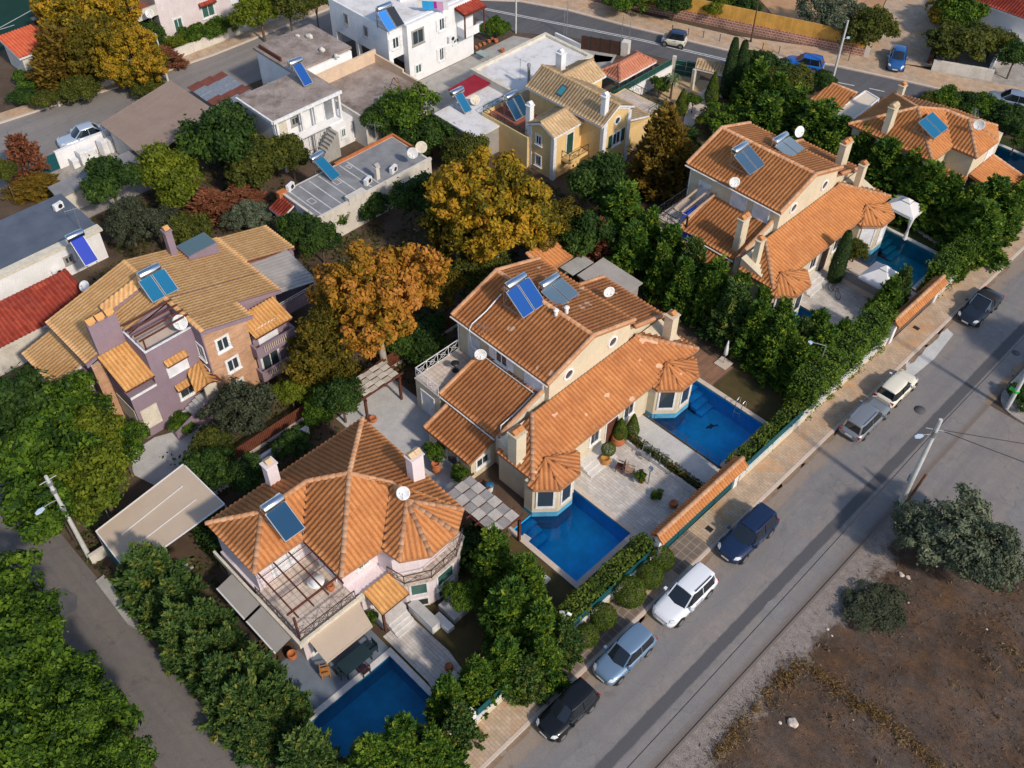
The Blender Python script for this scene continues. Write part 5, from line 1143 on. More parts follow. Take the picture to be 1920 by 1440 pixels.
    # lamps, plates, mirrors, trim
    for sg in (-1, 1):
        mb = MB(); P = [(.405*L,sg*w*.93,hood*.98),(.455*L,sg*w*.83,hood*.90),(.482*L,sg*w*.58,hood*.84),(.45*L,sg*w*.60,hood*1.04),(.41*L,sg*w*.78,hood*1.08)]
        mb.extr(P, (.02,0,.02)); mb.build('headlight', LAMPW, t, local=True)
        mb = MB(); mb.box(-.497*L,-.462*L,sg*w*.62,sg*w*.90,S['tail']*.70,S['tail']*.90); mb.build('tail_light', LAMPR, t, local=True)
        mb = MB(); mb.box(cx-.075*L,cx-.03*L,sg*w*1.0,sg*(w+.17),belt*.97,belt*1.10); mb.build('wing_mirror', body if kind != 'micro' else BLACKP, t, local=True)
        mb = MB(); mb.box(-.12*L,.02*L,sg*w*.985,sg*w*1.012,belt*.80,belt*.83); mb.build('door_handle', RIM, t, local=True)
        mb = MB()
        for xx in (cx-.05*L, -.10*L) + ((-.30*L,) if kind in ('suv','wagon','sedan') else ()): mb.box(xx-.008,xx+.008,sg*w*.99,sg*w*1.004,.30,belt*.93)
        mb.build('door_seam', BLACKP, t, local=True)
    mb = MB(); mb.box(-.508*L,-.492*L,-.26,.26,.46,.58); mb.build('number_plate', PLATE, t, local=True)
    mb = MB(); mb.box(.484*L,.506*L,-.26,.26,.34,.45); mb.build('number_plate', PLATE, t, local=True)
    mb = MB(); mb.box(.46*L,.497*L,-w*.50,w*.50,.46,hood*.80); mb.build('grille', BLACKP, t, local=True)
    mb = MB(); mb.box(-.42*L,.42*L,-w*.93,w*.93,.16,.24); mb.build('underbody', BLACKP, t, local=True)
    if kind in ('suv','wagon'):
        mb = MB()
        for sg in (-1,1): mb.bar((rf-.05*L,sg*tw*.9,zr+.10),(rr+.06*L,sg*tw*.9,zr+.09),.04,.05)
        mb.build('roof_rail', M['steel'] if kind == 'wagon' else BLACKP, t, local=True)
    for fx in (.315*L if kind != 'micro' else .33*L, -.285*L if kind != 'micro' else -.34*L):
        for sg in (-1, 1):
            mb = MB(); mb.tube((fx,sg*(w-.24),wheel_r),(fx,sg*(w*.99+.012),wheel_r),wheel_r*1.17,n=18); mb.build('wheel_arch', BLACKP, t, local=True)
            mb = MB(); mb.tube((fx,sg*(w-.2),wheel_r),(fx,sg*(w+.02),wheel_r),wheel_r,n=18); wh = mb.build('wheel', M['rubber'], t, local=True)
            mb = MB(); mb.tube((fx,sg*(w+.021),wheel_r),(fx,sg*(w+.03),wheel_r),wheel_r*.62,n=14); mb.build('rim', RIM, wh, local=True)
    return t
def cy(*pp): return sum(at(*p)[1] for p in pp)/len(pp)
P90 = math.pi/2
car('small black hatchback with pale headlamps parked nearest the bottom edge', -14.75, cy((1048,1377),(1100,1325)), -P90, 3.75, 1.66, 1.50, plain('black_paint', (.007,.008,.010), .22, spec=.4, coat=.25), 'hatch')
car('metallic light blue hatchback parked between the black and the white car', -14.75, cy((1157,1273),(1205,1220)), -P90, 4.05, 1.70, 1.46, paint('light_blue_paint', (.20,.30,.42), .45), 'hatch')
car('white sport utility car parked by the round clipped shrubs', -14.72, cy((1265,1162),(1320,1112)), -P90, 4.45, 1.82, 1.56, paint('white_car_paint', (.74,.76,.79)), 'suv', wheel_r=.34)
car('dark blue sport utility car parked by the tile topped teal gate', -14.70, cy((1367,1033),(1417,985)), -P90, 4.5, 1.85, 1.60, paint('dark_blue_paint', (.008,.022,.07), .2), 'suv', wheel_r=.35)
car('silver grey estate car with roof rails parked behind the cream car', -14.75, cy((1613.6,817),(1648,783)), P90, 4.45, 1.74, 1.48, paint('silver_grey_paint', (.30,.31,.32), .5), 'wagon')
car('small cream hatchback with red tail lights parked against the conifer hedge', -14.78, cy((1669,760),(1706,725)), P90, 3.72, 1.68, 1.42, paint('cream_paint', (.74,.69,.56)), 'hatch', pillar=BLACKP)
car('black convertible with its dark soft top up near the brown gate', -14.75, cy((1832,611),(1867,575)), -P90, 4.6, 1.82, 1.40, paint('deep_black_paint', (.008,.010,.016)), 'cabrio', top=mat('soft_top_cloth', (.022,.022,.025), rough=.95), wheel_r=.33)
x, y = at(1263, 84); car('tiny cream and dark blue two seat car driving on the upper road', x, y, rad(205), 2.55, 1.52, 1.54, paint('ivory_paint', (.66,.62,.50)), 'micro', top=paint('navy_roof', (.02,.04,.09)), group='cars on the upper road', name='city_car', wheel_r=.28, z=.02)
x, y = at(1506, 128); car('bright blue hatchback half hidden behind the dark green bushes on the upper road', x, y, rad(204), 3.9, 1.7, 1.45, paint('bright_blue_paint', (.01,.13,.50), .2), 'hatch', group='cars on the upper road', z=.02)
(xa, ya), (xb, yb) = at(1683, 101), at(1675, 141); car('medium blue saloon with green windscreen shade standing on the brick driveway', (xa+xb)/2, (ya+yb)/2, math.atan2(yb-ya, xb-xa), 4.3, 1.75, 1.45, paint('medium_blue_paint', (.02,.11,.33), .2), 'sedan', group='cars on the upper road', z=.13)
x, y = at(1890, 197); car('silver blue car behind the hedge at the far right of the upper road', x, y, rad(200), 4.3, 1.75, 1.48, paint('ice_blue_paint', (.30,.36,.46), .4), 'hatch', group='cars on the upper road', z=.02)
x, y = at(155, 262); car('pale blue saloon parked beside the white yard wall on the left street', x+.3, y, rad(-98), 4.5, 1.78, 1.45, paint('pale_blue_paint', (.50,.58,.68), .3), 'sedan', group='cars on the left street')

# ------------------------------------------------------------------ solar water heaters, dishes, aerials
def solar(p, label, n=2, pm=None, tank=True, rz=0, L=1.95, w=1.0, tilt=40, tank_l=None, second=None):
    pm = pm or M['panel']; t = thing('solar_water_heater', label, 'solar heater', p, rz, 'solar water heaters on roofs')
    a = rad(tilt); dx, dz = L*math.cos(a), L*math.sin(a); tot = n*w+(n-1)*.06; x0 = .75
    for i in range(n):
        y0 = -tot/2+i*(w+.06); mb = MB()
        mb.extr([(x0,y0,.18),(x0,y0+w,.18),(x0-dx,y0+w,.18+dz),(x0-dx,y0,.18+dz)], (-.09*math.sin(a),0,-.09*math.cos(a))); f = mb.build('collector', M['galv'], t, local=True)
        e = .045; q_ = lambda s_, yy: (x0-dx*s_+.006*math.sin(a), yy, .18+dz*s_+.006*math.cos(a))
        mb = MB(); mb.poly([q_(.02,y0+e),q_(.02,y0+w-e),q_(.98,y0+w-e),q_(.98,y0+e)]); mb.build('collector_glass', second if (second and i == n-1) else pm, f, local=True)
    mb = MB()
    for yy in (-tot/2+.15, tot/2-.15):
        mb.bar((x0-dx,yy,.12+dz),(x0-dx-.35,yy,-.2),.05,.05); mb.bar((x0-.1,yy,.2),(x0-.1,yy,-.25),.05,.05); mb.bar((x0-.1,yy,.02),(x0-dx-.35,yy,.02),.05,.05)
        if tank: mb.bar((x0-dx-.35,yy,-.2),(x0-dx-.35,yy,.3+dz),.05,.05)
    mb.build('stand', M['galv'], t, local=True)
    if tank:
        tl = tank_l or max(1.35, tot*.8); tx, tz = x0-dx-.20, .34+dz
        mb = MB(); pr = [(.0,-tl/2-.05),(.15,-tl/2-.045),(.28,-tl/2),(.31,-tl/2+.05),(.31,tl/2-.05),(.28,tl/2),(.15,tl/2+.045),(0,tl/2+.05)]; mb.lathe(pr, n=20)
        mb.v = [(tx+v[0], v[2], tz+v[1]) for v in mb.v]; mb.build('tank', M['steel'], t, local=True)
    return t
zr1 = lambda y: 7.42-abs(y-36.4)*.335
hx, hy = at(988, 562, 7.9); s1 = solar((hx, hy, zr1(hy)+.15), 'twin deep blue panels with a shiny tank on the central villa roof', 2, M['panel'], L=2.05, w=1.05, tilt=38)
hx, hy = at(1052, 545, 7.6); solar((hx, hy, zr1(hy)+.1), 'twin pale slate panels with a small grey tank past the central villa ridge', 2, plain('solar_glass_slate', (.10,.16,.22), .15), tilt=14, L=1.7, rz=0)
hx, hy = at(1410, 293, 7.9); solar((hx, hy, zr1(hy-25.4)+.15), 'twin grey blue panels and white tank on the front slope of the right villa', 2, plain('solar_glass_greyblue', (.05,.10,.17), .15), tilt=28)
hx, hy = at(1483, 269, 7.6); solar((hx, hy, zr1(hy-25.4)+.1), 'low grey panel and tank on the far slope of the right villa', 2, plain('solar_glass_grey', (.16,.22,.28), .2), tilt=14, L=1.6)
hx, hy = at(538, 985, 6.4); solar((hx, hy, 6.05), 'single dark panel with a silver tank on the pink villa roof', 1, M['panel_dark'], w=1.35, L=1.9, tilt=30)
hx, hy = at(293, 524, 8.6); solar((hx, hy, 7.45), 'twin turquoise panels with a chrome tank on the lilac house roof', 2, M['panel_teal'], tilt=36, L=1.7, w=.95)
hx, hy = at(160, 476, 3.6); solar((hx, hy, 2.95), 'single vivid blue panel leaning over the wall of the slate roofed house', 1, plain('solar_glass_vivid', (.01,.04,.42), .2), w=1.1, L=2.1, tilt=48)
hx, hy = at(618, 320, 3.4); solar((hx, hy, 2.8), 'single blue panel with a tank on the grey roof with painted lines', 1, M['panel_teal'], w=1.0, L=2.2, tilt=30, rz=rad(8))
hx, hy = at(568, 142, 6.1); solar((hx, hy, 5.37), 'single cobalt panel with a tank on the cracked brown roof', 1, M['panel'], w=.95, L=2.0, tilt=44)
hx, hy = at(733, 38, 6.7); solar((hx, hy, 6.05), 'pair of panels, one under a bright blue cover, on the white cube house', 2, M['bluetarp'], tilt=42, second=plain('solar_glass_black', (.03,.035,.045), .2))
hx, hy = at(868, 195, 3.4); solar((hx, hy, 2.76), 'single panel with a small tank on the white flat wing beside the crimson sheet roof', 1, M['panel_teal'], w=.9, L=1.8, tilt=44)
hx, hy = at(970, 204, 3.5); solar((hx, hy, 2.82), 'twin navy panels standing on the red roof terrace of the yellow house', 2, M['panel_dark'], w=.9, L=1.9, tilt=46)
hx, hy = at(1753, 235, 6.6); solar((hx, hy, 6.0), 'flat pair of teal panels without a tank on the upper right villa', 2, M['panel_teal'], tank=False, tilt=24, w=1.15, L=1.9, rz=rad(0))
def dish(p, label, r=.45, az=-20, el=35, mast=.7, m=None):
    t = thing('satellite_dish', label, 'satellite dish', p, 0, 'satellite dishes on roofs')
    mb = MB(); mb.tube((0,0,0),(0,0,mast),.025,n=6); mb.build('mast', M['galv'], t, local=True)
    d = Vector((math.cos(rad(az))*math.cos(rad(el)), math.sin(rad(az))*math.cos(rad(el)), math.sin(rad(el)))); q_ = d.to_track_quat('Z','Y'); c = Vector((0,0,mast))+d*.1
    mb = MB(); mb.lathe([(0.0,.0),(r*.5,r*.06),(r*.85,r*.17),(r,r*.24),(r*1.0,r*.26),(r*.84,r*.20),(r*.5,r*.09),(0.0,.03)], n=22); mb.v = [tuple(q_ @ Vector(v)+c) for v in mb.v]; mb.build('reflector', m or M['white_trim'], t, local=True)
    mb = MB(); f = c+d*(r*.95); mb.tube(c+q_ @ Vector((0,-r*.9,r*.2)), f, .012, n=5); mb.tube(f-d*.03, f+d*.06, .035, n=6); mb.build('feed_arm', M['galv'], t, local=True)
    return t
def dpx(px, py, z, label, **k): 
    m_ = k.get('mast', .7); x, y = at(px, py, z+m_); dish((x, y, z), label, **k)
dpx(901, 662, 4.4, 'white dish at the top corner of the left lean-to roof of the central villa', r=.42, az=-45, el=15, mast=.5)
dpx(1140, 545, 5.3, 'white dish on the right lean-to roof of the central villa', r=.42, az=-25, el=10, mast=.7)
dpx(757, 924, 6.25, 'white dish at the peak of the round turret of the pink villa', r=.40, az=-50, el=45, mast=.55)
dpx(340, 603, 6.9, 'round pale dish on the parapet of the lilac house roof terrace', r=.52, az=-50, el=30, mast=.4)
dpx(161, 537, 3.2, 'blue white dish between the red tiled cottage and the lilac house', r=.42, az=-60, el=45, mast=.4)
dpx(774, 286, 2.8, 'nearer white dish on a tall mast on the grey roof with painted lines', r=.48, az=-45, el=20, mast=1.3)
dpx(789, 275, 2.8, 'farther cream dish at the back corner of the grey roof with painted lines', r=.52, az=-30, el=20, mast=.8, m=M['cream_trim'])
dpx(890, 187, 2.76, 'cream dish beside the crimson sheet roof', r=.46, az=-30, el=30, mast=.5, m=M['cream_trim'])
dish((-33.2,57.45,6.0), 'white dish at the front eave of the right villa', r=.42, az=-45, el=15, mast=.75)
dpx(1496, 246, 7.0, 'white dish beyond the ridge of the right villa', r=.46, az=-20, el=20, mast=.6)
dpx(1836, 232, 6.2, 'tall oval white dish on the turret of the upper right villa', r=.48, az=-70, el=5, mast=.6)
dpx(281, 25, 3.1, 'white dish in the loggia of the pale pink apartment building', r=.45, az=-40, el=20, mast=.9)
def aerial(px, py, z, h, label, rz=.6, n=7):
    x, y = at(px, py, z); t = thing('tv_aerial', label, 'aerial', (x, y, z), rz, 'television aerials on roofs')
    mb = MB(); mb.tube((0,0,0),(0,0,h),.025,n=6); mb.build('mast', M['galv'], t, local=True)
    mb = MB(); mb.tube((-.7,0,h-.1),(.7,0,h-.1),.014,n=5)
    for k in range(n): xx = -.65+1.3*k/(n-1); l = .35-.02*k; mb.tube((xx,-l,h-.1),(xx,l,h-.1),.008,n=4)
    mb.build('antenna', M['galv'], t, local=True)
aerial(155, 437, 2.98, 2.4, 'spiky aerial on the corner of the slate roofed house', rz=1.3)
aerial(706, 268, 2.8, 1.9, 'thin aerial on the orange rim of the grey roof')
aerial(1815, 247, 6.2, 1.9, 'aerial beside the dish on the upper right villa', rz=2.0)
aerial(907, 634, 5.9, 1.2, 'short aerial on the eave of the central villa', rz=.3, n=5)
aerial(516, 185, 5.37, 1.7, 'thin aerial on the cracked brown roof', rz=.9, n=5)
aerial(975, 150, 3.2, 2.2, 'thin aerial on the white flat roof beside the yellow house', rz=.2)

# ------------------------------------------------------------------ poles, lamps, wires
def pole(base, h, label, r0=.16, r1=.10, m=None, cat='pole', lean=(0,0), name='utility_pole'):
    x, y = base if isinstance(base[0], float) else at(*base); t = thing(name, label, cat, (x, y, 0))
    mb = MB(); mb.tube((0,0,0),(lean[0],lean[1],h),r0,r1,n=10); mb.build('shaft', m or M['polewhite'], t, local=True); return t
def lamp_arm(t, z, d, l, tilt=.25, head=.55):
    d = Vector((d[0], d[1], 0)).normalized(); e = d*l+Vector((0,0,z+tilt))
    mb = MB(); mb.path([Vector((0,0,z)), d*(l*.5)+Vector((0,0,z+tilt*.8)), e], .03); a = mb.build('lamp_arm', M['galv'], t, local=True)
    sd_ = Vector((-d.y, d.x, 0)); mb = MB(); mb.extr([e-sd_*.07, e+sd_*.07, e+d*head*.5+sd_*.15, e+d*head+sd_*.06, e+d*head-sd_*.06, e+d*head*.5-sd_*.15], (0,0,-.1)); mb.build('lamp_head', plain('lamp_glass', (.5,.6,.72), .2), a, local=True)
t = pole((168,1045), 8.05, 'pale concrete lamp pole beside the lane by the beige carport', m=M['polewhite'])
lx, ly = at(84, 951, 6.1); bx, by = at(168, 1045); lamp_arm(t, 5.9, (lx-bx, ly-by), .9)
mb = MB()
for z in (5.0, 6.6, 7.3): mb.tube((0,0,z),(0,0,z+.25),.17,n=8)
mb.tube((0,-.5,7.7),(0,.5,7.7),.03,n=6); mb.build('bracket', M['galv'], t, local=True)
t = pole((1685,950), 8.5, 'tall pale concrete pole with cables at the street corner by the olive tree', r0=.2, r1=.12)
bx, by = at(1685, 950); lx, ly = at(1718, 821, 7.2); lamp_arm(t, 7.1, (lx-bx, ly-by), .75)
mb = MB(); mb.tube((-.5,-.3,7.6),(.5,.3,7.6),.035,n=6); mb.tube((0,0,7.0),(0,0,7.5),.18,n=8); mb.box(-.25,-.05,-.1,.1,2.6,3.2); mb.build('bracket', M['galv'], t, local=True)
def cable(name, a, b, sag, label, r=.025, group='overhead cables'):
    a, b = Vector(a), Vector(b); mb = MB(); N = 14
    pts = [a.lerp(b, k/N)+Vector((0,0,-4*sag*(k/N)*(1-k/N))) for k in range(N+1)]
    mb.path(pts, r, n=5); mb.v = [tuple(Vector(v)-a) for v in mb.v]; o = mb.build(name, M['iron']); o.location = a; tag(o, label, 'cable', group)
top = Vector((bx, by, 7.6))
cable('overhead_cable', top, (-9.6, 130, 7.8), .8, 'black overhead cable running up the street from the corner pole')
cable('overhead_cable', top, (-8.9, -10, 7.6), .7, 'black overhead cable running down along the lower kerb')
cable('overhead_cable', top+Vector((.4,.2,0)), (30, 58, 7.4), .6, 'thick black cable crossing the junction towards the right edge')
cable('overhead_cable', top+Vector((.4,.2,.1)), (30, 72, 7.6), .5, 'thin upper cable leaving the corner pole for the far right')
t = pole((1697,945), 2.9, 'short leaning brown wooden post beside the tall corner pole', r0=.1, r1=.08, m=mat('old_wood_post', (.20,.09,.05), scale=3), lean=(.25,.5), name='wooden_post')
t = pole((1887,767), 8.4, 'pale pole with a bright green band at the right edge', r0=.16, r1=.11)
mb = MB(); mb.tube((0,0,1.75),(0,0,1.95),.19,n=10); mb.box(-.45,.2,-.12,.12,1.78,1.93); mb.build('green_sign', plain('sign_green', (.03,.55,.06), .4), t, local=True)
t = pole((1560,152), 6.4, 'pale lamp pole on the upper road beside the green street sign', r0=.14, r1=.09); lamp_arm(t, 4.4, (.2,1,0), .5, .1, .4)
t = pole((1590,116), 2.6, 'thin black post carrying a green street name sign', r0=.035, r1=.035, m=M['iron'], cat='sign post', name='sign_post'); mb = MB(); mb.box(-.55,.0,-.02,.02,2.35,2.6); mb.build('sign_plate', plain('street_sign_green', (.03,.42,.07), .4), t, local=True)
t = pole((1407,80), 6.5, 'dark brown lamp post in front of the reed fence', r0=.08, r1=.05, m=mat('brown_lamp_paint', (.10,.05,.035)), name='lamp_post', cat='lamp post'); mb = MB(); mb.tube((0,0,0),(0,0,.4),.16,.09,n=8); mb.build('base', M['iron'], t, local=True)
mb = MB(); mb.lathe([(.04,0),(.16,.05),(.2,.35),(.05,.5)], (0,0,6.5), n=10); mb.build('lantern', M['white_trim'], t, local=True)
pole((967,62), 7.5, 'tall white pole at the edge of the upper road by the white house yard', r0=.11, r1=.08, name='utility_pole')
t = pole((315,152), 5.0, 'white lamp pole at the corner of the brown shed roof', r0=.12, r1=.08); lamp_arm(t, 3.6, (-.6,-.6,0), .7, .1)
for i, (px, py, h) in enumerate(((1057,66,2.9),(1062,66,3.7),(1164,86,3.4),(1178,90,3.0))):
    pole((px,py), h, ['shorter thin grey mast by the brown panel fence corner','taller thin grey mast by the brown panel fence corner','taller thin mast at the right end of the brown panel fence','shorter thin mast at the right end of the brown panel fence'][i], r0=.03, r1=.03, m=M['galv'], name='thin_mast', cat='mast')
t = pole((1056,1200), 3.2, 'slim green garden post with two white security cameras in the hedge', r0=.035, r1=.035, m=M['darkgreen'], name='camera_post', cat='post')
for dx, dy in ((.18,.1),(-.18,-.1),(.1,-.2)):
    mb = MB(); mb.bar((dx*.4,dy*.4,3.05),(dx*1.6,dy*1.6,2.95),.12,.12); mb.build('camera', M['white_trim'], t, local=True)
t = pole((1520,735), 4.6, 'slim grey garden lamp rising out of the tall conifer hedge', r0=.05, r1=.04, m=M['galv'], name='garden_lamp', cat='lamp'); lamp_arm(t, 4.6, (-.8,-.4,0), .9, .05, .3)
for (px, py, lab) in ((200,960,'left'),(212,985,'right')):
    pole((px+0, py), 2.2, 'thin grey post beside the dark green tree, %s one of two' % lab, r0=.035, r1=.03, m=M['galv'], name='thin_post', cat='post')
for i, (px, py) in enumerate(((1260,60),(1290,66),(1318,71),(1349,77),(1429,94),(1460,100))):
    x, y = at(px, py, .12); mb = MB(); mb.tube((x,y,.12),(x,y,.8),.04,n=6); mb.lathe([(.07,0),(.07,.05),(.0,.1)], (x,y,.8), n=8); single(mb, 'bollard', M['iron'], 'small black bollard on the upper pavement edge', 'bollard', (x,y,.12), 'bollards along the upper pavement')
# utility covers and drains
for (px, py, r_, lab) in ((1724.8,769,.42,'round dark manhole cover in the road near the cream car'),(1905,662,.3,'small round road cover at the right edge')):
    x, y = at(px, py); single(MB().lathe([(r_,0),(r_,.006),(0,.007)], (x,y,.012), n=20), 'manhole_cover', M['tar'], lab, 'manhole cover', (x,y,.012))
for i, (px, py) in enumerate(((1718,615),(1330,992),(1330,985))[:2]):
    x, y = at(px, py, .13); single(MB().obox((x,y), .45, .35, .135, .145, 0), 'drain_cover', M['iron'], ['square dark cover in the pavement by the brown gate','square dark cover in the pavement by the teal gate'][i], 'drain cover', (x,y,.13))

# ------------------------------------------------------------------ walls, fences and gates
def wall(x0, x1, y0, y1, h, m, label, name='garden_wall', cap=None, z0=0, cat='wall'):
    mb = MB(); mb.box(x0,x1,y0,y1,z0,h)
    if cap is None: return single(mb, name, m, label, cat, ((x0+x1)/2,(y0+y1)/2,z0))
    t = thing(name, label, cat, ((x0+x1)/2,(y0+y1)/2,z0)); mb.build('wall', m, t); c = MB(); c.box(x0-.04,x1+.04,y0,y1,h,h+.06); c.build('wall_cap', cap, t); return t
wall(-17.95,-17.72,4,13.5,.75,M['cream'],'low cream street wall left of the white gate posts', cap=M['white_trim'])
wall(-17.95,-17.72,15.4,30.2,.75,M['cream'],'low cream street wall running behind the round clipped shrubs', cap=M['white_trim'])
wall(-17.95,-17.72,38.9,57.2,.75,M['cream'],'cream street wall between the teal gate and the brown gate', cap=M['white_trim'])
wall(-17.95,-17.72,64.5,100,.75,M['cream'],'cream street wall beyond the brown gate', cap=M['white_trim'])
def screen(x, y0, y1, z0, z1, label, m): 
    t = thing('fence_screen', label, 'fence', (x,(y0+y1)/2,z0)); mb = MB(); mb.box(x-.02,x+.02,y0,y1,z0,z1); mb.build('screen', m, t)
    mb = MB()
    for y in np.arange(y0, y1+.1, (y1-y0)/max(1,round((y1-y0)/2.2))): mb.tube((x-.05,y,z0),(x-.05,y,z1),.025,n=5)
    mb.build('post', M['darkgreen'], t)
screen(-17.84, 15.6, 30.0, .82, 1.5, 'teal screen on the street wall behind the clipped hedge', M['teal'])
screen(-17.84, 39.2, 46.0, .82, 1.5, 'teal screen on the street wall beside the second pool', M['teal'])
def tilegate(y0, y1, label, gm, x=-17.75, h=2.25):
    t = thing('entrance_gate', label, 'gate', (x,(y0+y1)/2,0), group='tile roofed entrance gates')
    mb = MB(); mb.box(x-.22,x+.12,y0,y0+.45,0,h); mb.box(x-.22,x+.12,y1-.45,y1,0,h); mb.box(x-.2,x+.1,y0+.45,y1-.45,h-.25,h); mb.build('gate_post', M['white_trim'], t)
    mb = MB(); n = 4; w = (y1-y0-.9)/n
    for i in range(n): mb.box(x-.06,x-.02+.02*(i % 2),y0+.46+w*i,y0+.44+w*(i+1),.1,h-.26)
    mb.build('gate_leaf', gm, t)
    roof(t, [[(x-.55,y0-.15,h+.05),(x-.55,y1+.15,h+.05),(x-.05,y1+.15,h+.42),(x-.05,y0-.15,h+.42)], [(x-.05,y0-.15,h+.42),(x-.05,y1+.15,h+.42),(x+.45,y1+.15,h+.05),(x+.45,y0-.15,h+.05)]], [((x-.05,y0-.15,h+.45),(x-.05,y1+.15,h+.45))], M['tile'], thick=.06, p=.23)
tilegate(30.4, 38.6, 'long teal entrance gate under a terracotta tile roof facing the street', M['teal'])
tilegate(57.4, 64.3, 'brown panel entrance gate under a terracotta tile roof beyond the tall hedge', mat('brown_gate_panel', (.16,.105,.075), scale=2), h=2.0)
t = thing('garden_gate', 'small teal garden gate between white posts near the black car', 'gate', (-17.8,14.4,0))
mb = MB(); mb.box(-18.05,-17.7,13.55,13.85,0,1.9); mb.box(-18.05,-17.7,15.05,15.35,0,1.9); mb.build('gate_post', M['white_trim'], t); MB().box(-17.92,-17.86,13.86,15.04,.1,1.75).build('gate_leaf', M['teal'], t)
# brown fences between the plots
def slatfence(x, y0, y1, h, label, base=.25):
    t = thing('slat_fence', label, 'fence', (x,(y0+y1)/2,0)); MB().box(x-.08,x+.08,y0,y1,0,base).build('plinth', M['offwhite'], t)
    mb = MB()
    for y in np.arange(y0, y1, .14): mb.box(x-.02,x+.02,y,y+.11,base,h)
    for z in (base+.2, h-.2): mb.box(x-.05,x-.021,y0,y1,z,z+.06)
    mb.build('slat', mat('brown_slat_paint', (.17,.055,.03), c2=(.12,.04,.022), scale=2), t)
slatfence(-42.1, 15.5, 24.5, 1.3, 'reddish brown slat fence between the lilac house and the pink villa')
slatfence(-41.6, 26.5, 38.5, 1.5, 'brown slat fence behind the central villa under the orange tree')
wall(-41.0,-40.75,13.5,21.5,.7,M['white'],'low white garden wall in front of the brown slat fence')
# upper road: red stone wall with reed screen
a_, b_ = Vector((*at(1070,-8),0)), Vector((*at(1618,108),0)); d = (b_-a_).normalized(); n = Vector((-d.y,d.x,0))
t = thing('reed_fence', 'yellow reed screen standing on a red stone wall along the upper road', 'fence', (a_+b_)/2)
q_ = lambda o0, o1: [((a_+n*o0).x,(a_+n*o0).y),((b_+n*o0).x,(b_+n*o0).y),((b_+n*o1).x,(b_+n*o1).y),((a_+n*o1).x,(a_+n*o1).y)]
MB().prism(q_(0,.4), 0, 1.0).build('stone_wall', M['redstone'], t); MB().prism(q_(.12,.22), 1.0, 2.5).build('reed_screen', M['reed'], t); MB().prism([(b_+d*.0).xy[:], (b_+d*.45).xy[:], (b_+d*.45+n*.45).xy[:], (b_+n*.45).xy[:]], 0, 1.25).build('end_pillar', M['offwhite'], t)
def pwall(a, b, h, w, m, label, name='garden_wall', cat='wall', z0=0):
    a_, b_ = Vector((*at(*a),0)), Vector((*at(*b),0)); d = (b_-a_).normalized(); n = Vector((-d.y,d.x,0))*w
    return single(MB().prism([a_.xy[:], b_.xy[:], (b_+n).xy[:], (a_+n).xy[:]], z0, h), name, m, label, cat)
pwall((1745,133), (1858,152), 1.1, .4, M['offwhite'], 'low pale wall in front of the trees at the top right corner')
pwall((1741,122), (1800,-40), 1.2, .25, M['wood'], 'dark wooden fence along the right side of the brick driveway', 'fence', 'fence')
pwall((1855,140), (1930,-10), 1.3, .25, M['white'], 'white wall running up to the red tiled house at the top right')
t = thing('panel_fence', 'dark brown panelled fence along the upper road behind the small lawn', 'fence', (*at(1125,98),0))
for i in range(4):
    a1, b1 = Vector((*at(1089+18*i, 92+3*i),0)), Vector((*at(1105+18*i, 94.8+3*i),0)); dd = (b1-a1).normalized(); nn = Vector((-dd.y,dd.x,0))*.08
    MB().prism([a1.xy[:], b1.xy[:], (b1+nn).xy[:], (a1+nn).xy[:]], .05, 1.5).build('panel', mat('dark_brown_panel', (.07,.035,.025), scale=2), t)
    MB().prism([b1.xy[:], (b1+dd*.12).xy[:], (b1+dd*.12+nn*1.5).xy[:], (b1+nn*1.5).xy[:]], 0, 1.55).build('post', M['iron'], t)
pwall((1040,70), (1088,92), .5, .2, M['white'], 'low white kerb wall left of the brown fence panels')
pwall((1163,104), (1176,107), 1.5, .8, M['offwhite'], 'cream gate pillar at the right end of the brown fence panels', 'pillar', 'pillar')
gw = wall(-53.45,-53.25,66.8,75.8,1.35,M['white'],'long white garden wall with green panels on top beside the garden kiosk', cap=M['white_trim'])
for i in range(7):
    y0 = 66.9+1.27*i; MB().box(-53.38,-53.34,y0+.05,y0+1.15,1.42,2.05).build('panel', M['darkgreen'], gw)
    mb = MB(); mb.box(-53.4,-53.32,y0,y0+.05,1.415,2.1); mb.box(-53.4,-53.32,y0+1.15,y0+1.2,1.415,2.1); mb.box(-53.4,-53.32,y0+.05,y0+1.15,2.05,2.1); mb.build('panel_frame', mat('pale_green_frame', (.05,.14,.13)), gw)
# green double gate and gate house
ga, gb = Vector((*at(1264,141),0)), Vector((*at(1303,148),0)); d = (gb-ga).normalized(); n = Vector((-d.y,d.x,0)); L = (gb-ga).length
t = thing('double_gate', 'dark green double gate beside the small tiled gate house', 'gate', (ga+gb)/2)
for i in range(2):
    p0 = ga+d*(L*.5*i+.03); p1 = ga+d*(L*.5*(i+1)-.03)
    mb = MB(); mb.prism([p0.xy[:], p1.xy[:], (p1+n*.06).xy[:], (p0+n*.06).xy[:]], .1, 1.75); g = mb.build('gate_leaf', M['darkgreen'], t)
    mb = MB()
    for z in (.12,.65,1.2,1.7): mb.bar(p0-n*.03+Vector((0,0,z)), p1-n*.03+Vector((0,0,z)), .05, .06)
    mb.build('gate_rail', mat('pale_green_rail', (.10,.26,.24)), g)
mb = MB(); 
for p in (ga-d*.4, gb+d*.05): mb.prism([p.xy[:], (p+d*.35).xy[:], (p+d*.35+n*.35).xy[:], (p+n*.35).xy[:]], 0, 1.95)
mb.build('gate_post', M['cream_trim'], t)
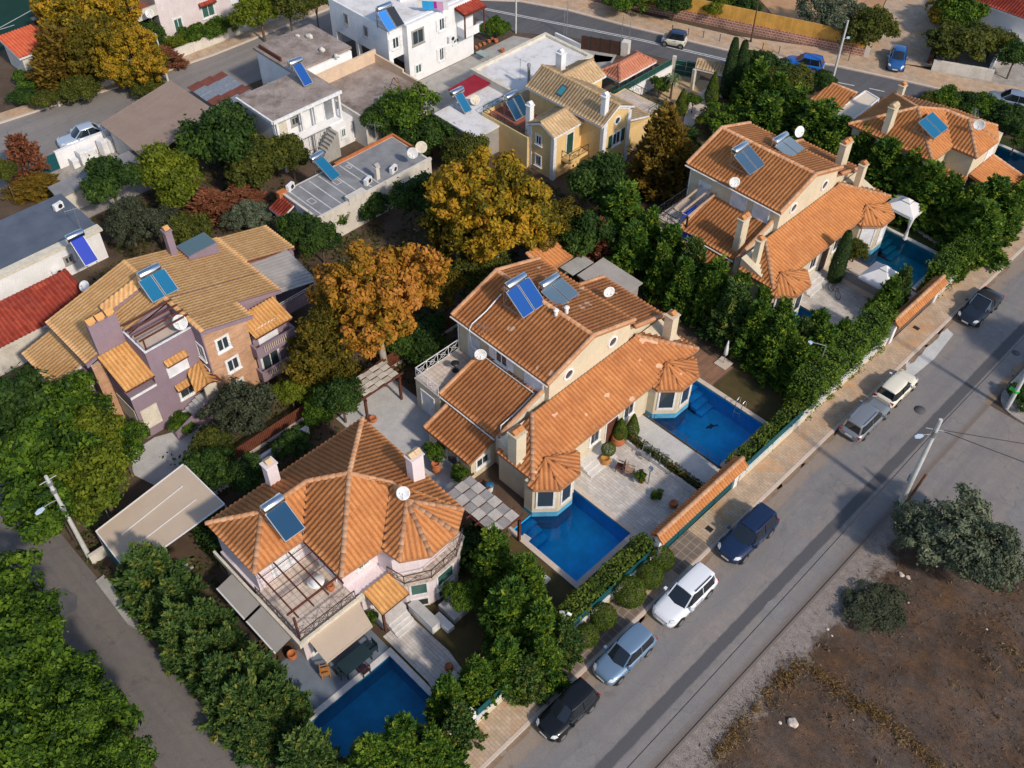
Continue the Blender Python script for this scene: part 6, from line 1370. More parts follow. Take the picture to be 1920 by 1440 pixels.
ra = [at3(1303,128,2.3), at3(1360,142,2.3), at3(1363,124,2.3), at3(1310,111,2.3)]; rc = [(ra[0]+ra[3])/2+Vector((0,0,.5)), (ra[1]+ra[2])/2+Vector((0,0,.5))]
t = thing('gate_house', 'small sand tiled gate canopy beside the dark green double gate', 'gate house', (ra[0]+ra[2])/2-Vector((0,0,2.3)))
roof(t, [[ra[0],ra[1],rc[1],rc[0]], [rc[0],rc[1],ra[2],ra[3]]], [(rc[0],rc[1])], M['tile_sand'])
mb = MB()
for p in ra: mb.box(p.x-.15,p.x+.15,p.y-.15,p.y+.15,0,2.2)
mb.build('post', M['cream_trim'], t)
# left street walls
wall(-91.1,-90.85,29.2,35.0,1.15,M['offwhite'],'cream street wall left of the little green gate on the left street')
wall(-90.9,-90.65,36.3,70,1.15,M['offwhite'],'long cream street wall right of the little green gate on the left street')
t = thing('garden_gate', 'little dark green gate in the cream wall on the left street', 'gate', (-91,35.6,0)); mb = MB(); mb.box(-91.2,-90.7,34.95,35.2,0,1.9); mb.box(-91.2,-90.7,36.1,36.35,0,1.9); mb.build('gate_post', M['white_trim'], t); MB().box(-91.0,-90.94,35.21,36.09,.05,1.5).build('gate_leaf', M['darkgreen'], t)
wall(-81.5,-81.2,24.4,29.7,1.7,M['white'],'peeling white yard wall beside the pale blue saloon')
t = thing('sliding_gate', 'solid dark teal gate at the end of the white yard wall', 'gate', (-81.3,23.2,0)); MB().box(-81.35,-81.28,21.9,24.35,.05,1.6).build('gate_leaf', M['teal'], t); MB().box(-81.5,-81.2,24.36,24.398,0,1.75).build('gate_post', M['white_trim'], t)
for i, (y, h, w_) in enumerate(((25.5,.85,.6),(26.3,1.3,.62),(27.0,1.2,1.15),(28.4,1.5,.62),(29.1,1.3,.7))):
    t = thing('old_fridge', ['smallest white box in the row of discarded appliances','narrow white fridge standing second from the teal gate','widest white appliance lying in the middle of the yard row','tall white fridge near the shed end of the yard row','white appliance leaning closest to the brown shed'][i], 'appliance', (-80.6,y,0), .1*i, 'discarded white appliances in the yard')
    mb = MB(); mb.box(-.35,.35,-w_/2,w_/2,.03,h); mb.build('cabinet', M['white'], t, local=True); mb = MB(); mb.box(.35,.39,-w_/2+.02,w_/2-.02,.06,h-.03); d_ = mb.build('fridge_door', M['white_trim'], t, local=True); mb = MB(); mb.box(.39,.42,w_/2-.1,w_/2-.06,h*.5,h*.8); mb.build('handle', M['steel'], d_, local=True)
# lane side garden wall, carport
wall(-41.75,-41.5,5.75,6.8,.8,M['offwhite'],'short pale wall stub beside the lane at the beige carport')
t = thing('carport', 'beige fabric carport roof beside the lane', 'carport', (-39.8,10,0))
ca = [(-41.5,6.75,2.55),(-37.6,6.6,2.5),(-37.8,13.3,2.6),(-42.2,13.2,2.65)]
MB().extr(ca, (0,0,-.06)).build('canopy', M['canvas'], t)
mb = MB()
for k in (.33,.66): mb.bar(Vector(ca[0]).lerp(Vector(ca[1]),k)+Vector((0,1,.02)), Vector(ca[3]).lerp(Vector(ca[2]),k)+Vector((0,-1,.02)), .05, .03)
for a, b in zip(ca, ca[1:]+ca[:1]): mb.bar(a, b, .07, .07)
mb.build('canopy_frame', M['whitemetal'], t)
mb = MB()
for p in ca: mb.tube((p[0]*.998,p[1],0),(p[0]*.998,p[1],2.5),.05,n=6)
mb.build('post', M['galv'], t)
MB().box(-41.2,-37.8,6.72,6.76,.1,1.9).build('side_screen', M['teal'], t)

# ------------------------------------------------------------------ pergolas, gazebo, parasols
def slatshade(name, label, x0, x1, y0, y1, z, nx, ny, ax, post_pts, mA, mB_, beams=True, frame=None):
    t = thing(name, label, 'pergola', ((x0+x1)/2,(y0+y1)/2,0))
    fr = MB(); dx, dy = (x1-x0)/nx, (y1-y0)/ny
    for i in range(nx+1): fr.bar((x0+dx*i,y0-.35,z),(x0+dx*i,y1+.35,z),.08,.14)
    for y in (y0, y1): fr.bar((x0-.2,y,z-.15),(x1+.2,y,z-.15),.1,.14)
    fr.build('beam', M['wood'], t)
    for i in range(nx):
        for j in range(ny):
            up = (i+j) % 2; mb = MB(); zz = z+(.16 if up else .09)
            mb.extr([(x0+dx*i+.03,y0+dy*j,zz),(x0+dx*(i+1)-.03,y0+dy*j,zz),(x0+dx*(i+1)-.03,y0+dy*(j+1)+.02,zz),(x0+dx*i+.03,y0+dy*(j+1)+.02,zz)], (0,0,-.02)); mb.build('shade_cloth', mA if up else mB_, t)
    mb = MB()
    for p in post_pts: mb.box(p[0]-.08,p[0]+.08,p[1]-.08,p[1]+.08,0,z-.05)
    mb.build('post', M['wood'], t); return t
slatshade('pergola', 'checkered grey cloth pergola on brown beams beside the first pool', -29.0, -24.6, 23.5, 25.5, 2.45, 6, 3, 0, [(-24.6,25.5),(-24.6,23.5),(-28.9,23.5)], M['canvas_cream'] if False else mat('pale_shade_cloth', (.50,.46,.42)), mat('dark_shade_cloth', (.33,.31,.30)))
slatshade('pergola', 'checkered cream cloth pergola on brown posts behind the central villa', -40.6, -38.8, 25.0, 28.0, 2.45, 4, 5, 0, [(-38.8,25.0),(-38.8,28.0),(-40.6,25.0),(-40.6,28.0)], mat('cream_shade_cloth', (.60,.54,.46)), mat('sand_shade_cloth', (.52,.46,.38)))
t = thing('pergola', 'bare brown beam pergola over the roof terrace of the pink villa', 'pergola', (-29,13,2.7))
mb = MB()
for y in (11.35,12.35,13.35,14.35): mb.bar((-31.0,y,5.0),(-27.1,y,4.75),.07,.13)
for x in (-30.4,-29.8,-29.2,-28.6): mb.bar((x,11.2,4.98),(x,14.7,4.98),.03,.04)
mb.bar((-27.7,11.0,4.68),(-27.7,14.7,4.68),.09,.14); mb.build('beam', M['wood'], t)
mb = MB(); mb.box(-27.35,-27.23,11.1,11.22,2.7,4.7); mb.build('post', M['wood'], t)
t = thing('pergola', 'pale bare beams reaching out over the washing terrace of the right villa', 'pergola', (-36.5,57,0))
mb = MB()
for i, (a, b) in enumerate((((1264,391),(1322,343)),((1278,398),(1335,352)),((1290,406),(1349,358)))): mb.bar(at3(*a,4.3), at3(*b,4.6), .1, .14)
mb.bar(at3(1262,391,4.15), at3(1294,408,4.15), .08, .1); mb.build('beam', mat('pale_timber', (.52,.38,.27), scale=3), t)
p = at3(1292,408,0); q_ = at3(1290,406,4.2); mb = MB(); mb.box(q_.x-.06,q_.x+.06,q_.y-.06,q_.y+.06,0,4.1); mb.build('post', M['iron'], t)
def gazebo(x0, x1, y0, y1, ze, zr, label):
    t = thing('gazebo', label, 'gazebo', ((x0+x1)/2,(y0+y1)/2,0)); c = ((x0+x1)/2,(y0+y1)/2); k = .30
    mb = MB(); cor = [(x0,y0),(x1,y0),(x1,y1),(x0,y1)]; mid = [(c[0]+(a-c[0])*k, c[1]+(b-c[1])*k) for a, b in cor]
    for i in range(4):
        j = (i+1) % 4; mb.poly([(*cor[i],ze),(*cor[j],ze),(*mid[j],ze+(zr-ze)*.62),(*mid[i],ze+(zr-ze)*.62)]); mb.poly([(*mid[i],ze+(zr-ze)*.70),(*mid[j],ze+(zr-ze)*.70),(*c,zr)]); mb.poly([(*cor[i],ze-.25),(*cor[j],ze-.25),(*cor[j],ze),(*cor[i],ze)])
    mb.build('canopy', M['canvas_white'], t)
    mb = MB()
    for a, b in cor: mb.tube((a+(c[0]-a)*.04,b+(c[1]-b)*.04,0),(a+(c[0]-a)*.04,b+(c[1]-b)*.04,ze),.05,n=6)
    mb.build('post', M['whitemetal'], t); return t
t = gazebo(-25.8,-23.2,69.4,71.6,2.3,3.1,'white pavilion with tied curtains at the far corner of the teal pool')
for (x, y) in ((-23.3,69.5),(-25.7,69.5),(-23.3,71.5)):
    mb = MB(); mb.lathe([(.20,2.2),(.12,1.5),(.07,1.1),(.14,.6),(.19,.1)][::-1], (x,y,0), n=9); mb.build('curtain', M['canvas_white'], t)
t = thing('parasol', 'large square white parasol beside the teal pool of the right villa', 'parasol', (-21.1,61.3,0))
mb = MB(); c = (-21.15,61.35); cor = [(-22.45,60.05),(-19.85,60.05),(-19.85,62.65),(-22.45,62.65)]
for i in range(4): mb.poly([(*cor[i],2.2),(*cor[(i+1) % 4],2.2),(c[0],c[1],3.2)]); mb.poly([(*cor[i],2.02),(*cor[(i+1) % 4],2.02),(*cor[(i+1) % 4],2.2),(*cor[i],2.2)])
mb.build('canopy', M['canvas_white'], t)
mb = MB()
for i, (a, b) in enumerate(cor):
    k = .26; j = (i+1) % 4; mb.poly([(c[0]+(a-c[0])*k,c[1]+(b-c[1])*k,3.05),(c[0]+(cor[j][0]-c[0])*k,c[1]+(cor[j][1]-c[1])*k,3.05),(c[0],c[1],3.32)])
mb.build('vent_cap', M['canvas_white'], t); MB().tube((c[0],c[1],0),(c[0],c[1],2.9),.04,n=8).build('pole', M['galv'], t); MB().box(c[0]-.35,c[0]+.35,c[1]-.35,c[1]+.35,.03,.12).build('base', M['concrete'], t)
x, y = at(1356, 683); t = thing('parasol', 'closed white parasol standing on the wooden deck by the second pool', 'parasol', (x,y,.06))
mb = MB(); mb.lathe([(.05,.9),(.16,1.0),(.14,1.5),(.06,2.2),(.02,2.35)], n=10); mb.build('folded_canopy', M['canvas_white'], t, local=True); MB().tube((0,0,0),(0,0,1.0),.03,n=6).build('pole', M['galv'], t, local=True); MB().box(-.5,.5,-.5,.5,.01,.09).build('base', M['coping'], t, local=True)
# upper right pergolas and garden kiosk
t = thing('pavilion', 'terracotta tiled open pavilion behind the conifers at the upper road', 'pavilion', (-37.7,80.2,0))
pr = [at3(1519,187,2.6), at3(1560,157,2.9), at3(1606,175,2.9), at3(1577,205,2.6)]; roof(t, [pr], [(pr[1],pr[2])], M['tile'])
mb = MB()
for p in pr: mb.box(p.x-.08,p.x+.08,p.y-.08,p.y+.08,0,2.5)
mb.build('post', M['wood'], t)
t = thing('awning_pergola', 'white fabric covered pergola between the pavilion and the upper right villa', 'pergola', (-35.3,80.5,0))
pr = [at3(1562,212,2.6), at3(1623,171,2.6), at3(1648,186,2.6), at3(1598,226,2.6)]; MB().extr(pr, (0,0,-.05)).build('canopy', M['canvas_white'] if False else M['canvas_cream'], t)
mb = MB()
for a, b in zip(pr, pr[1:]+pr[:1]): mb.bar(a+Vector((0,0,.03)), b+Vector((0,0,.03)), .12, .12)
for p in pr: mb.tube((p.x,p.y,0),(p.x,p.y,2.5),.06,n=6)
mb.build('canopy_frame', M['whitemetal'], t)
t = thing('garden_kiosk', 'garden kiosk with a salmon pink hipped tile roof beside the green panels', 'kiosk', (-54.9,70.8,0))
x0,x1,y0,y1 = -56.2,-53.5,67.9,73.4; e = 2.6; r0, r1 = (-54.85,69.2,3.45), (-54.85,72.1,3.45)
roof(t, [[(x0,y0,e),(x1,y0,e),r0], [(x1,y0,e),(x1,y1,e),r1,r0], [(x1,y1,e),(x0,y1,e),r1], [(x0,y1,e),(x0,y0,e),r0,r1]], [(r0,r1),((x0,y0,e),r0),((x1,y0,e),r0),((x1,y1,e),r1),((x0,y1,e),r1)], M['tile_pink'])
mb = MB()
for a in (x0+.3,x1-.3):
    for b in (y0+.3,(y0+y1)/2,y1-.3): mb.box(a-.07,a+.07,b-.07,b+.07,0,2.5)
mb.build('post', M['wood'], t)

# ------------------------------------------------------------------ garden furniture, pots, small things
def chair(p, rz, label, m, group=None, h=.45):
    t = thing('garden_chair', label, 'chair', p, rz, group)
    mb = MB(); mb.box(-.26,.26,-.26,.26,h-.04,h); mb.build('seat', m, t, local=True)
    mb = MB()
    for k in range(6): mb.box(-.27,-.24,-.25+.1*k-.02,-.25+.1*k+.03,h,h+.48)
    mb.box(-.28,-.24,-.28,.28,h+.46,h+.52); mb.build('backrest', m, t, local=True)
    for sx in (-.23,.23):
        for sy in (-.23,.23): mb = MB(); mb.box(sx-.025,sx+.025,sy-.025,sy+.025,0,h-.04); mb.build('leg', m, t, local=True)
    for sy in (-.27,.27): mb = MB(); mb.box(-.24,.24,sy-.025,sy+.025,h+.2,h+.24); mb.build('armrest', m, t, local=True)
def table(p, w, l, label, m, rz=0, h=.73, round_=False, group=None):
    t = thing('garden_table', label, 'table', p, rz, group); mb = MB()
    if round_: mb.lathe([(w/2,h-.04),(w/2,h),(0,h+.001)], n=18)
    else: mb.box(-w/2,w/2,-l/2,l/2,h-.05,h)
    mb.build('tabletop', m, t, local=True)
    if round_: mb = MB(); mb.tube((0,0,0),(0,0,h-.04),.05,n=8); mb.tube((0,0,0),(0,0,.03),.25,n=12); mb.build('leg', m, t, local=True)
    else:
        for sx in (-1,1):
            for sy in (-1,1): mb = MB(); mb.box(sx*(w/2-.1)-.03,sx*(w/2-.1)+.03,sy*(l/2-.1)-.03,sy*(l/2-.1)+.03,0,h-.05); mb.build('leg', m, t, local=True)
def P3(px, py, z=0): x, y = at(px, py, z); return (x, y, z)
dkg = plain('dark_teal_furniture', (.015,.035,.045), .5)
table(P3(668,1247,.03), .95, 1.9, 'dark slatted dining table half under the beige awning', dkg)
chair(P3(642,1265,.03), rad(90), 'dark slatted armchair at the left end of the dining table under the awning', dkg)
chair(P3(698,1222,.03), rad(-90), 'dark slatted armchair at the right end of the dining table under the awning', dkg)
chair(P3(684,1262,.03), rad(180), 'dark maroon chair on the pool side of the dining table', plain('maroon_seat', (.05,.02,.03), .6))
chair(P3(612,1266,.03), rad(60), 'honey coloured cane armchair at the corner of the beige awning', mat('cane', (.45,.20,.06), scale=5))
table(P3(468,1190,.01), 1.0, 2.2, 'dark weathered wooden table under the grey side awnings', mat('dark_weathered_wood', (.06,.045,.04), scale=3), rad(90))
table(P3(594,1098,2.69), 1.0, 1.0, 'round white table on the roof terrace of the pink villa', M['white_trim'], round_=True, h=.5)
table(P3(854,695,2.9), .6, .6, 'small dark round table on the railed balcony of the central villa', M['iron'], round_=True)
table(P3(902,60,0), 1.1, 1.1, 'round white patio table in the yard of the white cube house', M['white_trim'], round_=True, h=1.0)
table(P3(905,112,0), 1.3, .8, 'low pale green bench table in the concrete yard by the flat white roof', mat('pale_green_paint', (.35,.42,.40)))
chair(P3(1162,882,.05), rad(200), 'brown wooden chair near the round topped tree pot on the stone terrace', M['wood'])
chair(P3(1180,890,.05), rad(20), 'tan wooden chair on the stone terrace beside the brown one', mat('tan_wood', (.36,.23,.14), scale=3))
for i, (px, py) in enumerate(((1210,858),(1226,863),(1243,874))): chair(P3(px,py,.04), rad(-60), ['leftmost pale metal chair along the hedge on the concrete patio','middle pale metal chair along the hedge on the concrete patio','rightmost pale metal chair along the hedge on the concrete patio'][i], M['galv'])
def pot(px, py, z, r, h, label, m=None, plant=None):
    x, y = at(px, py, z); t = thing('plant_pot', label, 'plant pot', (x,y,z), 0, 'plant pots in the gardens')
    mb = MB(); mb.lathe([(r*.55,0),(r*.9,h*.35),(r,h*.65),(r*.78,h*.9),(r*.88,h),(r*.7,h),(r*.65,h*.9),(0,h*.88)], n=16); mb.build('pot', m or M['terracotta'], t, local=True)
    return t
def loungers():
    for i, (px, py) in enumerate(((1372,712),(1385,719))): pass
t = thing('pool_ladder', 'polished pool ladder at the far coping of the second pool', 'pool ladder', (-21.6,44.3,0))
mb = MB()
for x in (-21.85,-21.35): mb.path([(x,44.7,.08),(x,44.7,.75),(x,44.4,.95),(x,44.15,.8),(x,44.1,-.8)], .025)
mb.build('rail', M['steel'], t); mb = MB()
for z in (-.25,-.5,-.75): mb.box(-21.85,-21.35,44.06,44.14,z,z+.04)
mb.build('rung', M['steel'], t)
def bicycle(px, py, rz, label, z=.05):
    x, y = at(px, py, z); t = thing('bicycle', label, 'bicycle', (x,y,z), rz)
    for sx in (-.52,.52):
        mb = MB(); R0 = .34
        for i in range(20):
            a0, a1 = 2*math.pi*i/20, 2*math.pi*(i+1)/20; mb.tube((sx+R0*math.cos(a0),0,R0+R0*math.sin(a0)),(sx+R0*math.cos(a1),0,R0+R0*math.sin(a1)),.022,n=5,caps=False)
        w_ = mb.build('wheel', M['rubber'], t, local=True); mb = MB()
        for i in range(8): a0 = math.pi*i/8; mb.tube((sx-R0*math.cos(a0),0,R0-R0*math.sin(a0)),(sx+R0*math.cos(a0),0,R0+R0*math.sin(a0)),.004,n=3)
        mb.build('spokes', M['galv'], w_, local=True)
    mb = MB()
    for a, b in (((-.52,0,.34),(-.1,0,.32)),((-.52,0,.34),(-.18,0,.8)),((-.1,0,.32),(-.18,0,.8)),((-.1,0,.32),(.38,0,.78)),((-.18,0,.78),(.38,0,.82)),((.38,0,.95),(.52,0,.34))): mb.tube(a, b, .02, n=5)
    mb.build('frame', M['iron'], t, local=True); mb = MB(); mb.tube((.38,-.28,.98),(.38,.28,.98),.015,n=5); mb.build('handlebar', M['iron'], t, local=True); mb = MB(); mb.box(-.3,-.05,-.07,.07,.83,.89); mb.build('saddle', M['rubber'], t, local=True)
bicycle(1562, 552, rad(-25), 'black bicycle standing on the stone terrace of the right villa')
bicycle(1590, 527, rad(150), 'second black bicycle behind the low dark screen of the right villa')
t = thing('glass_screen', 'dark low screen and stone kerb dividing the terrace from the teal pool garden', 'screen', (-21.5,61.1,0)); MB().box(-24.2,-19.0,60.95,61.15,0,.5).build('plinth', M['coping'], t); MB().box(-24.2,-19.0,61.02,61.08,.5,1.3).build('panel', M['greywall'], t)
wall(-26.0,-18.6,36.15,36.3,.42,M['coping_w'],'low white planter edge between the stone terrace and the concrete patio','planter_wall')
wall(-24.5,-23.1,18.7,20.4,.5,M['slab_grey'],'raised stone flower bed beside the pink villa bay','raised_bed')
x, y = at(1243,1005); 
for i, (px, py) in enumerate(((1260,845),(1272,853),(1300,873),(1320,880),(1345,870))): pass
t = thing('pool_fence', 'thin rope fence on small posts along the near edge of the second pool', 'fence', (-22.3,39.0,0)); mb = MB()
for x in np.linspace(-25,-19.4,7): mb.tube((x,39.05,.05),(x,39.05,.85),.025,n=6)
mb.build('post', M['bronze'], t); mb = MB(); mb.path([(-25,39.05,.8),(-19.4,39.05,.8)], .012); mb.path([(-25,39.05,.45),(-19.4,39.05,.45)], .012); mb.build('rope', M['bronze'], t)
MB_ = MB(); x, y = at(965,872); t = thing('waste_bin', 'white and blue bin beside the checkered pergola', 'bin', (-28.7,26.9,.02)); mb = MB(); mb.lathe([(.22,0),(.27,.55)], n=14); mb.build('bucket', M['white_trim'], t, local=True); mb = MB(); mb.lathe([(.29,.55),(.29,.62),(.1,.68)], n=14); mb.build('lid', plain('blue_lid', (.02,.12,.25), .5), t, local=True)
# washing on lines
def laundry(pts, z, cols, label, w=.5):
    a, b = at3(*pts[0], z), at3(*pts[1], z); t = thing('washing_line', label, 'washing line', ((a+b)/2).xy[:]+(0,)); mb = MB(); mb.tube(a, b, .012, n=4); mb.build('line', M['galv'], t)
    d = (b-a).normalized()
    for i, c in enumerate(cols):
        p = a.lerp(b, (i+.5)/len(cols)); h = .7+.3*((i*37) % 10)/10; n = Vector((-d.y,d.x,0)); mb = MB(); W = w*.45
        pts_ = [p-d*W, p+d*W, p+d*W*1.1+n*.06-Vector((0,0,h)), p-d*W*.9+n*.06-Vector((0,0,h*.95))]; mb.extr(pts_, n*.015); mb.build('garment', plain('cloth_%d' % random.randint(0,99999), c, .9), t)
laundry(((783,1),(838,4)), 7.3, [(.7,.65,.55),(.02,.30,.62),(.02,.35,.68),(.40,.02,.25),(.6,.3,.5),(.7,.7,.7)], 'washing line with turquoise and magenta clothes on the white cube house', .7)
laundry(((1264,425),(1300,442)), 3.6, [(.01,.22,.20),(.005,.04,.35),(.005,.05,.30)], 'blue and green laundry hanging on the terrace of the right villa', .8)
laundry(((1282,398),(1306,384)), 4.0, [(.005,.05,.45),(.006,.06,.50),(.01,.05,.4)], 'vivid blue sheets hanging under the pale beams of the right villa', .7)
# people-free odds and ends: white rocks in the vacant lot, planks
for i, (px, py, s_) in enumerate(((1487,1357,.27),(1690,1078,.16),(1702,1083,.13),(1463,1356,.09),(1703,1130,.07),(1552,1180,.08),(1645,1095,.06),(1560,1192,.06),(1850,1180,.07),(1600,1350,.05))):
    x, y = at(px, py); bm = bmesh.new(); bmesh.ops.create_icosphere(bm, subdivisions=2, radius=s_)
    for v in bm.verts: v.co = Vector((v.co.x*1.2, v.co.y, v.co.z*.6))*(1+.25*math.sin(v.co.x*17+i)*math.cos(v.co.y*13+i*2))+Vector((0,0,s_*.3))
    me = bpy.data.meshes.new('boulder'); bm.to_mesh(me); bm.free(); me.materials.append(M['coping']); o = bpy.data.objects.new('boulder', me); COL.objects.link(o); o.location = (x,y,0)
    tag(o, 'pale boulder lying in the burnt dry lot', 'rock', 'pale rocks in the vacant lot')

# clutter on the old flat roofs and in the yards
def lump(x, y, z, s_, label, m, group=None, seed=0):
    bm = bmesh.new(); bmesh.ops.create_icosphere(bm, subdivisions=2, radius=s_)
    for v in bm.verts: v.co = Vector((v.co.x*1.3, v.co.y*.8, v.co.z*.7))*(1+.3*math.sin(v.co.x*3/s_+seed)*math.cos(v.co.y*2.4/s_+seed))+Vector((0,0,s_*.5))
    me = bpy.data.meshes.new('stone_block'); bm.to_mesh(me); bm.free(); me.materials.append(m); o = bpy.data.objects.new('stone_block', me); COL.objects.link(o); o.location = (x,y,z); tag(o, label, 'stone', group); return o
for i, (px, py, s_) in enumerate(((580,70,.35),(604,95,.32),(632,106,.25),(558,68,.22))):
    x, y = at(px, py, 5.4); lump(x, y, 5.37, s_, 'pale broken stone block lying on the back of the cracked brown roof', M['offwhite'], 'stone blocks on the brown roof', i)
x, y = at(715, 190, 3.3); t = thing('water_barrel', 'small white water barrel on the courtyard house roof edge', 'barrel', (x, y, 3.13)); mb = MB(); mb.lathe([(.26,0),(.29,.3),(.27,.6)], n=14); mb.build('drum', M['white_trim'], t, local=True); mb = MB(); mb.lathe([(.2,.6),(.2,.64),(0,.66)], n=12); mb.build('lid', M['galv'], t, local=True)
x, y = at(742, 168, 3.3); t = thing('steel_frame', 'bent rusty steel frame standing on the courtyard house roof', 'frame', (x, y, 3.13)); mb = MB(); mb.path([(-.9,0,0),(-.2,0,1.3),(.2,.2,1.3),(1.0,0,0)], .03); mb.path([(-.2,0,1.3),(-.3,.9,0)], .03); mb.path([(-.6,0,.6),(.7,.1,.6)], .03); mb.build('bar', M['rust'], t, local=True)
for i, (px, py) in enumerate(((893,92),(900,88),(908,85),(917,80),(923,76))): pot(px, py, 0, .2, .32, 'small terracotta pot in the row along the white cube house yard')
x, y = at(1170, 906, .05); single(MB().obox((x,y), .5, .5, .052, .060, .1), 'drain_cover', M['slab_grey'], 'square stone drain cover set in the stone terrace', 'drain cover', (x,y,.052))
t = pole((1215,908), 1.5, 'slim grey garden lamp beside the leafy pot on the stone terrace', r0=.04, r1=.04, m=M['galv'], name='garden_lamp', cat='lamp'); mb = MB(); mb.box(-.12,.12,-.12,.12,1.5,1.75); mb.build('lamp_head', M['steel'], t, local=True)
# ------------------------------------------------------------------ foliage
def leaf_mesh(name, Cn, Nn, S, U, V, m, asp=.55, A=None):
    n = len(Cn); rnd = RNG.normal(size=(n,3)); Nn = Nn/np.linalg.norm(Nn,axis=1,keepdims=True)
    A = np.cross(Nn, rnd) if A is None else A; A = A/(np.linalg.norm(A,axis=1,keepdims=True)+1e-9); B = np.cross(Nn, A)
    s = S[:,None]; P = np.stack([Cn+A*s, Cn+B*s*asp, Cn-A*s, Cn-B*s*asp], 1).reshape(-1,3)
    me = bpy.data.meshes.new(name); me.vertices.add(4*n); me.vertices.foreach_set("co", P.astype(np.float32).ravel())
    me.loops.add(4*n); me.loops.foreach_set("vertex_index", np.arange(4*n, dtype=np.int32))
    me.polygons.add(n); me.polygons.foreach_set("loop_start", np.arange(0,4*n,4, dtype=np.int32)); me.polygons.foreach_set("loop_total", np.full(n,4,np.int32))
    uv = me.uv_layers.new(name="UVMap"); uv.data.foreach_set("uv", np.repeat(np.stack([U,V],1),4,axis=0).astype(np.float32).ravel())
    me.materials.append(m); me.update(calc_edges=True); return me
def clumps_to_leaves(cl, per, size, up=.25, jit=.75):
    """cl: list of (centre, radii, own tint, outward direction)"""
    Cs, Ns, Us, Vs, Ss = [], [], [], [], []
    for c, r, tint, od in cl:
        d = RNG.normal(size=(per,3)); d /= np.linalg.norm(d,axis=1,keepdims=True)
        d = d+np.array(od)*.35; d /= np.linalg.norm(d,axis=1,keepdims=True)
        rad_ = (.50+.55*RNG.random(per)**.6)*(1+(RNG.random(per) < .14)*RNG.random(per)*.75)
        Cs.append(np.array(c)+d*np.array(r)*rad_[:,None]); Ns.append(d*.9+RNG.normal(size=(per,3))*jit+np.array([0,0,up]))
        Us.append(RNG.random(per)); Vs.append(np.clip(tint+RNG.normal(size=per)*.10,0,1)); Ss.append(size*(.6+.7*RNG.random(per)))
    return np.concatenate(Cs), np.concatenate(Ns), np.concatenate(Ss), np.concatenate(Us), np.concatenate(Vs)
def broad_crown(name, R_, Hz, nl, per, size, m, low=-.5, cr=(.20,.34), seed=0, nsub=6):
    """several sub-crowns of different size, each carrying leaf clusters: an uneven outline with gaps"""
    rg = np.random.default_rng(seed+11); cl = []; subs = []
    for i in range(nsub):
        a = 2*math.pi*(i+.7*rg.random())/nsub; e = ((-.25 if low > -.9 else -1.0)+(.75 if low > -.9 else 1.6)*rg.random()) if i else .75; k = .34+.44*rg.random() if i else .15
        subs.append((np.array([math.cos(a)*k, math.sin(a)*k, e*.55]), .28+.28*rg.random(), rg.normal()*.20))
    subs.append((np.array([0,0,.1]), .52, 0.0))
    for i in range(nl):
        c0, sr, tn = subs[i % len(subs)]
        while True:
            d = rg.normal(size=3); d /= np.linalg.norm(d)
            if d[2] > low: break
        c = (c0+d*sr*(.72+.32*rg.random()))*np.array([R_,R_,Hz]); r = R_*(cr[0]+(cr[1]-cr[0])*rg.random())*.78
        od = d*.7+c/np.array([R_,R_,Hz])*.5+np.array([0,0,.15]); od /= np.linalg.norm(od)
        cl.append((c, (r,r,r*.75), .46+tn+.27*rg.normal(), od))
    return leaf_mesh(name, *clumps_to_leaves(cl, per, size, jit=.5), m)
def conifer_crown(name, R_, H_, nt, per, size, m, seed=0, pw=.84, tuft=.36, droop=.25):
    """many spiky sprays pointing out and up from a tapering column"""
    rg = np.random.default_rng(seed+31); Cs, As, Us, Vs, Ss = [], [], [], [], []
    for i in range(nt):
        h = rg.random()**1.1; a = rg.random()*2*math.pi; rr = R_*((1-h)**pw*.82+.05)*(.62+.5*rg.random())*(1+.16*math.sin(3*a+seed+h*5))
        od = np.array([math.cos(a), math.sin(a), .55+1.1*h])+rg.normal(size=3)*.25; od /= np.linalg.norm(od)
        c = np.array([rr*math.cos(a), rr*math.sin(a), .05*H_+h*H_*.90]); t = tuft*(.7+.7*rg.random())
        tint = .40+.25*rg.normal()+(.40 if rg.random() < .05 else 0)
        k = rg.random(per)**.8; sp = rg.normal(size=(per,3))*(.30*t*(1.15-.7*k))[:,None]
        lg = 1+(.9*rg.random() if rg.random() < .16 else 0); Cs.append(c+od*(k*t*1.25*lg-.25*t)[:,None]+sp)
        v = od+sp/t*1.5+rg.normal(size=(per,3))*.55; As.append(v/np.linalg.norm(v,axis=1,keepdims=True))
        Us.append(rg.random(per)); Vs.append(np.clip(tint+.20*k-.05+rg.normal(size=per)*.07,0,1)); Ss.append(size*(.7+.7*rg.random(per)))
    Cn, A = np.concatenate(Cs), np.concatenate(As); n = len(Cn)
    up = np.array([0,0,1.0])+RNG.normal(size=(n,3))*.55; N_ = up-A*np.sum(up*A,axis=1,keepdims=True); N_ /= np.linalg.norm(N_,axis=1,keepdims=True)+1e-9
    return leaf_mesh(name, Cn, N_, np.concatenate(Ss), np.concatenate(Us), np.concatenate(Vs), m, asp=.42, A=A)
def skin_leaves(name, pts, nrm, size, m, tint):
    n = len(pts); return leaf_mesh(name, pts, nrm+RNG.normal(size=(n,3))*.55, size*(.6+.7*RNG.random(n)), RNG.random(n), np.clip(tint+RNG.normal(size=n)*.15,0,1), m)
def ball_crown(name, R_, Hz, n, size, m, seed=0):
    d = RNG.normal(size=(n,3)); d /= np.linalg.norm(d,axis=1,keepdims=True)
    f = .5+.25*np.sin(d[:,0]*5+seed)*np.cos(d[:,1]*6)+.2*np.sin(d[:,2]*7+d[:,0]*4)
    return skin_leaves(name, d*np.array([R_,R_,Hz])*(.90+.12*RNG.random(n))[:,None], d, size, m, f)
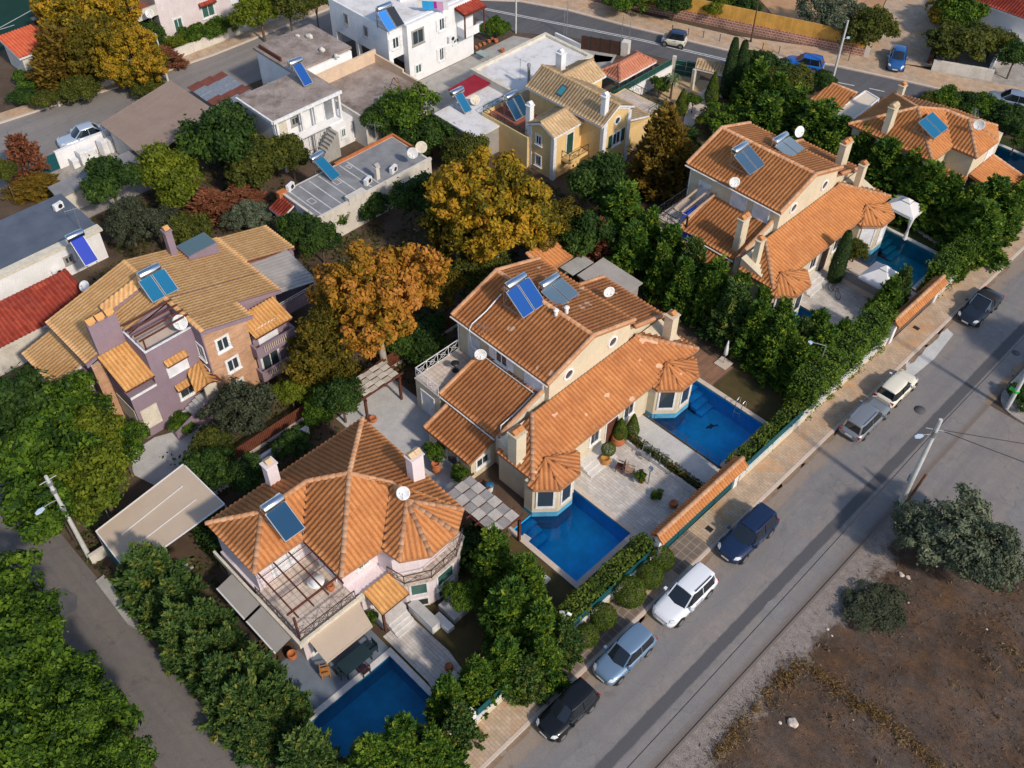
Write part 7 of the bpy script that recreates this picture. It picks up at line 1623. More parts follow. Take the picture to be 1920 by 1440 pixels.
def column_crown(name, R_, H_, n, size, m, pw=.35, seed=0):
    h = RNG.random(n); a = RNG.random(n)*2*math.pi; prof = R_*np.clip(1-np.abs(h-.28)/.74,0,1)**pw*np.clip(h*14,0,1)**.5*(.90+.14*RNG.random(n))
    P = np.stack([prof*np.cos(a), prof*np.sin(a), h*H_],1); N_ = np.stack([np.cos(a), np.sin(a), .25+h*0],1)
    return skin_leaves(name, P, N_, size, m, .5+.2*np.sin(a*3+h*9)+.15*np.sin(h*25+a))
def hedge_crown(name, L, W, H_, m, dens=95, size=.11, rough=.14, seed=0):
    """clipped hedge along local y"""
    fs = [(L*H_, 0, 1), (L*H_, 0, -1), (L*W, 2, 1), (W*H_, 1, 1), (W*H_, 1, -1)]; Ps, Ns = [], []
    for ar, ax, sg in fs:
        n = int(ar*dens); p = (RNG.random((n,3))-.5)*np.array([W,L,H_]); p[:,2] += H_/2; k = np.zeros(3); k[ax] = sg
        if ax == 2: p[:,2] = H_
        else: p[:,ax] = sg*(W if ax == 0 else L)/2
        bump = rough*(np.sin(p[:,1]*2.1+seed)*.6+np.sin(p[:,1]*4.7+p[:,2]*3+seed)*.5+RNG.normal(size=n)*.6)
        Ps.append(p+k*bump[:,None]); Ns.append(np.tile(k,(n,1))+np.array([0,0,.2]))
    P = np.concatenate(Ps); N_ = np.concatenate(Ns); f = .5+.22*np.sin(P[:,1]*1.7+seed)+.18*np.sin(P[:,1]*5.3+P[:,2]*4)
    return skin_leaves(name, P, N_, size, m, f)
def trunk_mesh(name, h, r, m, limbs=4, spread=1.0, seed=0):
    rg = random.Random(seed); mb = MB(); k = Vector((rg.uniform(-.1,.1)*h*.3, rg.uniform(-.1,.1)*h*.3, h*.55))
    mb.tube((0,0,-.1), k, r, r*.72, n=8, caps=False)
    for i in range(limbs):
        a = 2*math.pi*(i+rg.random()*.6)/limbs; e = k+Vector((math.cos(a)*spread, math.sin(a)*spread, h*(.35+.25*rg.random()))); md = k.lerp(e,.5)+Vector((0,0,.12*h))
        mb.tube(k, md, r*.5, r*.34, n=6, caps=False); mb.tube(md, e, r*.34, r*.12, n=6, caps=False)
    mb.tube(k, k+Vector((0,0,h*.5)), r*.6, r*.15, n=6, caps=False)
    o = mb.build(name, m); me = o.data; bpy.data.objects.remove(o); return me
BARK = mat('grey_brown_bark', (.14,.10,.075), c2=(.09,.065,.05), scale=5); BARKP = mat('pale_plane_bark', (.42,.38,.32), c2=(.28,.24,.19), scale=3)
LF = {
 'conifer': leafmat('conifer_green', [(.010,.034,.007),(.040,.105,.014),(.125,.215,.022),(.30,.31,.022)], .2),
 'conifer_lane': leafmat('conifer_blue_green', [(.014,.042,.012),(.042,.094,.022),(.100,.165,.038),(.30,.25,.03)], .2),
 'dark': leafmat('dark_green_leaf', [(.012,.032,.006),(.034,.074,.011),(.080,.135,.018)], .2),
 'green': leafmat('fresh_green_leaf', [(.008,.025,.004),(.028,.070,.006),(.095,.170,.012),(.165,.24,.018)], .25),
 'lime': leafmat('yellow_green_leaf', [(.045,.070,.007),(.12,.155,.010),(.22,.245,.018)], .25),
 'olivegreen': leafmat('olive_green_leaf', [(.030,.042,.008),(.075,.090,.012),(.14,.145,.018)], .25),
 'olive': leafmat('olive_grey_leaf', [(.045,.062,.035),(.115,.140,.082),(.21,.235,.15)], .2),
 'olive_dark': leafmat('dark_olive_leaf', [(.026,.036,.020),(.058,.070,.038),(.115,.125,.068)], .2),
 'gold': leafmat('autumn_gold_leaf', [(.034,.044,.006),(.12,.105,.008),(.30,.20,.012),(.46,.275,.018),(.50,.23,.03)], .25),
 'orange': leafmat('autumn_orange_leaf', [(.060,.058,.007),(.21,.135,.010),(.40,.190,.018),(.49,.20,.035),(.54,.26,.085)], .25),
 'goldgreen': leafmat('autumn_olive_gold_leaf', [(.045,.045,.006),(.12,.10,.009),(.24,.155,.012)], .25),
 'brown': leafmat('brown_gold_needle', [(.075,.045,.010),(.16,.105,.014),(.30,.19,.022)], .2),
 'rust': leafmat('rusty_dead_needle', [(.12,.045,.022),(.22,.08,.04),(.30,.12,.06)], .2),
 'box': leafmat('box_hedge_leaf', [(.024,.050,.008),(.075,.120,.013),(.16,.195,.02)], .2),
 'hedgewall': leafmat('bright_hedge_leaf', [(.020,.050,.006),(.070,.135,.012),(.17,.235,.018)], .2),
 'redhedge': leafmat('reddish_hedge_leaf', [(.030,.045,.010),(.07,.085,.015),(.17,.075,.02)], .2),
 'cyp': leafmat('cypress_leaf', [(.012,.030,.008),(.030,.060,.014),(.052,.092,.022)], .15),
}
PM = {}   # prototype meshes: (crown, trunk, base radius, base crown half height or height)
for k_, m_, sd_ in (('dark','dark',1),('green','green',2),('lime','lime',3),('olivegreen','olivegreen',4)):
    for v_ in range(2): PM[k_, v_] = (broad_crown('crown', 2.4, 2.2, 165, 70, .145, LF[m_], seed=sd_*10+v_), trunk_mesh('trunk', 3.2, .16, BARK, 4, .9, sd_*3+v_), 2.4, 2.2)
for v_ in range(2):
    PM['olive', v_] = (broad_crown('crown', 2.6, 2.0, 190, 80, .095, LF['olive'], cr=(.12,.24), seed=50+v_), trunk_mesh('trunk', 2.6, .2, BARK, 5, 1.1, v_), 2.6, 2.0)
    PM['olive_dark', v_] = (broad_crown('crown', 2.4, 2.0, 100, 88, .10, LF['olive_dark'], cr=(.15,.28), seed=60+v_), trunk_mesh('trunk', 2.6, .18, BARK, 5, 1.0, v_+5), 2.4, 2.0)
    PM['goldgreen', v_] = (broad_crown('crown', 3.0, 2.8, 190, 76, .15, LF['goldgreen'], seed=80+v_, low=-.95, nsub=8), trunk_mesh('trunk', 4.4, .2, BARKP, 5, 1.3, v_+8), 3.0, 2.8)
PM['gold', 0] = (broad_crown('crown', 4.6, 4.2, 460, 84, .165, LF['gold'], cr=(.10,.19), nsub=10, low=-.95, seed=90), trunk_mesh('trunk', 6.6, .32, BARKP, 6, 2.2, 21), 4.6, 4.2)
PM['gold', 1] = (broad_crown('crown', 3.2, 3.0, 230, 80, .15, LF['gold'], cr=(.14,.24), seed=91), trunk_mesh('trunk', 5.0, .24, BARK, 6, 1.6, 22), 3.2, 3.0)
PM['orange', 0] = (broad_crown('crown', 4.0, 3.8, 380, 84, .165, LF['orange'], cr=(.11,.19), nsub=9, low=-.95, seed=93), trunk_mesh('trunk', 6.2, .3, BARKP, 6, 1.9, 23), 4.0, 3.8); PM['orange', 1] = PM['orange', 0]
for v_ in range(3):
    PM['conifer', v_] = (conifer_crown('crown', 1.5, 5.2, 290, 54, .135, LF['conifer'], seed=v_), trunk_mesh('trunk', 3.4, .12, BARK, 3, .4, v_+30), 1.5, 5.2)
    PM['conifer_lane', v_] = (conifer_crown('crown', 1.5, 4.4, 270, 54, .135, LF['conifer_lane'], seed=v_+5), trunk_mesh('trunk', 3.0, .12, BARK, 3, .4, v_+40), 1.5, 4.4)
PM['brown', 0] = PM['brown', 1] = (conifer_crown('crown', 2.6, 7.6, 340, 36, .24, LF['brown'], seed=71, tuft=.7), trunk_mesh('trunk', 5.5, .2, BARK, 4, .8, 51), 2.6, 7.6)
PM['rust', 0] = PM['rust', 1] = (conifer_crown('crown', 1.5, 4.6, 120, 26, .17, LF['rust'], seed=75, tuft=.5), trunk_mesh('trunk', 3.2, .12, BARK, 4, .6, 52), 1.5, 4.6)
for v_ in range(2): PM['ball', v_] = (ball_crown('crown', 1.0, .95, 5200, .055, LF['box'], seed=v_), trunk_mesh('trunk', .6, .06, BARK, 3, .2, 60), 1.0, .95)
PM['column', 0] = PM['column', 1] = (column_crown('crown', .62, 5.4, 9000, .075, LF['cyp']), trunk_mesh('trunk', 2.0, .1, BARK, 3, .2, 61), .62, 5.4)
PM['cone', 0] = PM['cone', 1] = (column_crown('crown', .8, 2.6, 6500, .06, LF['box'], pw=.7), trunk_mesh('trunk', 1.2, .06, BARK, 3, .2, 62), .8, 2.6)
NAMES = {'dark':'broadleaf_tree','green':'broadleaf_tree','lime':'broadleaf_tree','olivegreen':'broadleaf_tree','olive':'olive_tree','olive_dark':'olive_tree','goldgreen':'autumn_tree','gold':'autumn_tree','orange':'autumn_tree','conifer':'conifer','conifer_lane':'conifer','brown':'conifer','rust':'dead_conifer','ball':'clipped_shrub','column':'cypress','cone':'clipped_shrub'}
CATS = {'clipped_shrub':'shrub'}
_cnt = 0
def plant(kind, px, py, wpx, h, label, group=None, squash=1.0, cat=None, name=None):
    """(px, py): photo pixel of the crown's middle, wpx its width there; h: real height"""
    global _cnt; _cnt += 1
    nv = len([1 for k in PM if k[0] == kind]); cm, tm, r0, h0 = PM[kind, _cnt % nv]
    tall = kind in ('conifer','conifer_lane','brown','rust','column','cone')
    zc = h*.5 if tall else h*.62
    for _ in range(3):
        x, y = at(px, py, zc); r = wpx/2/(FPX/depth((x, y, zc)))
        if not tall: zc = max(h-r*squash*.95, h*.45)
    nm = name or ('scrub' if 'scrub' in label else NAMES[kind]); cat = cat or ('shrub' if 'scrub' in label else None); rg = random.Random(_cnt); rz = rg.uniform(0, 6.28)
    t = thing(nm, label, cat or CATS.get(nm, 'tree'), (x, y, 0), rz, group)
    c = bpy.data.objects.new('crown', cm); COL.objects.link(c); c.parent = t
    s = r/r0
    if tall: c.scale = (s, s, h/h0); c.location = (0,0,0)
    else: sz = min(h-zc, zc*.98)/h0*1.02; c.scale = (s, s, max(sz, .35*s)); c.location = (0,0,zc)
    k = bpy.data.objects.new('trunk', tm); COL.objects.link(k); k.parent = t; th = tm.vertices[0].co.z; ts = (zc if not tall else h*.62)/(3.2 if kind not in ('gold','orange','goldgreen','brown','ball','cone','column') else {'gold':6.6,'orange':6.2,'goldgreen':4.4,'brown':5.5,'ball':.6,'cone':1.2,'column':2.0}[kind])
    k.scale = (max(s,.35), max(s,.35), max(ts,.2)); return t
def hedge(x0, x1, y0, y1, h, m, label, z0=0, dens=110, size=.10, name='hedge', seed=0, rough=.13):
    L, W = y1-y0, x1-x0; al = L >= W
    me = hedge_crown('foliage', L if al else W, W if al else L, h, m, dens, size, rough, seed)
    t = thing(name, label, 'hedge', ((x0+x1)/2,(y0+y1)/2,z0), 0 if al else math.pi/2)
    o = bpy.data.objects.new('foliage', me); COL.objects.link(o); o.parent = t
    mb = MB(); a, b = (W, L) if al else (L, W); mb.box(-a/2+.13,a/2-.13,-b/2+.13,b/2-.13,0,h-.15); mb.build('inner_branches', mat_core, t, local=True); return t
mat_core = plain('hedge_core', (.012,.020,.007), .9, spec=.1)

# lane side, lower left
for i, (px, py, w) in enumerate(((5,1128,150),(62,1190,140),(20,1240,190),(108,1268,130),(70,1330,190),(160,1340,120),(150,1400,190),(222,1418,110),(30,1420,180))):
    plant('green', px, py, w, 6.0+.4*(i % 3), 'dense fresh green tree in the row filling the lower left corner below the lane', 'green trees below the lane')
for px, py, w, h, k, lab in ((35,775,170,6.5,'dark','dark green tree at the left edge below the lilac house balcony'),(125,770,130,6.0,'green','fresh green tree touching the lower left balcony of the lilac house'),(70,870,190,7.5,'green','large fresh green tree at the left edge above the lane'),
    (170,820,130,6.0,'lime','yellow green tree in front of the stone strip of the lilac house'),(185,905,150,6.5,'lime','yellow green tree behind the lane lamp pole'),(110,950,150,6.0,'green','green tree just left of the lane lamp pole'),(225,835,90,4.5,'green','small green tree at the foot of the lilac house')): plant(k, px, py, w, h, lab)
for i, (px, py, w, h) in enumerate(((288,1085,138,5.0),(252,1085,70,3.4),(330,1135,92,4.2),(345,1190,118,4.9),(300,1150,80,3.6),(398,1175,96,4.4),(385,1235,104,4.6),(432,1225,90,4.2),(425,1285,118,4.9),(482,1272,110,4.7),(470,1330,124,5.2),(525,1315,96,4.4),(520,1362,80,3.8),(440,1340,76,3.6),(480,1385,80,3.6))):
    plant('conifer_lane', px, py, w, h, 'feathery conifer in the tall hedge row between the lane and the pink villa', 'hedge conifers along the lane')
for px, py, w, h, k, lab in ((575,1415,115,4.5,'conifer_lane','yellowish conifer at the bottom edge left of the navy pool'),(760,1395,110,5.0,'conifer','dark conifer at the bottom edge in front of the navy pool'),(700,1425,110,4.2,'conifer','low conifer at the bottom edge left of its darker neighbour'),(815,1415,100,4.6,'conifer','conifer at the bottom edge nearest the small white gate'),
    (838,1310,80,4.2,'conifer','conifer at the right corner of the navy pool'),(862,1360,75,3.8,'conifer_lane','thin browning conifer beside the small white gate'),(895,1275,85,4.2,'conifer','conifer behind the small teal garden gate'),(950,1245,95,4.8,'conifer','conifer right of the red plant pot on the front path'),(925,1045,90,5.0,'conifer','tall conifer nearest the checkered pergola beside the pink villa'),(985,1095,95,5.0,'conifer','conifer in the garden left of the first pool'),(955,1150,115,5.4,'conifer','broad conifer in the middle of the pink villa garden'),(1010,1180,105,5.0,'conifer','conifer next to the camera post'),(1020,1240,85,4.2,'conifer','lowest conifer at the pavement behind the light blue car'),(985,1270,75,3.6,'conifer_lane','low conifer at the pavement edge behind the black car'),(1060,1200,70,3.6,'conifer_lane','yellow tipped conifer at the pavement behind the light blue car'),(868,1118,60,2.6,'green','bright green shrub at the bay window of the pink villa')): plant(k, px, py, w, h, lab)
for px, py, w, h, lab in ((1181,1110,62,1.9,'largest round clipped shrub, between the light blue and white cars'),(1132,1156,52,1.6,'pale round clipped shrub left of the largest one'),(1218,1080,52,1.7,'round clipped shrub between the largest one and the gate'),(1240,1048,50,1.7,'round clipped shrub touching the teal gate post'),(1100,1192,48,1.4,'loose round shrub lowest in the row of clipped shrubs')): plant('ball', px, py, w, h, lab, 'round clipped shrubs on the pavement')
hedge(-18.9,-17.95,17.5,30.3,2.0,LF['box'],'clipped green hedge behind the teal screen by the first pool',seed=1)
hedge(-18.9,-18.0,39.0,46.5,1.6,LF['box'],'clipped hedge behind the street wall by the second pool',seed=2)
hedge(-24.9,-18.8,36.28,36.75,.85,LF['redhedge'],'reddish green hedge dividing the stone terrace from the concrete patio',seed=3,dens=200,size=.07,rough=.06)
hedge(-27.0,-25.4,20.5,25.3,1.6,LF['dark'],'dark low hedge between the pink villa turret and the checkered pergola',seed=4,rough=.2)
hedge(-38.2,-36.0,11.2,13.2,1.8,LF['dark'],'dark hedge between the beige carport and the pink villa',seed=5,rough=.2)
hedge(-19.5,-17.85,46.6,57.3,3.5,LF['hedgewall'],'tall clipped hedge face along the pavement beside the cream car',seed=6,rough=.22,dens=120)
hedge(-19.2,-17.85,64.6,92,2.9,LF['hedgewall'],'long clipped hedge along the pavement beyond the brown gate',seed=7,rough=.25)
for px, py, w, h, lab in ((1163,806,32,2.3,'clipped cone shrub in a terracotta pot left of its twin by the entrance'),(1187,797,27,2.2,'clipped cone shrub right of its twin by the entrance')): plant('cone', px, py, w, h, lab)
pot(1158,832,.04,.5,.75,'big terracotta pot under the left clipped cone shrub'); pot(1134,869,.05,.38,.62,'honey coloured round pot under the ball topped tree on the stone terrace', mat('honey_glaze',(.52,.25,.07),scale=4))
plant('ball', 1141, 842, 28, 1.75, 'small ball topped tree in the honey coloured pot on the stone terrace')
for px, py, z, r, h, lab in ((818,885,.02,.35,.95,'tall red brown jar beside the glass door steps of the central villa'),(621,1106,2.69,.25,.55,'orange terracotta pot on the pink villa roof terrace'),(842,1255,.04,.25,.45,'red plant pot on the front path of the pink villa'),(549,1233,.02,.32,.5,'brown jar at the corner post of the pink villa'),(1203,905,.05,.2,.4,'small pot with a leafy plant in the middle of the stone terrace'),(1262,950,.05,.3,.45,'dark round pot beside the teal gate on the stone terrace'),(942,98,0,.25,.4,'orange pot in the yard beside the white cube house'),(930,80,0,.25,.4,'second orange pot in the yard row beside the white cube house'),(700,790,.02,.3,.4,'pot under the cream pergola behind the central villa')): pot(px, py, z, r, h, lab)
for px, py, w, h, lab in ((1203,893,24,1.0,'leafy potted plant in the middle of the stone terrace'),(1232,928,22,.7,'low plant by the planter edge on the stone terrace'),(812,850,40,1.8,'dark shrub at the corner of the central villa annex'),(862,888,34,1.3,'small dark shrub by the steps of the central villa annex'),(688,1160,34,1.4,'bushy plant at the right end of the beige awning'),(930,52,46,2.4,'green shrub in the yard beside the white cube house')): plant('green', px, py, w, h, lab, name='shrub', cat='shrub')
# tall conifer row between the two cream villas
for i, (px, py, w, h) in enumerate(((1215,448,76,5.0),(1254,478,72,4.9),(1240,510,70,5.0),(1296,506,74,5.0),(1280,538,74,5.0),(1336,541,72,4.7),(1326,562,74,5.0),(1380,568,76,4.9),(1372,590,74,5.0),(1422,592,78,4.9),(1418,622,78,5.0),(1462,614,76,4.7),(1462,650,78,4.8),(1500,645,70,4.4),(1502,686,72,4.4),(1538,660,72,4.2),(1575,640,66,3.8),(1664,562,58,3.8),(1688,542,52,3.8),(1528,628,58,4.0))):
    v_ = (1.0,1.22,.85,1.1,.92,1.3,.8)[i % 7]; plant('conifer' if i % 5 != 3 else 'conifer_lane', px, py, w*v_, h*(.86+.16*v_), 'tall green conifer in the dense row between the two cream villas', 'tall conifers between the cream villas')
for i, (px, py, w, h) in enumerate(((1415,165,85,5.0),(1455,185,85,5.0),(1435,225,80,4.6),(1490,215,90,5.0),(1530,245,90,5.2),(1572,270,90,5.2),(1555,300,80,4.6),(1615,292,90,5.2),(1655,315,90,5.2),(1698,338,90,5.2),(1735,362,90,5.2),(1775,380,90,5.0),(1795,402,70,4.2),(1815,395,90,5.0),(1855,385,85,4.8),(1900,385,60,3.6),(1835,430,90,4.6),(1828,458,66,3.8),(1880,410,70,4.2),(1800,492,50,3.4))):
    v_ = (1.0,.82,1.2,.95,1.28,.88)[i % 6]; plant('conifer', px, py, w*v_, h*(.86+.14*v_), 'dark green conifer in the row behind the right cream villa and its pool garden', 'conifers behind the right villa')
for px, py, w, h, k, lab in ((1130,345,120,6.0,'dark','dark green tree in front of the yellow house balcony'),(1165,405,110,5.6,'conifer','conifer right of the golden autumn tree'),(1095,440,100,5.0,'dark','dark shrubby tree at the back corner of the central villa'),(1185,470,95,4.8,'conifer','conifer behind the grey shed roof of the central villa'),(1120,455,70,4.0,'rust','browning conifer behind the central villa'),
    (1243,285,125,7.5,'brown','yellow brown conifer in front of the right corner of the yellow house'),(1283,270,70,4.0,'dark','dark shrub right of the yellow brown conifer'),(1375,232,100,3.0,'green','low leafy shrubs on the lawn edge behind the right villa'),
    (1428,134,100,4.2,'dark','dark bush at the upper road beside the tall cypresses'),(1474,152,88,3.4,'olivegreen','bush below the bright blue hatchback'),(1542,152,54,2.4,'dark','rounded dark bush at the foot of the upper lamp pole'),(1440,165,100,3.8,'olivegreen','olive green bush below the dark bush on the upper lawn'),
    (1568,28,118,5.6,'olive','grey green olive tree behind the end of the reed fence'),(1630,55,85,5.0,'olivegreen','olive green tree at the end of the reed fence'),(1805,85,120,4.6,'olivegreen','yellowish tree behind the low wall at the top right corner'),(1800,30,80,4.6,'green','fresh green tree at the top right beside the wooden fence'),(1860,80,70,3.6,'olivegreen','small tree at the right end of the low top right wall'),(1765,40,40,3.0,'gold','orange climbing hedge along the brick driveway'),(1768,5,50,3.2,'gold','orange shrub at the top edge by the brick driveway'),(1905,105,60,4.0,'dark','dark tree on the right edge near the top'),
    (1265,8,60,3.5,'dark','bush behind the reed fence near its left end'),(1345,12,55,3.2,'lime','bright green palm like bush behind the reed fence'),(1392,16,60,3.0,'dark','dark bush behind the reed fence beside the brown lamp post'),(1180,2,80,3.5,'green','bush behind the reed fence at the top edge'),
    (1237,160,36,2.2,'green','small tree in the entrance court beside the green panels'),
    (195,45,150,8.0,'gold','golden brown autumn tree above the red roofed hut'),(235,100,120,7.0,'gold','rust gold autumn tree by the pale pink apartment building'),(125,15,130,8.0,'gold','dark gold autumn tree at the top edge beside the court'),(115,110,120,6.0,'brown','brownish olive tree hiding the red roofed hut'),(165,75,110,7.0,'goldgreen','olive gold autumn tree between the hut and the golden tree'),(150,165,70,3.0,'olivegreen','olive green shrub behind the cream wall on the left street'),(90,188,50,2.2,'olivegreen','small rounded shrub at the left end of the cream street wall'),(45,182,50,1.8,'dark','low dark shrub in the sandy plot at the left edge'),(60,150,70,1.6,'green','spreading green shrub on the lawn at the left edge'),(262,58,70,3.4,'dark','dark green climbing shrub under the apartment loggia'),(285,75,50,2.6,'dark','dark shrub at the pillar of the apartment building'),
    (370,62,60,2.4,'green','green hedge shrub in front of the apartment building, left of two'),(415,50,60,2.6,'green','green hedge shrub in front of the apartment building, right of two'),(330,82,44,2.0,'lime','yellow green banana like plant behind the cream street wall'),(485,15,90,6.0,'lime','yellow green pine at the top edge, left of two'),(540,8,80,6.0,'olivegreen','olive green pine at the top edge, right of two'),(590,2,50,5.0,'olivegreen','small pine crown at the top edge by the white cube house'),(275,160,60,2.2,'olivegreen','straggly bush on the left street beside the brown shed'),(250,128,80,2.4,'rust','rusty red hedge behind the little green gate'),(310,110,70,2.0,'rust','rusty low hedge behind the cream street wall'),
    (45,300,75,4.6,'rust','rusty dead conifer at the left edge by the teal gate'),(5,320,50,4.0,'olivegreen','olive green bush at the left edge beside the dead conifer'),(60,345,90,1.6,'brown','dry brown shrub below the dead conifer'),
    (415,262,140,7.0,'dark','large dark green tree right of the brown shed roof'),(315,325,125,5.6,'lime','round yellow green tree below the brown shed roof'),(205,340,100,5.4,'dark','dark green tree left of the round yellow green one'),(480,310,105,5.0,'olivegreen','olive green tree below the white arcade balcony'),(545,288,80,4.4,'olivegreen','olive tinted tree at the foot of the outside stair'),(440,225,80,5.0,'dark','dark green crown beside the white arcade house'),
    (240,415,100,4.6,'olive_dark','grey green olive tree below the slate roofed house'),(295,420,90,4.4,'olive_dark','dark olive tree behind the lilac house, left of centre'),(345,435,85,4.0,'olivegreen','yellow flecked bush behind the lilac house chimney'),(395,385,100,2.4,'rust','reddish brown undergrowth between the trees behind the lilac house'),(455,375,90,2.2,'rust','dark red undergrowth left of the grey painted roof'),(470,405,95,2.6,'olive','pale grey green shrub mass left of the small red roof'),(555,430,70,4.0,'dark','dark tree above the right wing of the lilac house'),(600,445,70,4.0,'dark','dark green tree between the lilac house and the orange tree'),(625,400,60,2.6,'green','small green tree at the wall of the grey painted roof'),
    (755,210,105,5.4,'green','dense round green tree beside the courtyard house'),(715,225,70,4.2,'dark','dark green shrub left of the dense round green tree'),(805,255,90,4.0,'dark','dark green shrubs below the white flat wing'),(760,265,60,3.0,'dark','dark shrub behind the orange rim of the grey roof'),(700,385,66,2.8,'dark','dark bush in front of the grey painted roof'),(785,370,95,5.4,'dark','dark green tree left of the golden autumn tree'),(870,285,80,4.0,'olivegreen','small olive green tree behind the golden autumn tree'),
    (930,378,240,11.5,'gold','biggest golden autumn tree in the middle of the picture'),(1025,410,100,6.0,'goldgreen','greenish gold tree at the right flank of the golden autumn tree'),(855,430,110,6.0,'goldgreen','darker olive gold tree between the golden and the orange tree'),(705,545,225,11.5,'orange','big orange autumn tree left of the central villa'),(618,610,120,7.5,'goldgreen','olive gold tree between the lilac house and the orange tree'),(600,670,120,5.0,'goldgreen','lower olive gold tree right of the lilac house balconies'),(820,530,90,5.0,'goldgreen','olive gold tree touching the back roof of the central villa'),(900,500,100,5.0,'olivegreen','dark olive tree under the golden autumn tree'),
    (790,640,120,2.6,'dark','dark shrubs along the fence behind the central villa'),(730,600,70,2.6,'dark','dark shrub under the orange autumn tree'),(640,745,85,4.0,'dark','dark green tree at the cream pergola'),(600,770,60,2.6,'green','green shrub at the end of the low white garden wall'),(452,765,140,4.6,'olive_dark','large dark olive tree in front of the stone tower'),(545,735,66,3.0,'lime','round yellow green bush right of the dark olive tree'),(400,830,70,2.8,'olivegreen','olive green bush at the foot of the lilac house stairs'),(400,875,85,3.4,'dark','dark green bush between the carport and the pink villa roof'),(455,890,80,3.4,'dark','dark green bush at the left chimney of the pink villa'),(550,830,60,2.4,'dark','dark shrub beside the low white garden wall'),(345,730+60,50,1.4,'green','low green plants by the lilac house entrance'),
    (1785,1008,215,5.4,'olive','large grey green olive tree at the corner of the vacant lot'),(1868,1045,135,4.8,'olive','second olive tree crown at the right edge of the vacant lot'),(1715,985,110,3.6,'olive','low outer branch mass of the olive tree nearest the street pole'),(1640,1145,135,.7,'olive_dark','low dry thorny scrub in the burnt vacant lot'),(1918,742,56,1.6,'dark','dark shrub on the corner bed at the right edge'),
    (1577,482,30,5.0,'column','slim dark cypress at the entrance of the right villa'),(1605,470,50,2.2,'olivegreen','small loose shrub beside the slim cypress'),
    (1370,128,26,6.2,'column','left one of the twin tall cypresses on the upper lawn'),(1388,131,26,6.0,'column','right one of the twin tall cypresses on the upper lawn'),(1337,165,28,3.4,'cone','short clipped cone in front of the twin cypresses'),(1279,190,26,2.6,'cone','clipped cone beside the entrance court palm'),(1300,190,30,2.0,'green','small bush at the head of the paved path'),(1315,225,24,1.6,'lime','narrow lime hedge along the paved path'),
    (1745,190,50,2.2,'olivegreen','reddish green hedge bush by the upper road, left end of the row'),(1778,186,60,2.6,'green','hedge bush second in the row by the upper road'),(1815,196,66,2.6,'dark','hedge bush third in the row by the upper road'),(1855,205,70,2.8,'green','hedge bush in front of the silver blue car'),(1895,225,80,3.2,'dark','dark hedge bush at the right edge by the upper road'),(1912,250,50,3.4,'dark','dark tree behind the turret of the upper right villa')): plant(k, px, py, w, h, lab)
x_, y_ = -2.2, 63.5
t = thing('broadleaf_tree', 'tall dark tree outside the right edge whose shadow falls across the junction', 'tree', (x_, y_, 0)); cm, tm, r0, h0 = PM['dark', 0]
for nm_, me_, lz, sc in (('crown', cm, 5.6, (1.5,1.5,1.25)), ('trunk', tm, 0, (1.5,1.5,1.6))):
    o = bpy.data.objects.new(nm_, me_); COL.objects.link(o); o.parent = t; o.location = (0,0,lz); o.scale = sc
# palm in the entrance court
x, y = at(1257, 185); t = thing('palm_tree', 'small fan palm in the ochre entrance court', 'palm', (x,y,0)); MB().tube((0,0,0),(0,0,2.0),.12,.09,n=8).build('trunk', BARK, t, local=True)
mb = MB()
for i in range(18):
    a = 2*math.pi*i/18; e = .5 if i % 2 else .1; d_ = Vector((math.cos(a), math.sin(a), 0)); s_ = Vector((-d_.y, d_.x, 0)); p0 = Vector((0,0,2.0)); p1 = p0+d_*.55+Vector((0,0,e)); p2 = p0+d_*1.0+Vector((0,0,e-.35))
    mb._add([p0, p1+s_*.16, p2, p1-s_*.16], [(0,1,2,3)])
mb.build('crown', plain('palm_leaf', (.07,.10,.03), .6), t, local=True)
# dry grass and weeds of the vacant lot
n = 70000; px_ = RNG.random(n)*40-8.6; py_ = RNG.random(n)*70-25
f = np.sin(px_*.9+py_*.35)+np.sin(py_*.8-px_*.5)+RNG.normal(size=n)*.8; keep = (f > -.3) & (py_ < 45.3) & (px_ > -8.7); px_, py_, f = px_[keep], py_[keep], f[keep]; n = len(px_)
P = np.stack([px_, py_, .04+.10*RNG.random(n)],1); N_ = np.stack([RNG.normal(size=n), RNG.normal(size=n), .6+0*px_],1)
me = leaf_mesh('dry_weeds', P, N_, .05+.09*RNG.random(n), RNG.random(n), np.clip(.3+.2*f,0,1), leafmat('dry_weed', [(.04,.028,.02),(.10,.065,.045),(.17,.115,.07),(.27,.17,.07)], .1), asp=.22)
o = bpy.data.objects.new('dry_weeds', me); COL.objects.link(o); tag(o, 'dry brown weeds covering the burnt vacant lot', 'weeds', kind='stuff')
tc = np.stack([RNG.random(420)*26-7.5, RNG.random(420)*44],1); tc = tc[(np.sin(tc[:,0]*.7+1)+np.sin(tc[:,1]*.5)+RNG.normal(size=420)*.6) > .2]
tp = np.repeat(tc, 26, axis=0)+RNG.normal(size=(len(tc)*26,2))*np.repeat(.06+.16*RNG.random(len(tc)),26)[:,None]; n = len(tp)
me = leaf_mesh('straw_tufts', np.stack([tp[:,0],tp[:,1],.05+.14*RNG.random(n)],1), RNG.normal(size=(n,3))+np.array([0,0,.4]), .06+.10*RNG.random(n), RNG.random(n), np.repeat(RNG.random(len(tc)),26), leafmat('straw', [(.06,.045,.028),(.16,.105,.05),(.26,.18,.085),(.12,.12,.05)], .1), asp=.2)
o = bpy.data.objects.new('straw_tufts', me); COL.objects.link(o); tag(o, 'scattered straw coloured tufts on the vacant lot', 'grass', kind='stuff')
gl = []
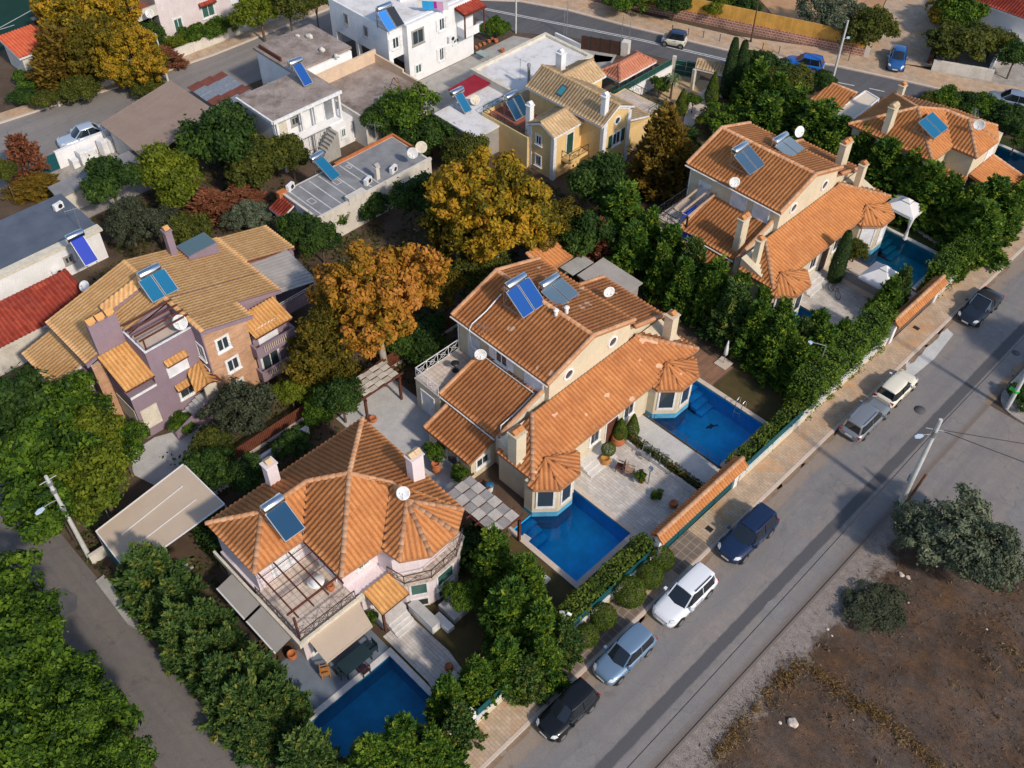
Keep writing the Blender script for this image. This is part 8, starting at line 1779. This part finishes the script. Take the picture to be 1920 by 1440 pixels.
for a, b in (((1505,1240),(1600,1320)),((1600,1320),(1660,1350)),((1660,1350),(1760,1440)),((1450,1290),(1380,1370)),((1380,1370),(1340,1425)),((1500,1245),(1455,1290))):
    A_, B_ = np.array(at(*a)), np.array(at(*b)); k = 900; tt = RNG.random(k)[:,None]; wv = (.10+.30*np.abs(np.sin(tt*9+a[0]))); gl.append((A_+(B_-A_)*tt+RNG.normal(size=(k,2))*wv)[(np.sin(tt[:,0]*23+a[1])+RNG.normal(size=k)*.7) > -.5])
G = np.concatenate(gl); n = len(G); P = np.stack([G[:,0],G[:,1],.06+.2*RNG.random(n)],1)
me = leaf_mesh('dry_grass_line', P, RNG.normal(size=(n,3))+np.array([0,0,.3]), .06+.09*RNG.random(n), RNG.random(n), RNG.random(n), leafmat('yellow_dry_grass', [(.10,.06,.025),(.20,.12,.04),(.32,.20,.065)], .15), asp=.2)
o = bpy.data.objects.new('dry_grass', me); COL.objects.link(o); tag(o, 'lines of yellow dry grass crossing the vacant lot', 'grass', kind='stuff')

# low undergrowth between the houses
n = 60000; gx = RNG.random(n)*44-73; gy = RNG.random(n)*60+3
BL = [(-57.5,-46,10,30),(-35.8,-24.5,10.5,23),(-41,-30,23.4,29),(-38,-24,26,48),(-62,-55.8,33,47),(-73,-64,37.5,54),(-59,-46.5,54,68),(-74,-66,7,22),(-64.5,-60,3,17),(-42.5,-37.4,6.4,13.5),(-80,-15,-5,5.6),(-52,-44,2,13),(-41.5,-24,48,75),(-65,-55,48,70),(-72,-54,46,80),(-82,-72.5,3,80)]
keep = np.ones(n, bool)
for (a,b,c,d) in BL: keep &= ~((gx > a) & (gx < b) & (gy > c) & (gy < d))
f = np.sin(gx*.8+1)*np.cos(gy*.7)+.6*np.sin(gx*2.1+gy*1.7)+RNG.normal(size=n)*.5; keep &= f > -.35
gx, gy, f = gx[keep], gy[keep], f[keep]; n = len(gx)
me = leaf_mesh('undergrowth', np.stack([gx,gy,.04+.30*RNG.random(n)*np.clip(f+.4,.1,1)],1), RNG.normal(size=(n,3))*.6+np.array([0,0,1.0]), .12+.10*RNG.random(n), RNG.random(n), np.clip(.4+.2*f,0,1), leafmat('undergrowth_leaf', [(.016,.026,.007),(.040,.055,.012),(.085,.085,.022),(.16,.09,.03)], .15))
o = bpy.data.objects.new('undergrowth', me); COL.objects.link(o); tag(o, 'low mixed undergrowth and fallen leaves between the gardens', 'undergrowth', kind='stuff')
